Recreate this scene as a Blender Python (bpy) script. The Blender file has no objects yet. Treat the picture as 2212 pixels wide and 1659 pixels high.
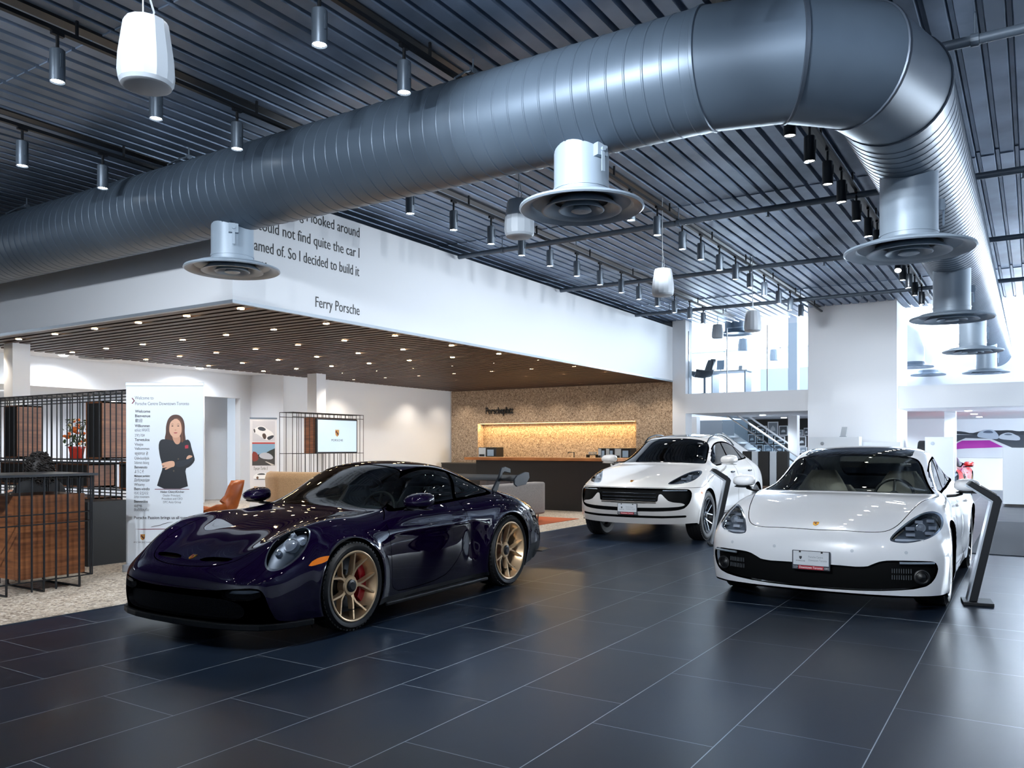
import bpy, bmesh, math, random
import numpy as np
from mathutils import Vector, Matrix, Euler
PI = math.pi
random.seed(7)
C = bpy.context.scene.collection
SC = bpy.context.scene

# ---------------------------------------------------------------- camera
FPX, CX, HY, EYE = 1765.0, 1106.0, 966.0, 1.40      # focal length in pixels of the 2212x1659 frame
SU, CU = 0.538, 0.843                                # yaw of the level camera to the room axes
cam_data = bpy.data.cameras.new('camera')
cam = bpy.data.objects.new('camera', cam_data)
C.objects.link(cam)
cam_data.sensor_fit = 'HORIZONTAL'
cam_data.sensor_width = 36.0
cam_data.lens = FPX / 2212.0 * 36.0
cam_data.shift_y = (HY - 829.5) / 2212.0
cam_data.clip_start, cam_data.clip_end = 0.05, 300
cam.location = (0, 0, EYE)
cam.rotation_euler = (PI / 2, 0, math.atan2(SU, CU) - PI / 2)
SC.camera = cam

# ---------------------------------------------------------------- colour management, world
SC.view_settings.view_transform = 'Standard'
SC.view_settings.look = 'None'
SC.view_settings.gamma = 1.0
SC.view_settings.use_curve_mapping = False
SC.view_settings.exposure = 0.55
SC.cycles.use_denoising = True
SC.cycles.max_bounces = 7
SC.cycles.diffuse_bounces = 3
SC.cycles.glossy_bounces = 4
SC.cycles.transmission_bounces = 4
SC.cycles.transparent_max_bounces = 10
SC.cycles.sample_clamp_indirect = 6.0
SC.cycles.caustics_reflective = False
SC.cycles.caustics_refractive = False
SC.cycles.use_adaptive_sampling = True
SC.cycles.adaptive_threshold = 0.02
world = bpy.data.worlds.new('daylight')
SC.world = world
world.use_nodes = True
wbg = world.node_tree.nodes['Background']
wbg.inputs[0].default_value = (0.80, 0.90, 1.0, 1)
wbg.inputs[1].default_value = 3.0

def area_light(name, loc, aim, sx, sy, power, color):
    L = bpy.data.lights.new(name, 'AREA')
    L.shape = 'RECTANGLE'; L.size = sx; L.size_y = sy; L.energy = power; L.color = color
    o = bpy.data.objects.new(name, L); C.objects.link(o)
    o.location = loc
    o.rotation_euler = (Vector(aim) - Vector(loc)).to_track_quat('-Z', 'Y').to_euler()
    return o
DAY = (0.80, 0.90, 1.0)
# daylight entering through the glazed street facades (beside and behind the camera) and the upper rear glazing
area_light('daylight_street', (25.0, -7.2, 2.1), (22.0, 5, 2.0), 16, 3.0, 2800, DAY)
area_light('daylight_rear_hall', (35.6, 3, 4.3), (22, 3, 2.0), 22, 2.6, 8000, DAY)

# ---------------------------------------------------------------- materials
def lin(c):
    return c / 12.92 if c <= 0.04045 else ((c + 0.055) / 1.055) ** 2.4
def hexc(h):
    h = h.lstrip('#')
    return tuple(lin(int(h[i:i + 2], 16) / 255) for i in (0, 2, 4)) + (1.0,)
MATS = {}
def mat(name, color, rough=0.5, metal=0.0, coat=0.0, emit=None, estr=0.0, spec=0.5, sheen=0.0):
    if name in MATS: return MATS[name]
    m = bpy.data.materials.new(name); m.use_nodes = True
    b = m.node_tree.nodes['Principled BSDF']
    b.inputs['Base Color'].default_value = hexc(color) if isinstance(color, str) else color
    b.inputs['Roughness'].default_value = rough
    b.inputs['Metallic'].default_value = metal
    b.inputs['Coat Weight'].default_value = coat
    b.inputs['Coat Roughness'].default_value = 0.02
    b.inputs['Specular IOR Level'].default_value = spec
    b.inputs['Sheen Weight'].default_value = sheen
    if emit:
        b.inputs['Emission Color'].default_value = hexc(emit) if isinstance(emit, str) else emit
        b.inputs['Emission Strength'].default_value = estr
        if estr > 3: m.cycles.emission_sampling = 'NONE'
    MATS[name] = m
    return m
def nodes(m):
    t = m.node_tree
    return t, t.nodes, t.links, t.nodes['Principled BSDF']
def mix_noise(m, c1, c2, scale, detail=4, stretch=(1, 1, 1), fac=(0.35, 0.65), bump=0.0, coords='Object'):
    t, n, l, b = nodes(m)
    tc = n.new('ShaderNodeTexCoord'); mp = n.new('ShaderNodeMapping'); mp.inputs['Scale'].default_value = stretch
    nz = n.new('ShaderNodeTexNoise'); nz.inputs['Scale'].default_value = scale; nz.inputs['Detail'].default_value = detail
    rp = n.new('ShaderNodeValToRGB')
    rp.color_ramp.elements[0].position, rp.color_ramp.elements[1].position = fac
    rp.color_ramp.elements[0].color = hexc(c1); rp.color_ramp.elements[1].color = hexc(c2)
    l.new(tc.outputs[coords], mp.inputs[0]); l.new(mp.outputs[0], nz.inputs['Vector'])
    l.new(nz.outputs['Fac'], rp.inputs[0]); l.new(rp.outputs[0], b.inputs['Base Color'])
    if bump:
        bp = n.new('ShaderNodeBump'); bp.inputs['Strength'].default_value = bump; bp.inputs['Distance'].default_value = 0.01
        l.new(nz.outputs['Fac'], bp.inputs['Height']); l.new(bp.outputs[0], b.inputs['Normal'])
    return m
def glass(name, tint, refl=1.0, rough=0.0, ior=1.5):
    """window glass: clear tinted pane with fresnel reflection"""
    if name in MATS: return MATS[name]
    m = bpy.data.materials.new(name); m.use_nodes = True
    t = m.node_tree; n = t.nodes; l = t.links; n.clear()
    out = n.new('ShaderNodeOutputMaterial'); mx = n.new('ShaderNodeMixShader')
    tr = n.new('ShaderNodeBsdfTransparent'); tr.inputs[0].default_value = hexc(tint)
    gl = n.new('ShaderNodeBsdfGlossy'); gl.inputs['Roughness'].default_value = rough
    gl.inputs['Color'].default_value = (refl, refl, refl, 1)
    fr = n.new('ShaderNodeFresnel'); fr.inputs[0].default_value = ior
    l.new(fr.outputs[0], mx.inputs[0]); l.new(tr.outputs[0], mx.inputs[1]); l.new(gl.outputs[0], mx.inputs[2])
    l.new(mx.outputs[0], out.inputs[0])
    MATS[name] = m
    return m

M_WHITE = mat('white_wall_paint', '#e4e8ee', 0.6)
M_BLACK = mat('black_satin', '#0b0c0f', 0.4)
M_BLACKM = mat('black_powder_coat', '#15181d', 0.45, 0.3)
M_GREYMET = mat('grey_painted_metal', '#5d6a78', 0.42, 0.35)
M_CHROME = mat('chrome', '#d8dde2', 0.08, 1.0)
M_RUBBER = mat('tyre_rubber', '#0d0d0f', 0.55)
M_DARK = mat('dark_plastic', '#08090b', 0.5)

# ---------------------------------------------------------------- object helpers
def tag(o, label=None, cat=None, group=None, kind=None):
    if label: o['label'] = label
    if cat: o['category'] = cat
    if group: o['group'] = group
    if kind: o['kind'] = kind
    return o
def empty(name, loc=(0, 0, 0), rz=0.0, parent=None):
    o = bpy.data.objects.new(name, None); C.objects.link(o)
    o.empty_display_size = 0.1
    o.location = loc; o.rotation_euler = (0, 0, rz); o.parent = parent
    return o
def copy_tree(o, parent=None):
    c = o.copy(); C.objects.link(c); c.parent = parent
    for ch in list(o.children): copy_tree(ch, c)
    return c

class MB:
    """collects geometry; build() links it as one mesh object"""
    def __init__(s): s.v = []; s.f = []; s.m = []; s.mi = 0
    def add(s, vs, fs):
        k = len(s.v); s.v += [tuple(p) for p in vs]; s.f += [tuple(i + k for i in q) for q in fs]; s.m += [s.mi] * len(fs)
        return s
    def box(s, x0, x1, y0, y1, z0, z1):
        vs = [(x, y, z) for z in (z0, z1) for y in (y0, y1) for x in (x0, x1)]
        return s.add(vs, [(0, 2, 3, 1), (4, 5, 7, 6), (0, 1, 5, 4), (2, 6, 7, 3), (0, 4, 6, 2), (1, 3, 7, 5)])
    def cbox(s, c, d, M=None):
        hx, hy, hz = d[0] / 2, d[1] / 2, d[2] / 2
        vs = [Vector((x, y, z)) for z in (-hz, hz) for y in (-hy, hy) for x in (-hx, hx)]
        if M is not None: vs = [M @ v for v in vs]
        vs = [v + Vector(c) for v in vs]
        return s.add(vs, [(0, 2, 3, 1), (4, 5, 7, 6), (0, 1, 5, 4), (2, 6, 7, 3), (0, 4, 6, 2), (1, 3, 7, 5)])
    def prism(s, poly, d0, d1, axis='y'):
        """poly: 2-D outline; axis it is extruded along"""
        def P(a, b, d): return {'y': (a, d, b), 'x': (d, a, b), 'z': (a, b, d)}[axis]
        n = len(poly)
        vs = [P(a, b, d0) for a, b in poly] + [P(a, b, d1) for a, b in poly]
        fs = [(i, (i + 1) % n, n + (i + 1) % n, n + i) for i in range(n)] + [tuple(range(n - 1, -1, -1)), tuple(range(n, 2 * n))]
        return s.add(vs, fs)
    def rings(s, rings, closed=True, caps=True):
        k = len(rings[0]); vs = [p for r in rings for p in r]; fs = []
        m = k if closed else k - 1
        for i in range(len(rings) - 1):
            for j in range(m):
                j2 = (j + 1) % k
                fs.append((i * k + j, i * k + j2, (i + 1) * k + j2, (i + 1) * k + j))
        if caps and closed:
            fs.append(tuple(range(k - 1, -1, -1))); b = (len(rings) - 1) * k; fs.append(tuple(range(b, b + k)))
        return s.add(vs, fs)
    def lathe(s, prof, c=(0, 0, 0), axis='z', seg=32, caps=True, a0=0.0, a1=2 * PI):
        """prof: (radius, height) list"""
        full = abs(a1 - a0 - 2 * PI) < 1e-6
        n = seg if full else seg + 1
        R = []
        for r, h in prof:
            ring = []
            for k in range(n):
                a = a0 + (a1 - a0) * k / seg
                p = (r * math.cos(a), r * math.sin(a), h)
                if axis == 'y': p = (p[0], p[2], p[1])
                elif axis == 'x': p = (p[2], p[0], p[1])
                ring.append((p[0] + c[0], p[1] + c[1], p[2] + c[2]))
            R.append(ring)
        return s.rings(R, closed=full, caps=caps and full)
    def cyl(s, p0, p1, r, seg=12, r2=None):
        return s.tube([p0, p1], r, seg, r2=r2)
    def tube(s, path, r, seg=8, closed=False, r2=None):
        P = [Vector(p) for p in path]; n = len(P); R = []
        up = None
        for i in range(n):
            if closed: t = (P[(i + 1) % n] - P[i - 1])
            else: t = P[min(i + 1, n - 1)] - P[max(i - 1, 0)]
            t.normalize()
            if up is None:
                up = Vector((0, 0, 1)) if abs(t.z) < 0.9 else Vector((1, 0, 0))
            a = t.cross(up); a.normalize(); b = a.cross(t); up = b
            rr = r if r2 is None else r + (r2 - r) * i / max(1, n - 1)
            if isinstance(r, (list, tuple)): rr = r[i]
            sc = 1.0
            if 0 < i < n - 1 or closed:
                d0 = (P[i] - P[i - 1]).normalized(); sc = 1 / max(0.5, math.sqrt(max(0.0, (1 + d0.dot(t)) / 2)))
            R.append([P[i] + (a * math.cos(2 * PI * k / seg) + b * math.sin(2 * PI * k / seg)) * rr * sc for k in range(seg)])
        if closed:
            R.append(R[0]); return s.rings(R, caps=False)
        return s.rings(R)
    def sphere(s, c, r, seg=16, rings=10, sc=(1, 1, 1)):
        prof = [(max(1e-4, r * math.sin(PI * k / rings)), -r * math.cos(PI * k / rings)) for k in range(rings + 1)]
        R = []
        for rr, h in prof:
            R.append([(c[0] + sc[0] * rr * math.cos(2 * PI * k / seg), c[1] + sc[1] * rr * math.sin(2 * PI * k / seg), c[2] + sc[2] * h) for k in range(seg)])
        return s.rings(R)
    def xf(s, M):
        s.v = [tuple(M @ Vector(p)) for p in s.v]; return s
    def build(s, name, m=None, parent=None, smooth=None, bevel=0.0, subsurf=0, loc=None, rz=None):
        me = bpy.data.meshes.new(name); me.from_pydata(s.v, [], s.f); me.validate()
        ms = m if isinstance(m, (list, tuple)) else ([m] if m else [])
        for x in ms: me.materials.append(x)
        if len(ms) > 1: me.polygons.foreach_set('material_index', [s.m[i] for i in range(len(me.polygons))])
        bm = bmesh.new(); bm.from_mesh(me); bmesh.ops.recalc_face_normals(bm, faces=bm.faces); bm.to_mesh(me); bm.free()
        if smooth is not None:
            me.polygons.foreach_set('use_smooth', [True] * len(me.polygons))
            me.set_sharp_from_angle(angle=math.radians(smooth))
        o = bpy.data.objects.new(name, me); C.objects.link(o); o.parent = parent
        if loc is not None: o.location = loc
        if rz is not None: o.rotation_euler = (0, 0, rz)
        if bevel:
            b = o.modifiers.new('bevel', 'BEVEL'); b.width = bevel; b.segments = 2; b.limit_method = 'ANGLE'
        if subsurf:
            q = o.modifiers.new('sub', 'SUBSURF'); q.levels = subsurf; q.render_levels = subsurf
        return o

def supell(cx, cy, cz, a, b, n=24, e=2.6, plane='xy'):
    """superellipse section (rounded rectangle) around a centre"""
    out = []
    for k in range(n):
        t = 2 * PI * k / n; ct, st = math.cos(t), math.sin(t)
        u = a * math.copysign(abs(ct) ** (2 / e), ct); v = b * math.copysign(abs(st) ** (2 / e), st)
        out.append({'xy': (cx + u, cy + v, cz), 'xz': (cx + u, cy, cz + v), 'yz': (cx, cy + u, cz + v)}[plane])
    return out
FONT = None
def text(name, body, size, m, parent=None, loc=(0, 0, 0), rot=(PI / 2, 0, 0), xs=1.0, align='LEFT', ext=0.001, bold=0.0, shear=0.0, fit=None):
    """lettering as a mesh; fit: width the text is squeezed or stretched to"""
    cu = bpy.data.curves.new(name, 'FONT'); cu.body = body; cu.size = size; cu.extrude = ext; cu.align_x = align
    cu.offset = bold; cu.shear = shear; cu.resolution_u = 3
    t = bpy.data.objects.new('tmp', cu); C.objects.link(t); bpy.context.view_layer.update()
    me = bpy.data.meshes.new_from_object(t.evaluated_get(bpy.context.evaluated_depsgraph_get()))
    bpy.data.objects.remove(t); bpy.data.curves.remove(cu)
    me.name = name
    if fit and len(me.vertices):
        w = max(v.co.x for v in me.vertices) - min(v.co.x for v in me.vertices); xs = fit / w
    me.transform(Matrix.Diagonal((xs, 1, 1, 1)))
    me.materials.clear(); me.materials.append(m)
    o = bpy.data.objects.new(name, me); C.objects.link(o); o.parent = parent
    o.location = loc; o.rotation_euler = rot
    return o
def ray(px, py):
    r = (px - CX) / FPX; u = (HY - py) / FPX
    return (SU * r + CU, -CU * r + SU, u)
def at(px, py, X=None, Y=None, Z=None):
    """a point of the photograph on the plane X=, Y= or Z= of the room"""
    d = ray(px, py)
    t = X / d[0] if X is not None else Y / d[1] if Y is not None else (Z - EYE) / d[2]
    return Vector((d[0] * t, d[1] * t, EYE + d[2] * t))
# ================================================================ room shell
def struct(name, mb, m, **k):
    o = mb.build(name, m, **k); o['kind'] = 'structure'; return o
# ---- floor tiles: 0.63 x 1.08 m, every other row shifted by a third
mf = mat('slate_floor_tile', '#1c232b', .34, spec=.38)
t, n, l, b = nodes(mf)
def M_(op, a, bb=None, c=None):
    q = n.new('ShaderNodeMath'); q.operation = op
    for i, v in enumerate((a, bb, c)):
        if v is None: continue
        if isinstance(v, (int, float)): q.inputs[i].default_value = v
        else: l.new(v, q.inputs[i])
    return q.outputs[0]
tc = n.new('ShaderNodeTexCoord'); sp = n.new('ShaderNodeSeparateXYZ'); l.new(tc.outputs['Object'], sp.inputs[0])
v = M_('DIVIDE', M_('SUBTRACT', sp.outputs[1], .0), .63)
row = M_('FLOOR', v); fy = M_('FRACT', v)
odd = M_('FLOORED_MODULO', row, 2.0)
u = M_('DIVIDE', M_('SUBTRACT', sp.outputs[0], M_('MULTIPLY_ADD', odd, .36, .48)), 1.08)
fx = M_('FRACT', u)
ey = M_('MULTIPLY', M_('MINIMUM', fy, M_('SUBTRACT', 1.0, fy)), .63)
ex = M_('MULTIPLY', M_('MINIMUM', fx, M_('SUBTRACT', 1.0, fx)), 1.08)
e2 = M_('MAXIMUM', M_('LESS_THAN', ey, .0025), M_('MULTIPLY', M_('LESS_THAN', ex, .0022), .8))
long_ = M_('MULTIPLY', M_('LESS_THAN', M_('ABSOLUTE', M_('SUBTRACT', sp.outputs[0], 7.31)), .0042), M_('LESS_THAN', sp.outputs[1], 4.9))
line = M_('MAXIMUM', e2, long_)
cmb = n.new('ShaderNodeCombineXYZ'); l.new(M_('FLOOR', u), cmb.inputs[0]); l.new(row, cmb.inputs[1])
wn = n.new('ShaderNodeTexWhiteNoise'); l.new(cmb.outputs[0], wn.inputs['Vector'])
nz = n.new('ShaderNodeTexNoise'); nz.inputs['Scale'].default_value = 2.2; nz.inputs['Detail'].default_value = 6; l.new(tc.outputs['Object'], nz.inputs['Vector'])
val = M_('ADD', M_('MULTIPLY', wn.outputs['Value'], .35), M_('MULTIPLY', nz.outputs['Fac'], .65))
rp = n.new('ShaderNodeValToRGB'); rp.color_ramp.elements[0].position = .25; rp.color_ramp.elements[1].position = .75
rp.color_ramp.elements[0].color = hexc('#0f1a28'); rp.color_ramp.elements[1].color = hexc('#182638'); l.new(val, rp.inputs[0])
mx = n.new('ShaderNodeMix'); mx.data_type = 'RGBA'; l.new(line, mx.inputs['Factor']); l.new(rp.outputs[0], mx.inputs['A']); mx.inputs['B'].default_value = hexc('#98a5b3')
l.new(mx.outputs['Result'], b.inputs['Base Color'])
l.new(M_('MULTIPLY_ADD', nz.outputs['Fac'], .06, .29), b.inputs['Roughness'])
f = MB(); f.box(-8, 38, -8, 22, -.2, 0); struct('floor', f, mf)

def terrazzo(name, base, dark, light, sc=55, rough=.35):
    m = mat(name, base, rough); t, n, l, b = nodes(m)
    tc = n.new('ShaderNodeTexCoord')
    prev = None
    mixv = n.new('ShaderNodeTexNoise'); mixv.inputs['Scale'].default_value = 1.1; l.new(tc.outputs['Object'], mixv.inputs['Vector'])
    vo = n.new('ShaderNodeTexVoronoi'); vo.inputs['Scale'].default_value = sc; l.new(tc.outputs['Object'], vo.inputs['Vector'])
    rp = n.new('ShaderNodeValToRGB'); cr = rp.color_ramp; cr.interpolation = 'CONSTANT'
    cr.elements[0].position = 0; cr.elements[0].color = hexc(base); cr.elements[1].position = .5; cr.elements[1].color = hexc(base)
    for p, c in ((.30, dark), (.42, base), (.62, light), (.74, base), (.86, dark), (.91, light)):
        e = cr.elements.new(p); e.color = hexc(c)
    sp = n.new('ShaderNodeSeparateColor'); l.new(vo.outputs['Color'], sp.inputs[0]); l.new(sp.outputs[0], rp.inputs[0])
    v2 = n.new('ShaderNodeTexVoronoi'); v2.inputs['Scale'].default_value = sc * 2.3; l.new(tc.outputs['Object'], v2.inputs['Vector'])
    s2 = n.new('ShaderNodeSeparateColor'); l.new(v2.outputs['Color'], s2.inputs[0])
    m2 = n.new('ShaderNodeMix'); m2.data_type = 'RGBA'; m2.blend_type = 'OVERLAY'; m2.inputs['Factor'].default_value = .35
    l.new(rp.outputs[0], m2.inputs['A']); 
    cc = n.new('ShaderNodeCombineColor'); l.new(s2.outputs[1], cc.inputs[0]); l.new(s2.outputs[1], cc.inputs[1]); l.new(s2.outputs[1], cc.inputs[2]); l.new(cc.outputs[0], m2.inputs['B'])
    l.new(m2.outputs['Result'], b.inputs['Base Color'])
    return m
MTF = terrazzo('terrazzo_floor', '#bfb2a2', '#8c7f72', '#d8cec0', 38)
MTW = terrazzo('terrazzo_wall', '#ac9781', '#887462', '#c6b49e', 34)
f = MB(); f.box(-2, 21.8, 6.82, 21.5, 0, .004); struct('floor.001', f, MTF)
f = MB(); f.box(-2, 21.6, 6.80, 6.82, 0, .006); struct('trim_1', f, mat('steel_edge', '#7d8790', .35, .8))

FY, FX, ZS, ZT = 8.5, 6.78, 3.25, 4.75      # bulkhead faces, soffit height, bulkhead top
YB, XB = 16.2, 21.8                          # lounge back edge of the slats, bar wall
m = MB(); m.box(FX, XB, FY, FY + .18, ZS, ZT); m.box(FX, FX + .18, FY + .18, 21.5, ZS, ZT); m.box(FX + .18, XB, FY + .18, 21.5, ZT - .1, ZT)
struct('wall_bulkhead', m, M_WHITE)
m = MB(); m.box(FX - .006, XB, FY - .006, FY + .05, ZS - .03, ZS + .012); m.box(FX - .006, FX + .05, FY + .05, YB + .2, ZS - .03, ZS + .012)
struct('trim_2', m, mat('alu_trim', '#9aa3ad', .4, .4))
# wooden slats under the lounge ceiling, running along Y
mw = mat('walnut_slat', '#4a2e20', .5); mix_noise(mw, '#23150e', '#4a2d1e', 3, 5, (6, .4, 6))
m = MB(); k = 0; x = FX + .12
while x < XB - .05:
    m.box(x, x + .125, FY + .06, YB, ZS - .012, ZS + .06); x += .2
struct('ceiling_slats', m, mw)
m = MB(); m.box(FX + .05, XB, FY + .05, YB, ZS + .10, ZS + .14); struct('ceiling.003', m, mat('slat_backing', '#120c09', .8))
m = MB(); m.box(FX + .18, XB, YB, 21.5, ZS + .06, ZS + .12); struct('ceiling.001', m, M_WHITE)
# bar wall with the lit niche
ny0, ny1, nz0, nz1 = at(1374, 950, X=XB).y, at(1032, 950, X=XB).y, .9, 2.17
m = MB(); m.box(XB, XB + .4, FY, ny0, 0, ZS); m.box(XB, XB + .4, ny1, YB + .1, 0, ZS); m.box(XB, XB + .4, ny0, ny1, nz1, ZS); m.box(XB, XB + .4, ny0, ny1, 0, nz0); m.box(XB + .32, XB + .42, ny0, ny1, nz0, nz1)
struct('wall_bar', m, MTW)
m = MB(); m.box(XB, XB + .3, 8.3, 21.5, ZS + .012, 4.95); struct('wall_bar_upper', m, mat('grey_wall_paint', '#8f9aa6', .6))
m = MB(); m.box(XB - .15, XB + .35, 8.12, FY, 0, 4.95); struct('pillar.001', m, M_WHITE)
m = MB(); m.box(XB + .02, XB + .06, ny0 + .05, ny1 - .05, nz1 - .025, nz1 - .01); struct('trim_3', m, mat('led_warm', '#ffd9a0', .5, emit='#ffd08a', estr=2.6))
L = area_light('niche_strip_light', (XB + .12, (ny0 + ny1) / 2, nz1 - .03), (XB + .22, (ny0 + ny1) / 2, nz0), .06, ny1 - ny0 - .1, 62, (1, .68, .30))
L.rotation_euler = (0, .25, 0)
# lounge back walls
m = MB(); yw = YB + .15; xs = at(612, 950, Y=yw).x
m.box(xs, XB + .1, yw, yw + .2, 0, 3.4); struct('wall_lounge', m, M_WHITE)
y2 = 17.6
dx0, dx1, dz = at(442, 950, Y=y2).x, at(519, 950, Y=y2).x, at(480, 858, Y=y2).z
m = MB(); m.box(dx1, xs + .2, y2, y2 + .2, 0, 3.4); m.box(xs + .004, xs + .19, yw + .01, y2 + .01, 0, 3.4)
ox0 = at(276, 940, Y=y2).x; hz = at(150, 838, Y=y2).z
m.box(ox0, dx0, y2, y2 + .2, 0, 3.4); m.box(dx0, dx1, y2, y2 + .2, dz, 3.4); m.box(FX - 3, ox0, y2, y2 + .2, hz, 3.4)
struct('wall_lounge_side', m, M_WHITE)
m = MB(); m.box(dx0 - .2, dx1 + .3, y2 + .9, y2 + 1.0, 0, 3.2); struct('wall_alcove', m, M_WHITE)
m = MB(); m.box(dx1, xs, y2 - .02, y2, 0, .12); m.box(xs, XB, yw - .02, yw, 0, .12); struct('baseboard_lounge', m, M_WHITE)
m = MB(); m.box(2, 22, 21.3, 21.5, 0, 3.4); struct("wall_rear", m, M_WHITE)
m = MB(); m.box(2.0, ox0, y2 + .2, 21.4, hz, hz + .06); struct('ceiling.002', m, M_WHITE)
for i, (px, w) in enumerate(((37, .30), (684, .32))):
    c = at(px, 742 if i == 0 else 807, Z=ZS); m = MB(); m.box(c.x - w / 2, c.x + w / 2, c.y - w / 2, c.y + w / 2, 0, ZS + .02); struct('pillar', m, M_WHITE)

# ---- corrugated roof deck, lapped panels
md = mat('deck_metal', '#4d5763', .42, .45); mix_noise(md, '#66768a', '#8798b0', 1.3, 4, (1, 1, 1))
ZD = 4.93
m = MB(); xp = 7.75 - 3.7 * 5; j = 0
while xp < 22.8:
    x0, x1 = xp - .04, min(xp + 3.7, 22.85); dz_ = .0 if j % 2 else -.012; prof = []
    y = -8.0
    while y < 21.6:
        prof += [(y, ZD), (y + .135, ZD), (y + .15, ZD + .06), (y + .185, ZD + .06)]; y += .2
    nn_ = len(prof); vs = []
    for x in (x0, x1):
        vs += [(x, a, c + dz_) for a, c in prof]
    fs = [(i, i + 1, nn_ + i + 1, nn_ + i) for i in range(nn_ - 1)]
    m.add(vs, fs)
    # turned-down lap edge
    m.add([(x0, a, c + dz_) for a, c in prof] + [(x0, a, c + dz_ + .03) for a, c in prof], fs)
    xp += 3.7; j += 1
struct('ceiling', m, md)
m = MB(); m.box(-8, 22.8, -8, 21.6, ZD + .09, ZD + .2); struct('ceiling.004', m, M_DARK)
for y in (1.95, 4.42, 6.65, 8.95):      # dark slots above the tracks
    pass
m = MB(); m.box(22.85, 38, -8, 21.6, 5.7, 5.8); struct('ceiling_rear_hall', m, M_WHITE)
m = MB(); m.box(22.7, 22.95, -8, 21.6, 4.99, 5.75); struct('wall_header', m, mat('deck_edge_grey', '#6a7683', .5))

# ---- mezzanine, pillar, rear hall
m = MB(); m.box(21.6, 36, -8, 8.12, 2.33, 2.87); struct('mezzanine_slab', m, M_WHITE)
m = MB(); m.box(21.4, 23.3, 2.75, 4.8, 0, 5.1); struct('pillar.002', m, M_WHITE)
for a, b2 in (((21.8, 1.93), (22.15, 2.07)),):
    pass
for px, X in ((1496, 24.0), (1712, 24.5), (2052, 24.0)):
    r_ = at(px, 960, X=X); m = MB(); m.box(X, X + .3, r_.y - .13, r_.y + .13, 0, 5.7 if px == 1712 else 2.33); struct('pillar', m, M_WHITE)
m = MB(); m.box(31.0, 31.2, -8, 2.4, 0, 2.35); m.box(30.0, 30.2, 2.3, 4.8, 0, 2.35); struct('wall_mural', m, M_WHITE)
m = MB(); m.box(27.5, 27.6, 4.8, 8.12, 0, 2.33); struct('wall_gallery', m, mat('black_wall', '#0b0d10', .6))
m = MB(); m.box(29.0, 29.15, -8, 8.12, 2.87, 4.15); struct('wall_parapet', m, M_WHITE)
# glazing of the rear hall and the street sides
def glazing(name, p0, p1, z0, z1, nv, nh, m_fr, w=.06):
    root = empty(name, (0, 0, 0)); root['kind'] = 'structure'
    d = Vector(p1) - Vector(p0); L_ = d.length; d.normalize(); mb = MB()
    M0 = Matrix.Rotation(math.atan2(d.y, d.x), 4, 'Z')
    for i in range(nv + 1):
        c = Vector(p0) + d * L_ * i / nv; mb.cbox((c.x, c.y, (z0 + z1) / 2), (w, .1, z1 - z0), M0)
    for j in range(nh + 1):
        c = (Vector(p0) + Vector(p1)) / 2; mb.cbox((c.x, c.y, z0 + (z1 - z0) * j / nh), (L_, .1, w), M0)
    o = mb.build('window_frame', m_fr, root); o['kind'] = 'structure'
    return root
wf = mat('window_frame_white', '#c9ced4', .5)
glazing('window_1', (36, -8, 0), (36, 21.5, 0), 2.9, 5.7, 12, 3, wf)
glazing('window_2', (14, -7.4, 0), (36, -7.4, 0), .1, 3.9, 9, 2, mat('window_frame_dark', '#2a3038', .5))
m = MB(); m.box(36, 36.2, -8, 21.6, 0, 2.9); struct('wall_end', m, M_WHITE)
m = MB(); m.box(-8, 38, -7.6, -7.3, 3.9, 6); m.box(-8, 14, -7.6, -7.3, 0, 3.9); struct('wall_street', m, mat('pale_wall', '#b9c3cf', .7))
m = MB(); m.box(-7.6, -7.3, -8, 22, 3.7, 5.1); m.box(-7.6, -7.3, -8, 22, 0, 3.7); struct('wall_entrance', m, MATS['pale_wall'])
m = MB(); m.box(-8, 2, 21.4, 21.6, 0, 5.1); struct('wall_north', m, MATS['pale_wall'])
# ================================================================ ducts, lamps, speakers, pipes
DUCT = mat('duct_paint', '#6f7f90', .42, .35); mix_noise(DUCT, '#4b5968', '#5c6b7b', .9, 3, fac=(.3, .7))
DIFF = mat('diffuser_lit_tone', '#9aaaba', .42, .15)  # duct grey lightened: light on plates and necks put into the colour
DUCT_S = mat('duct_seam', '#454f5c', .4, .5)
RD, XD, ZC, YD = .445, 6.05, 4.27, .97
YE = 2.07; RB = YE - YD
duct = empty('air_duct', (XD, YE, ZC)); tag(duct, 'large grey spiral air duct with an elbow under the corrugated ceiling', 'duct')
def local(p): return (p[0] - XD, p[1] - YE, p[2] - ZC)
def spiral(name, org, d, length, pitch=.148, seg=40, r=RD):
    d = Vector(d); up = Vector((0, 0, 1)); side = d.cross(up).normalized(); mb = MB(); R = []
    n_ = int(length / pitch)
    prof = [(0, 0)]
    for k in range(n_ + 1):
        s = k * pitch
        prof += [(s + .0, 0), (s + .006, .004), (s + .014, .004), (s + .020, 0)]
    prof += [(length, 0)]
    for s, h in prof:
        ring = []
        for q in range(seg):
            a = 2 * PI * q / seg; sh = pitch * q / seg if 0 < s < length else 0
            ss = min(length, max(0, s + (pitch * .9 * q / seg if 0 < s < length - pitch else 0)))
            ring.append(Vector(org) + d * ss + (side * math.cos(a) + up * math.sin(a)) * (r + h))
        R.append(ring)
    mb.rings(R); return mb.build(name, DUCT, duct, smooth=30)
spiral('spiral_run', (0, 0, 0), (0, 1, 0), 16.5)
spiral('spiral_run', (RB, -RB, 0), (1, 0, 0), 21.5, .137)
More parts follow.
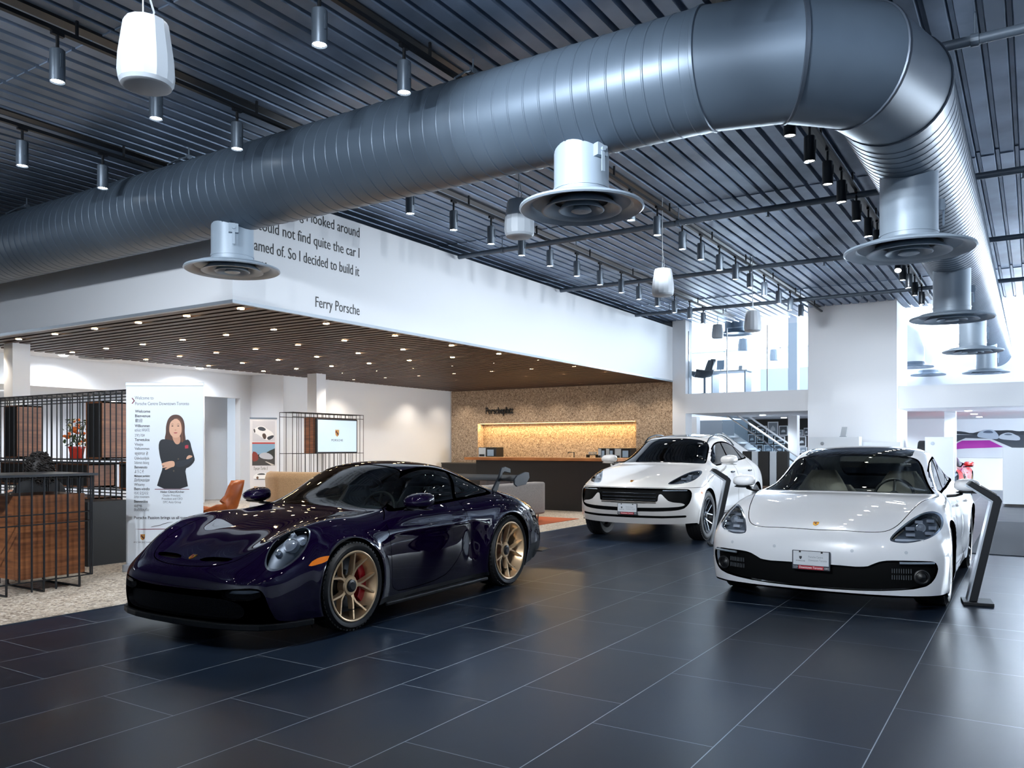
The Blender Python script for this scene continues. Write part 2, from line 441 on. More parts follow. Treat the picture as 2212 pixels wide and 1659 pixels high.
def ring_at(ang, r, cut=None):
    """mitred ring of the elbow at angle ang (0 = start of the bend)"""
    out = []
    for q in range(40):
        a = 2 * PI * q / 40; off = r * math.cos(a)          # off: along the bend radius, outward
        rr = RB + off
        out.append((RB - rr * math.cos(ang), -rr * math.sin(ang), r * math.sin(a)))
    return out
cuts = [0, PI / 6, PI / 3, PI / 2]
for i in range(3):
    mb = MB(); mb.rings([ring_at(cuts[i], RD + .002), ring_at(cuts[i + 1], RD + .002)], caps=False)
    o = mb.build('elbow_gore', DUCT, duct, smooth=60)
for i, a in enumerate(cuts):
    mb = MB(); mb.rings([ring_at(a - .012, RD + .001), ring_at(a - .008, RD + .012), ring_at(a + .008, RD + .012), ring_at(a + .012, RD + .001)], caps=False); mb.build('seam_band', DUCT if i == 0 else DUCT_S, duct, smooth=60)
def diffuser(p, drop, lever=-1, sc=1.0):
    """branch neck with round cone diffuser; p: local point on the duct axis"""
    x, y, z = p; nk = empty('branch_neck', (x, y, z), 0, duct)
    zb = -drop
    mb = MB(); mb.lathe([(.235 * sc, -.30), (.228 * sc, -.40), (.228 * sc, zb + .15), (.234 * sc, zb + .15), (.234 * sc, zb + .13), (.228 * sc, zb + .13), (.228 * sc, zb + .07)], seg=36, caps=False); mb.build('neck_pipe', DIFF, nk, smooth=35)
    mb = MB(); mb.lathe([(.228 * sc, zb + .08), (.25 * sc, zb + .055), (.34 * sc, zb + .035), (.47 * sc, zb + .02), (.515 * sc, zb + .005), (.52 * sc, zb - .012), (.505 * sc, zb - .022), (.44 * sc, zb - .005), (.405 * sc, zb + .03), (.395 * sc, zb + .05)], seg=48, caps=False)
    mb.build('diffuser_plate', DIFF, nk, smooth=40)
    for r0, r1 in ((.335, .20), (.19, .10)):
        mb = MB(); mb.lathe([(r0 * sc * .70, zb + .05), (r0 * sc * .86, zb + .01), (r0 * sc, zb - .03), (r0 * sc * .95, zb - .034), (r0 * sc * .78, zb - .006), (r0 * sc * .66, zb + .04)], seg=44, caps=False); mb.build('diffuser_cone', DIFF, nk, smooth=40)
    mb = MB(); mb.lathe([(.05 * sc, zb + .03), (.085 * sc, zb - .035), (.07 * sc, zb - .042), (.001, zb - .03)], seg=28, caps=False); mb.build('diffuser_cone', DIFF, nk, smooth=40)
    mb = MB(); mb.lathe([(.39 * sc, zb + .05), (.001, zb + .055)], seg=36, caps=False); mb.build('diffuser_throat', M_DARK, nk)
    a = lever
    c, s_ = math.cos(a), math.sin(a)
    mb = MB(); Mx = Matrix.Rotation(a, 4, 'Z'); mb.cbox((.25 * sc * c, .25 * sc * s_, zb + .40), (.06, .10, .10), Mx); mb.cbox((.285 * sc * c, .285 * sc * s_, zb + .30), (.008, .03, .16), Mx); mb.cyl((.27 * sc * c, .27 * sc * s_, zb + .40), (.30 * sc * c, .30 * sc * s_, zb + .40), .018)
    mb.build('damper_lever', DIFF, nk)
for px, lev in ((502, -2.2), (1256, -2.0)):
    y = at(px, 500, X=XD).y; diffuser(local((XD, y, ZC)), ZC - 3.40, lev)
for px, y0, sc in ((1963, 535, 1.08), (2056, 690, 1.05), (2101, 764, 1.0), (2130, 806, 1.0)):
    x = at(px, y0, Y=YD).x; diffuser(local((x, YD, ZC)), ZC - 3.22, -1.1, sc)
# hangers of the duct
for px in (58, 408, 1022):
    y = at(px, 200, X=XD).y - YE; mb = MB()
    mb.cyl((0, y, RD + .09), (0, y, 4.93 - ZC), .008, 8); mb.tube([(.28, y, RD * .82), (.12, y, RD + .04), (0, y, RD + .10), (-.12, y, RD + .04), (-.28, y, RD * .82)], .010, 6); mb.cbox((0, y, RD + .09), (.06, .04, .05))
    mb.build('duct_hanger', M_GREYMET, duct)
# rear hall ducts
for px, y0, nm in ((1975, 700, 0), (2005, 735, 1)):
    p = at(px, y0, X=25.5 + 3 * nm); d2 = empty('air_duct', (p.x, p.y, 4.35)); tag(d2, ('nearer' if nm == 0 else 'farther') + ' of the two slim white ducts dropping behind the wide white column', 'duct')
    mb = MB(); mb.tube([(-.2, 1.2, .9), (0, .45, .45), (0, .1, .15), (0, 0, -.2), (0, 0, -.62)], .26, 20); mb.build('bent_pipe', M_WHITE, d2, smooth=50)
    mb = MB(); mb.lathe([(.27, -.55), (.30, -.62), (.5, -.68), (.5, -.71), (.05, -.69)], seg=28, caps=False); mb.build('diffuser_plate', DUCT, d2, smooth=40)

# ---- track lights
LENS = mat('lamp_lens', '#ffffff', .3, emit=(1, .97, .92, 1), estr=26)
LENS_D = mat('lamp_lens_far', '#ffffff', .3, emit=(1, .97, .92, 1), estr=9)
HEAD = mat('lamp_head_grey', '#5c6875', .4, .4); HEADB = mat('lamp_head_dark', '#20262d', .4, .3)
ZL = 4.35
def spot(px, Y, group, label, dark=False, tilt=0.0, power=0.0, first={}):
    r = (px - CX) / FPX; X = Y * (SU * r + CU) / (-CU * r + SU)
    key = ('dark' if dark else 'grey') + ('x' if tilt else '')
    src = first.get(key)
    if src is None:
        o = empty('track_spotlight', (X, Y, ZL))
        mb = MB(); mb.lathe([(.05, .008), (.056, .0), (.058, .004), (.058, .255), (.052, .262), (.001, .262)], seg=24, caps=False); mb.cbox((.0, -.059, .16), (.018, .012, .11)); b_ = mb.build('lamp_body', HEADB if dark else HEAD, o, smooth=35)
        mb = MB(); mb.lathe([(.001, .012), (.049, .012)], seg=20, caps=False); le = mb.build('lamp_lens', LENS, o)
        mb = MB(); mb.cyl((0, 0, .258), (0, 0, .40), .014, 8); mb.cbox((0, 0, .40), (.10, .034, .05)); mb.build('track_adapter', M_BLACKM, o)
        if tilt:
            for q in (b_, le): q.rotation_euler = (0, tilt, 0); q.location = (.09, 0, .06)
        first[key] = o
    else:
        o = copy_tree(src); o.location = (X, Y, ZL)
    tag(o, label, 'spotlight', group)
    if power:
        Lm = bpy.data.lights.new('spot_beam', 'SPOT'); Lm.energy = power; Lm.spot_size = math.radians(62); Lm.spot_blend = .7; Lm.color = (.93, .97, 1); Lm.shadow_soft_size = .05
        q = bpy.data.objects.new('spot_beam', Lm); C.objects.link(q); q.parent = o; q.location = (0, 0, -.02)
    return o
ordn = ['first', 'second', 'third', 'fourth', 'fifth', 'sixth', 'seventh', 'eighth', 'ninth', 'tenth', 'eleventh', 'twelfth', 'thirteenth', 'fourteenth', 'fifteenth', 'sixteenth', 'seventeenth', 'eighteenth']
TR = [
 (8.95, [48, 222], 'lamps on the short track at the far left', 'grey cylinder spotlight, {} from the left on the short track beside the white bulkhead', 0),
 (6.65, [124, 337, 512], 'lamps on the track left of the duct', 'grey cylinder spotlight, {} from the left on the track behind the large hanging speaker', 0),
 (6.65, [886, 980, 1061, 1127, 1188, 1246, 1296, 1342, 1380, 1420, 1457, 1490, 1519], 'lamps on the track along the quotation wall', 'grey cylinder spotlight, {} from the left on the track nearest the quotation wall', 0),
 (4.42, [482, 690, 873], 'lamps on the middle track in front of the duct', 'grey cylinder spotlight, {} from the left on the track in front of the duct', 0),
 (4.42, [1363, 1420, 1474, 1514, 1554, 1589, 1620, 1651, 1682, 1707, 1730], 'lamps on the middle track beyond the duct', 'grey cylinder spotlight, {} from the left on the middle track beyond the duct', 0),
 (1.95, [1455], 'lamps on the right track', 'grey cylinder spotlight at the top edge above the brightest spot of the duct', 0),
 (1.95, [1706, 1749, 1788, 1818, 1850, 1876, 1895, 1914, 1950, 1963, 1976, 1991], 'lamps on the right track', 'dark cylinder spotlight, {} from the left on the track running behind the elbow', 1)]
for Y, pxs, grp, lab, dk in TR:
    for i, px in enumerate(pxs):
        o = spot(px, Y, grp, lab.format(ordn[i]), bool(dk), power=48)
        if (dk and i in (6, 8, 10)) or (Y == 4.42 and i == 6 and px > 1600 or px in (1620, 1682)):      # added second beams, brightening the wide column and balcony front
            Lm = bpy.data.lights.new('added_column_beam', 'SPOT'); Lm.energy = 120; Lm.spot_size = math.radians(95); Lm.spot_blend = .9; Lm.color = (.88, .94, 1); Lm.shadow_soft_size = .06
            q = bpy.data.objects.new('added_column_beam', Lm); C.objects.link(q); q.parent = o; q.location = (0, 0, -.03); q.rotation_euler = (Vector((21.5, 5.5 if Y == 4.42 else 1.5, 2.4)) - o.location).to_track_quat('-Z', 'Y').to_euler()
        if dk and i % 2 == 1 and i < 10:      # added extra beams, brightening the quotation wall
            Lm = bpy.data.lights.new('added_wash_beam', 'SPOT'); Lm.energy = 190; Lm.spot_size = math.radians(80); Lm.spot_blend = .9; Lm.color = (.88, .94, 1); Lm.shadow_soft_size = .06
            q = bpy.data.objects.new('added_wash_beam', Lm); C.objects.link(q); q.parent = o; q.location = (0, 0, -.03); q.rotation_euler = Vector((.5, 6.5, -.35)).to_track_quat('-Z', 'Y').to_euler()
spot(1938, 1.95, 'lamps on the right track', 'dark cylinder spotlight tilted sideways on the track behind the elbow', True, tilt=.7)
# added out-of-view spotlights, aimed to brighten the room
def aimed(X, Y, target, energy, size):
    o = spot(0, Y, 'added fill lamps out of view', 'added grey cylinder spotlight out of view, brightening the room'); o.location = (X, Y, ZL)
    Lm = bpy.data.lights.new('spot_beam', 'SPOT'); Lm.energy = energy; Lm.spot_size = math.radians(size); Lm.spot_blend = .8; Lm.color = (.88, .94, 1); Lm.shadow_soft_size = .06
    q = bpy.data.objects.new('spot_beam', Lm); C.objects.link(q); q.parent = o; q.location = (0, 0, -.03)
    q.rotation_euler = (Vector(target) - Vector((X, Y, ZL))).to_track_quat('-Z', 'Y').to_euler()
for a in ((-1.5, 6.65, (6.8, 11, 3.8), 420, 60), (.2, 6.65, (6.8, 9.3, 3.9), 330, 60), (-2.5, 4.42, (5.7, 8.3, 1.2), 760, 42), (.2, 4.42, (5.0, 8.6, .9), 520, 55), (-1.5, 1.95, (7.5, 1.6, .7), 1300, 50), (1.0, 1.95, (12, 5, .9), 450, 45), (-3, 4.42, (21, 3.6, 4.0), 1700, 34), (-2, 1.95, (7.5, 8.5, 3.7), 420, 40), (.6, 1.95, (11, 8.5, 4.0), 500, 55),
          (-1, 1.95, (0, -7.3, 2.6), 900, 110), (2.0, 1.95, (4, -7.3, 2.6), 900, 110), (3.4, 1.95, (9, -7.3, 2.6), 900, 110), (-3.5, 4.42, (-7.3, 3, 2.4), 700, 110), (-3.5, 1.95, (-7.3, -3, 2.4), 700, 110), (-4, 6.65, (-7.3, 8, 2.4), 600, 110), (-2.5, 8.0, (3, 11, 5.3), 200, 140), (1.2, -1.0, (5, -2, 5.3), 300, 140), (.8, 4.42, (13, .6, 3.6), 900, 34), (-1, 4.42, (21.5, .3, 2.6), 900, 26)): aimed(*a)
for Y, x0, x1, lab in ((8.95, -6, 6.6, 'black lamp track ending beside the white bulkhead'), (6.65, -6, 21.3, 'black lamp track along the quotation wall'), (4.42, -6, 21.2, 'black lamp track over the middle of the showroom'), (1.95, -6, 20.8, 'black lamp track running behind the duct elbow')):
    mb = MB(); mb.box(x0, x1, Y - .022, Y + .022, ZL + .40, ZL + .435); k = x0 + .5
    while k < x1: mb.box(k - .01, k + .01, Y - .01, Y + .01, ZL + .43, 4.915); k += 1.85
    o = mb.build('lamp_track', M_BLACKM); tag(o, lab, 'lamp track', 'lamp tracks')
    mb = MB(); mb.box(x0 - 2, x1 + .4, Y + .07, Y + .19, 4.905, 4.93); o = mb.build('trim_4', M_BLACK); o['kind'] = 'structure'

# ---- pendant speakers
SPK = mat('speaker_white', '#aab3bd', .45)
def speaker(px, py, width, label, src=[None]):
    d = .315 * FPX / width; r = (px - CX) / FPX
    X, Y = (SU * r + CU) * d, (-CU * r + SU) * d; zb = EYE + (HY - py) / FPX * d
    if src[0] is None:
        o = empty('pendant_speaker', (X, Y, zb)); seg = 14
        mb = MB(); mb.lathe([(.10, .0), (.135, .004), (.150, .025), (.157, .07), (.152, .17), (.125, .355), (.115, .375), (.05, .385), (.001, .385)], seg=seg, caps=False); mb.build('speaker_shell', SPK, o, smooth=22)
        mb = MB(); mb.lathe([(.138, .004), (.12, -.004), (.001, -.004)], seg=32, caps=False); mb.build('speaker_grille', mat('speaker_grille', '#b4bbc3', .6), o, smooth=40)
        mb = MB(); mb.cyl((-.02, 0, .38), (-.02, 0, 4.93 - zb), .004, 6); mb.tube([(.02, 0, .38), (.05, 0, .45), (.0, 0, .58), (-.02, 0, .7), (-.02, 0, 4.93 - zb)], .006, 6); mb.build('speaker_cable', mat('cable_grey', '#aab2ba', .5), o)
        src[0] = o
    else: o = copy_tree(src[0]); o.location = (X, Y, zb)
    tag(o, label, 'speaker', 'pendant speakers')
for a in ((316, 188, 118, 'largest white hanging speaker, top left below the ceiling'), (1122, 512, 66, 'white hanging speaker partly hidden by the middle round diffuser'), (1432, 639, 48, 'white hanging speaker in front of the far end of the middle track'), (1626, 716, 37, 'white hanging speaker left of the wide white column'),
          (1550, 731, 25, 'white hanging speaker above the balcony beside the round diffuser'), (1605, 758, 22, 'small white hanging speaker over the balcony glass'), (1672, 779, 20, 'smallest white hanging speaker, near the slim balcony column')):
    speaker(*a)
# ---- sprinkler pipes across the deck
PIPE = mat('pipe_grey', '#5a6775', .45, .2)
for X, y0, y1, lab in ((7.6, -7.5, 1.3, 'grey sprinkler pipe at the top right behind the elbow'), (11.45, -7.5, 8.4, 'grey sprinkler pipe crossing behind the middle diffuser'), (15.06, -7.5, 8.4, 'grey sprinkler pipe crossing the middle of the far ceiling'), (18.9, -7.5, 8.4, 'grey sprinkler pipe nearest the wide white column')):
    mb = MB(); mb.cyl((X, y0, 4.70), (X, y1, 4.70), .042, 14); o = mb.build('sprinkler_pipe', PIPE, smooth=40); tag(o, lab, 'pipe', 'sprinkler pipes')
    y = y1 - .9; 
    while y > y0:
        c = MB(); c.cyl((X, y, 4.65), (X, y, 4.93), .008, 6); c.cyl((X, y - .03, 4.70), (X, y + .03, 4.70), .052, 12); c.build('pipe_hanger', PIPE, o); y -= 3.1
    for k in range(3):
        yy = y1 - 2.3 - 3 * k
        c = MB(); c.cyl((X, yy, 4.7), (X, yy, 4.60), .012, 6); c.lathe([(.001, 4.60), (.03, 4.60), (.03, 4.595), (.001, 4.59)], (X, yy, 0), seg=12, caps=False); c.build('sprinkler_head', PIPE, o)
# round diffuser over the balcony and in the lounge ceiling
p = at(1587, 720, X=23.5); o = empty('round_diffuser', p); tag(o, 'grey round diffuser above the balcony between two speakers', 'air diffuser')
mb = MB(); mb.cyl((0, 0, 0), (0, 0, 1.2), .28, 24); mb.build('neck_pipe', DUCT, o, smooth=40)
mb = MB(); mb.lathe([(.28, .06), (.36, .03), (.52, 0), (.52, -.03), (.4, -.01), (.3, .02), (.001, .02)], seg=32, caps=False); mb.build('diffuser_plate', DUCT, o, smooth=40)
for px, py, lab in ((210, 771, 'round diffuser in the white lounge ceiling above the wire shelf'), (725, 817, 'round diffuser in the white lounge ceiling behind the slim column')):
    p = at(px, py, Z=ZS + .05); o = empty('ceiling_diffuser', p); tag(o, lab, 'air diffuser', 'lounge ceiling diffusers')
    for k, (r0, z0) in enumerate(((.36, 0), (.25, -.01), (.14, -.02))):
        mb = MB(); mb.lathe([(r0 - .08, z0 + .02), (r0, z0 - .02), (r0 - .012, z0 - .028), (r0 - .09, z0 + .01)], seg=32, caps=False); mb.build('diffuser_ring', mat('diffuser_ring', '#8c939b', .5), o, smooth=40)

# ---- warm downlights between the slats
DL = mat('downlight_lens', '#ffe9c8', .4, emit=(1, .74, .40, 1), estr=60)
src = None; ix = 0
for i in range(10):
    for j in range(7):
        X, Y = 7.19 + 1.55 * i, 8.85 + 1.135 * j
        if X > 21.5 or (Y > YB - .2): continue
        if src is None:
            mb = MB(); mb.lathe([(.001, 0), (.046, 0)], seg=16, caps=False); src = mb.build('downlight', [DL]); o = src
            
        else:
            o = src.copy(); C.objects.link(o)
        o.location = (X, Y, ZS - .02 if i < 5 else ZS - .004)
        tag(o, 'warm round downlight, number %s along the slats in row %s from the bulkhead corner' % (['one', 'two', 'three', 'four', 'five', 'six', 'seven'][j], ['one', 'two', 'three', 'four', 'five', 'six', 'seven', 'eight', 'nine', 'ten'][i]), 'downlight', 'downlights in the wooden slat ceiling')
        if (i + j) % 2 == 0 or i == 9:
            Lm = bpy.data.lights.new('warm_beam', 'SPOT'); Lm.energy = 34 if i == 9 else 62; Lm.spot_size = math.radians(120); Lm.spot_blend = .8; Lm.color = (1, .86, .70); Lm.shadow_soft_size = .04
            q = bpy.data.objects.new('warm_beam', Lm); C.objects.link(q); q.parent = o; q.location = (0, 0, -.03)

# added fill lights under the balcony, brightening the rear hall
HL_ = mat('fill_light_lens', '#ffffff', .4, emit=(.95, .98, 1, 1), estr=12)
for i, X in enumerate((23.8, 26.2, 28.8)):
    for j, Y in enumerate((-3.2, -.8, 1.4, 4.0, 6.6)):
        if X < 24 and 2.7 < Y < 4.9: continue
        mb = MB(); mb.lathe([(.001, 0), (.07, 0), (.085, .004), (.085, .012)], seg=18, caps=False); o = mb.build('added_fill_light', HL_, loc=(X, Y, 2.315)); tag(o, 'added round fill light under the balcony, %s from front in %s row' % (('first', 'second', 'third')[i], ('first', 'second', 'third', 'fourth', 'fifth')[j]), 'fill light', 'added fill lights under the balcony')
        Lm = bpy.data.lights.new('hall_fill_beam', 'SPOT'); Lm.energy = 120; Lm.spot_size = math.radians(150); Lm.spot_blend = .6; Lm.color = DAY; Lm.shadow_soft_size = .08
        q = bpy.data.objects.new('hall_fill_beam', Lm); C.objects.link(q); q.parent = o; q.location = (0, 0, -.03)

for X, Y, lab in ((9.3, 17.0, 'added round fill light in the white lounge ceiling left of the welcome banner'), (12.6, 17.0, 'added round fill light in the white lounge ceiling above the alcove'), (9.5, 19.6, 'added round fill light in the back room behind the wire shelf'), (12.0, 19.6, 'added round fill light at the back room far corner')):  # added fill lights, brightening the lounge walls and back room
    zc = 3.29 if Y < 17.6 else 2.55
    mb = MB(); mb.lathe([(.001, 0), (.06, 0), (.075, .004), (.075, .012)], seg=18, caps=False); o = mb.build('added_fill_light', HL_, loc=(X, Y, zc)); tag(o, lab, 'fill light', 'added fill lights of the lounge ceiling')
    Lm = bpy.data.lights.new('lounge_fill_beam', 'SPOT'); Lm.energy = 100; Lm.spot_size = math.radians(165); Lm.spot_blend = .5; Lm.color = (.9, .94, 1); Lm.shadow_soft_size = .08
    q = bpy.data.objects.new('lounge_fill_beam', Lm); C.objects.link(q); q.parent = o; q.location = (0, 0, -.03)
# ================================================================ car body toolkit
def _solve(D, ends):
    """interpolating uniform cubic B-spline control points along axis 0; ends = (kind0, kind1): 'nat', 'even', 'odd'"""
    n = D.shape[0]; A = np.zeros((n, n))
    for i in range(n):
        A[i, i] += 4 / 6
        if i > 0: A[i, i - 1] += 1 / 6
        if i < n - 1: A[i, i + 1] += 1 / 6
    for e, i, k in ((ends[0], 0, 1), (ends[1], n - 1, n - 2)):
        if e == 'nat': A[i, :] = 0; A[i, i] = 1
        elif e == 'even': A[i, k] += 1 / 6
        elif e == 'odd': A[i, k] -= 1 / 6
    return np.linalg.solve(A, D.reshape(n, -1)).reshape(D.shape)
def _ext(Cn, ends):
    def g(a, b, e): return 2 * a - b if e == 'nat' else b if e == 'even' else -b
    return np.concatenate([g(Cn[:1], Cn[1:2], ends[0]), Cn, g(Cn[-1:], Cn[-2:-1], ends[1])], 0)
def _basis(n, sub):
    u = np.linspace(0, n - 1, (n - 1) * sub + 1); B = np.zeros((len(u), n + 2)); dB = B.copy()
    for r, t in enumerate(u):
        i = min(int(t), n - 2); t = t - i
        B[r, i:i + 4] = [(1 - t) ** 3 / 6, (3 * t ** 3 - 6 * t * t + 4) / 6, (-3 * t ** 3 + 3 * t * t + 3 * t + 1) / 6, t ** 3 / 6]
        dB[r, i:i + 4] = [-(1 - t) ** 2 / 2, (9 * t * t - 12 * t) / 6, (-9 * t * t + 6 * t + 3) / 6, t * t / 2]
    return B, dB
def sdpoly(P, poly):
    poly = np.asarray(poly, float); d = np.full(len(P), 1e9); s = np.ones(len(P)); n = len(poly)
    for i in range(n):
        a = poly[i]; b = poly[i - 1]; e = b - a; w = P - a
        t = np.clip((w @ e) / max(1e-12, e @ e), 0, 1); q = w - t[:, None] * e
        d = np.minimum(d, (q * q).sum(1))
        c1 = P[:, 1] >= a[1]; c2 = P[:, 1] < b[1]; c3 = e[0] * w[:, 1] > e[1] * w[:, 0]
        fl = (c1 & c2 & c3) | (~c1 & ~c2 & ~c3); s[fl] *= -1
    return s * np.sqrt(d)
def chaikin(p, it=3, closed=True):
    p = [np.array(q, float) for q in p]
    for _ in range(it):
        o = []; n = len(p)
        for i in range(n if closed else n - 1):
            a, b = p[i], p[(i + 1) % n]; o += [0.75 * a + 0.25 * b, 0.25 * a + 0.75 * b]
        p = o if closed else [p[0]] + o + [p[-1]]
    return np.array(p)
class Body:
    def __init__(s, rows, scale=(1, 1, 1), su=7, sv=8, warp=None):
        D = np.array(rows, float)
        Cn = np.empty_like(D)
        for k in range(3):
            Cn[..., k] = _solve(D[..., k], ('nat', 'nat'))
            e = ('odd' if k == 1 else 'even', 'nat')
            Cn[..., k] = _solve(Cn[..., k].T.copy(), e).T
        Bu, dBu = _basis(D.shape[0], su); Bv, dBv = _basis(D.shape[1], sv)
        P = []; Pu = []; Pv = []
        for k in range(3):
            e = ('odd' if k == 1 else 'even', 'nat')
            X = _ext(Cn[..., k], ('nat', 'nat')); X = _ext(X.T.copy(), e).T
            P.append(Bu @ X @ Bv.T); Pu.append(dBu @ X @ Bv.T); Pv.append(Bu @ X @ dBv.T)
        P = np.stack(P, -1); N = np.cross(np.stack(Pu, -1), np.stack(Pv, -1))
        if warp is not None:
            P = warp(P.reshape(-1, 3)).reshape(P.shape)
            Pu = np.gradient(P, axis=0); Pv = np.gradient(P, axis=1); N = np.cross(Pu, Pv)
        P = P * np.array(scale); P[:, 0, 1] = 0
        N = N / np.array(scale); N /= np.maximum(1e-9, np.linalg.norm(N, axis=-1, keepdims=True))
        N[:, 0, 1] = 0
        nu, nv = P.shape[:2]
        mid = N[nu // 2, 0]
        if mid[2] < 0: N = -N
        s.V = P.reshape(-1, 3); s.N = N.reshape(-1, 3); s.sc = np.array(scale)
        s.F = [(i * nv + j, i * nv + j + 1, (i + 1) * nv + j + 1, (i + 1) * nv + j) for i in range(nu - 1) for j in range(nv - 1)]
        s.T = ['body'] * len(s.F)
        s.bottom = P[:, -1].copy()
        s.full = P
    def uv(s, plane):
        """unscaled coordinates of all vertices in a projection plane"""
        Q = s.V / s.sc
        return Q[:, {'side': [0, 2], 'top': [0, 1], 'front': [1, 2]}[plane]]
    def cut(s, g, old, new, where=None, keep=None):
        """faces of tag OLD on the negative side of g (one value per vertex) become NEW, edges split on g=0; KEEP: tag of the other side"""
        g = np.where(np.abs(g) < 1e-7, 1e-7, g)
        if isinstance(old, str): old = (old,)
        V = list(s.V); N = list(s.N); F = []; T = []; cache = {}
        def mid(a, b):
            k = (a, b) if a < b else (b, a)
            if k not in cache:
                t = g[k[0]] / (g[k[0]] - g[k[1]])
                V.append(s.V[k[0]] * (1 - t) + s.V[k[1]] * t); n = s.N[k[0]] * (1 - t) + s.N[k[1]] * t
                N.append(n / max(1e-9, np.linalg.norm(n))); cache[k] = len(V) - 1
            return cache[k]
        for f, t in zip(s.F, s.T):
            if t not in old: F.append(f); T.append(t); continue
            if where is not None and not where(sum(s.V[i] for i in f) / len(f) / s.sc): F.append(f); T.append(t); continue
            neg = [g[i] < 0 for i in f]; kt = keep or t
            if all(neg): F.append(f); T.append(new); continue
            if not any(neg): F.append(f); T.append(kt); continue
            polys = [f]
            ch = sum(neg[i] != neg[i - 1] for i in range(len(f)))
            if ch > 2: polys = [(f[0], f[i], f[i + 1]) for i in range(1, len(f) - 1)]
            for p in polys:
                a = []; b = []
                for i in range(len(p)):
                    u, w = p[i], p[(i + 1) % len(p)]
                    (a if g[u] < 0 else b).append(u)
                    if (g[u] < 0) != (g[w] < 0):
                        m = mid(u, w); a.append(m); b.append(m)
                if len(a) > 2: F.append(tuple(a)); T.append(new)
                if len(b) > 2: F.append(tuple(b)); T.append(kt)
        s.V = np.array(V); s.N = np.array(N); s.F = F; s.T = T
    def poly(s, plane, pts, old, new, where=None, smooth=2, grow=0.0, keep=None):
        p = chaikin(pts, smooth) if smooth else np.array(pts, float)
        s.cut(sdpoly(s.uv(plane), p) - grow, old, new, where, keep)
    def panel(s, plane, pts, old, new, where=None, smooth=2, gap=0.003):
        """a panel (door, bonnet) parted from the rest by an open gap"""
        p = chaikin(pts, smooth) if smooth else np.array(pts, float)
        s.cut(sdpoly(s.uv(plane), p) - gap, old, '_tmp', where)
        s.cut(sdpoly(s.uv(plane), p) + gap, '_tmp', new, keep='gap')
    def piece(s, tags, name, m, parent, off=0.0, rim=0.015, sides='both', push=None, rimmat=None):
        """link the faces of TAGS (mirrored) as a mesh; off: inset along the normal, rim: depth of the folded edge"""
        if isinstance(tags, str): tags = (tags,)
        fs = [f for f, t in zip(s.F, s.T) if t in tags]
        if not fs: return None
        ids = sorted({i for f in fs for i in f}); mp = {i: k for k, i in enumerate(ids)}
        V = s.V[ids] - off * s.N[ids]; N = s.N[ids].copy()
        if push is not None: V = V + np.array(push)
        F = [tuple(mp[i] for i in f) for f in fs]
        mi = [0] * len(F)
        if rim:
            ec = {}
            for f in F:
                for i in range(len(f)):
                    a, b = f[i], f[(i + 1) % len(f)]; k = (min(a, b), max(a, b)); ec.setdefault(k, []).append((a, b))
            ed = [v[0] for v in ec.values() if len(v) == 1]
            ed = [(a, b) for a, b in ed if not (abs(V[a][1]) < 1e-6 and abs(V[b][1]) < 1e-6)]
            nv = []; nn = []; k = len(V)
            for a, b in ed:
                w = [V[a], V[b], V[b] - rim * N[b], V[a] - rim * N[a]]
                n = np.cross(w[1] - w[0], w[3] - w[0]); n = -n / max(1e-9, np.linalg.norm(n))
                nv += w; nn += [n] * 4; F.append((k + 1, k, k + 3, k + 2)); mi.append(1 if rimmat else 0); k += 4
            if nv: V = np.concatenate([V, nv]); N = np.concatenate([N, nn])
        out = []
        for sd in ((1, -1) if sides == 'split' else (0,) if sides == 'both' else (sides,)):
            vv, nn2, ff, mm = [], [], [], []
            for q in ((1, -1) if sd == 0 else (sd,)):
                k = sum(len(x) for x in vv); vv.append(V * [1, q, 1]); nn2.append(N * [1, q, 1])
                ff += [tuple(i + k for i in (f if q == -1 else f[::-1])) for f in F]; mm += mi
            VV = np.concatenate(vv); NN = np.concatenate(nn2)
            me = bpy.data.meshes.new(name); me.from_pydata(VV.tolist(), [], ff)
            me.materials.append(m)
            if rimmat: me.materials.append(rimmat); me.polygons.foreach_set('material_index', mm)
            me.polygons.foreach_set('use_smooth', [True] * len(me.polygons))
            # outward orientation check
            f0 = me.polygons[len(me.polygons) // 3]
            if Vector(f0.normal).dot(Vector(NN[f0.vertices[0]])) < 0: me.flip_normals()
            me.normals_split_custom_set_from_vertices(NN.tolist())
            o = bpy.data.objects.new(name, me); C.objects.link(o); o.parent = parent; out.append(o)
        return out[0] if len(out) == 1 else out
    def probe(s, x, y, z, axis):
        """nearest surface point (scaled) seen along an axis from outside, in unscaled coordinates; y>=0 half"""
        Q = s.full.reshape(-1, 3) / s.sc
        if axis == 'front': d = (Q[:, 1] - y) ** 2 + (Q[:, 2] - z) ** 2 + np.where(Q[:, 0] > 1.0, 9, 0)
        elif axis == 'side': d = (Q[:, 0] - x) ** 2 + (Q[:, 2] - z) ** 2 + np.where(Q[:, 1] < 0.4, 9, 0)
        else: d = (Q[:, 0] - x) ** 2 + (Q[:, 1] - y) ** 2 + np.where(Q[:, 2] < 0.5, 9, 0)
        return s.full.reshape(-1, 3)[int(np.argmin(d))]
    def normal_at(s, p):
        return s.N[int(np.argmin(((s.V - p) ** 2).sum(1)))]

def underbody(B, parent):
    b = B.bottom; n = len(b); mb = MB()
    vs = [(x, y, z + 0.02) for x, y, z in b] + [(x, -y, z + 0.02) for x, y, z in b]
    mb.add(vs, [(i, i + 1, n + i + 1, n + i) for i in range(n - 1)])
    return mb.build('underbody', M_DARK, parent)

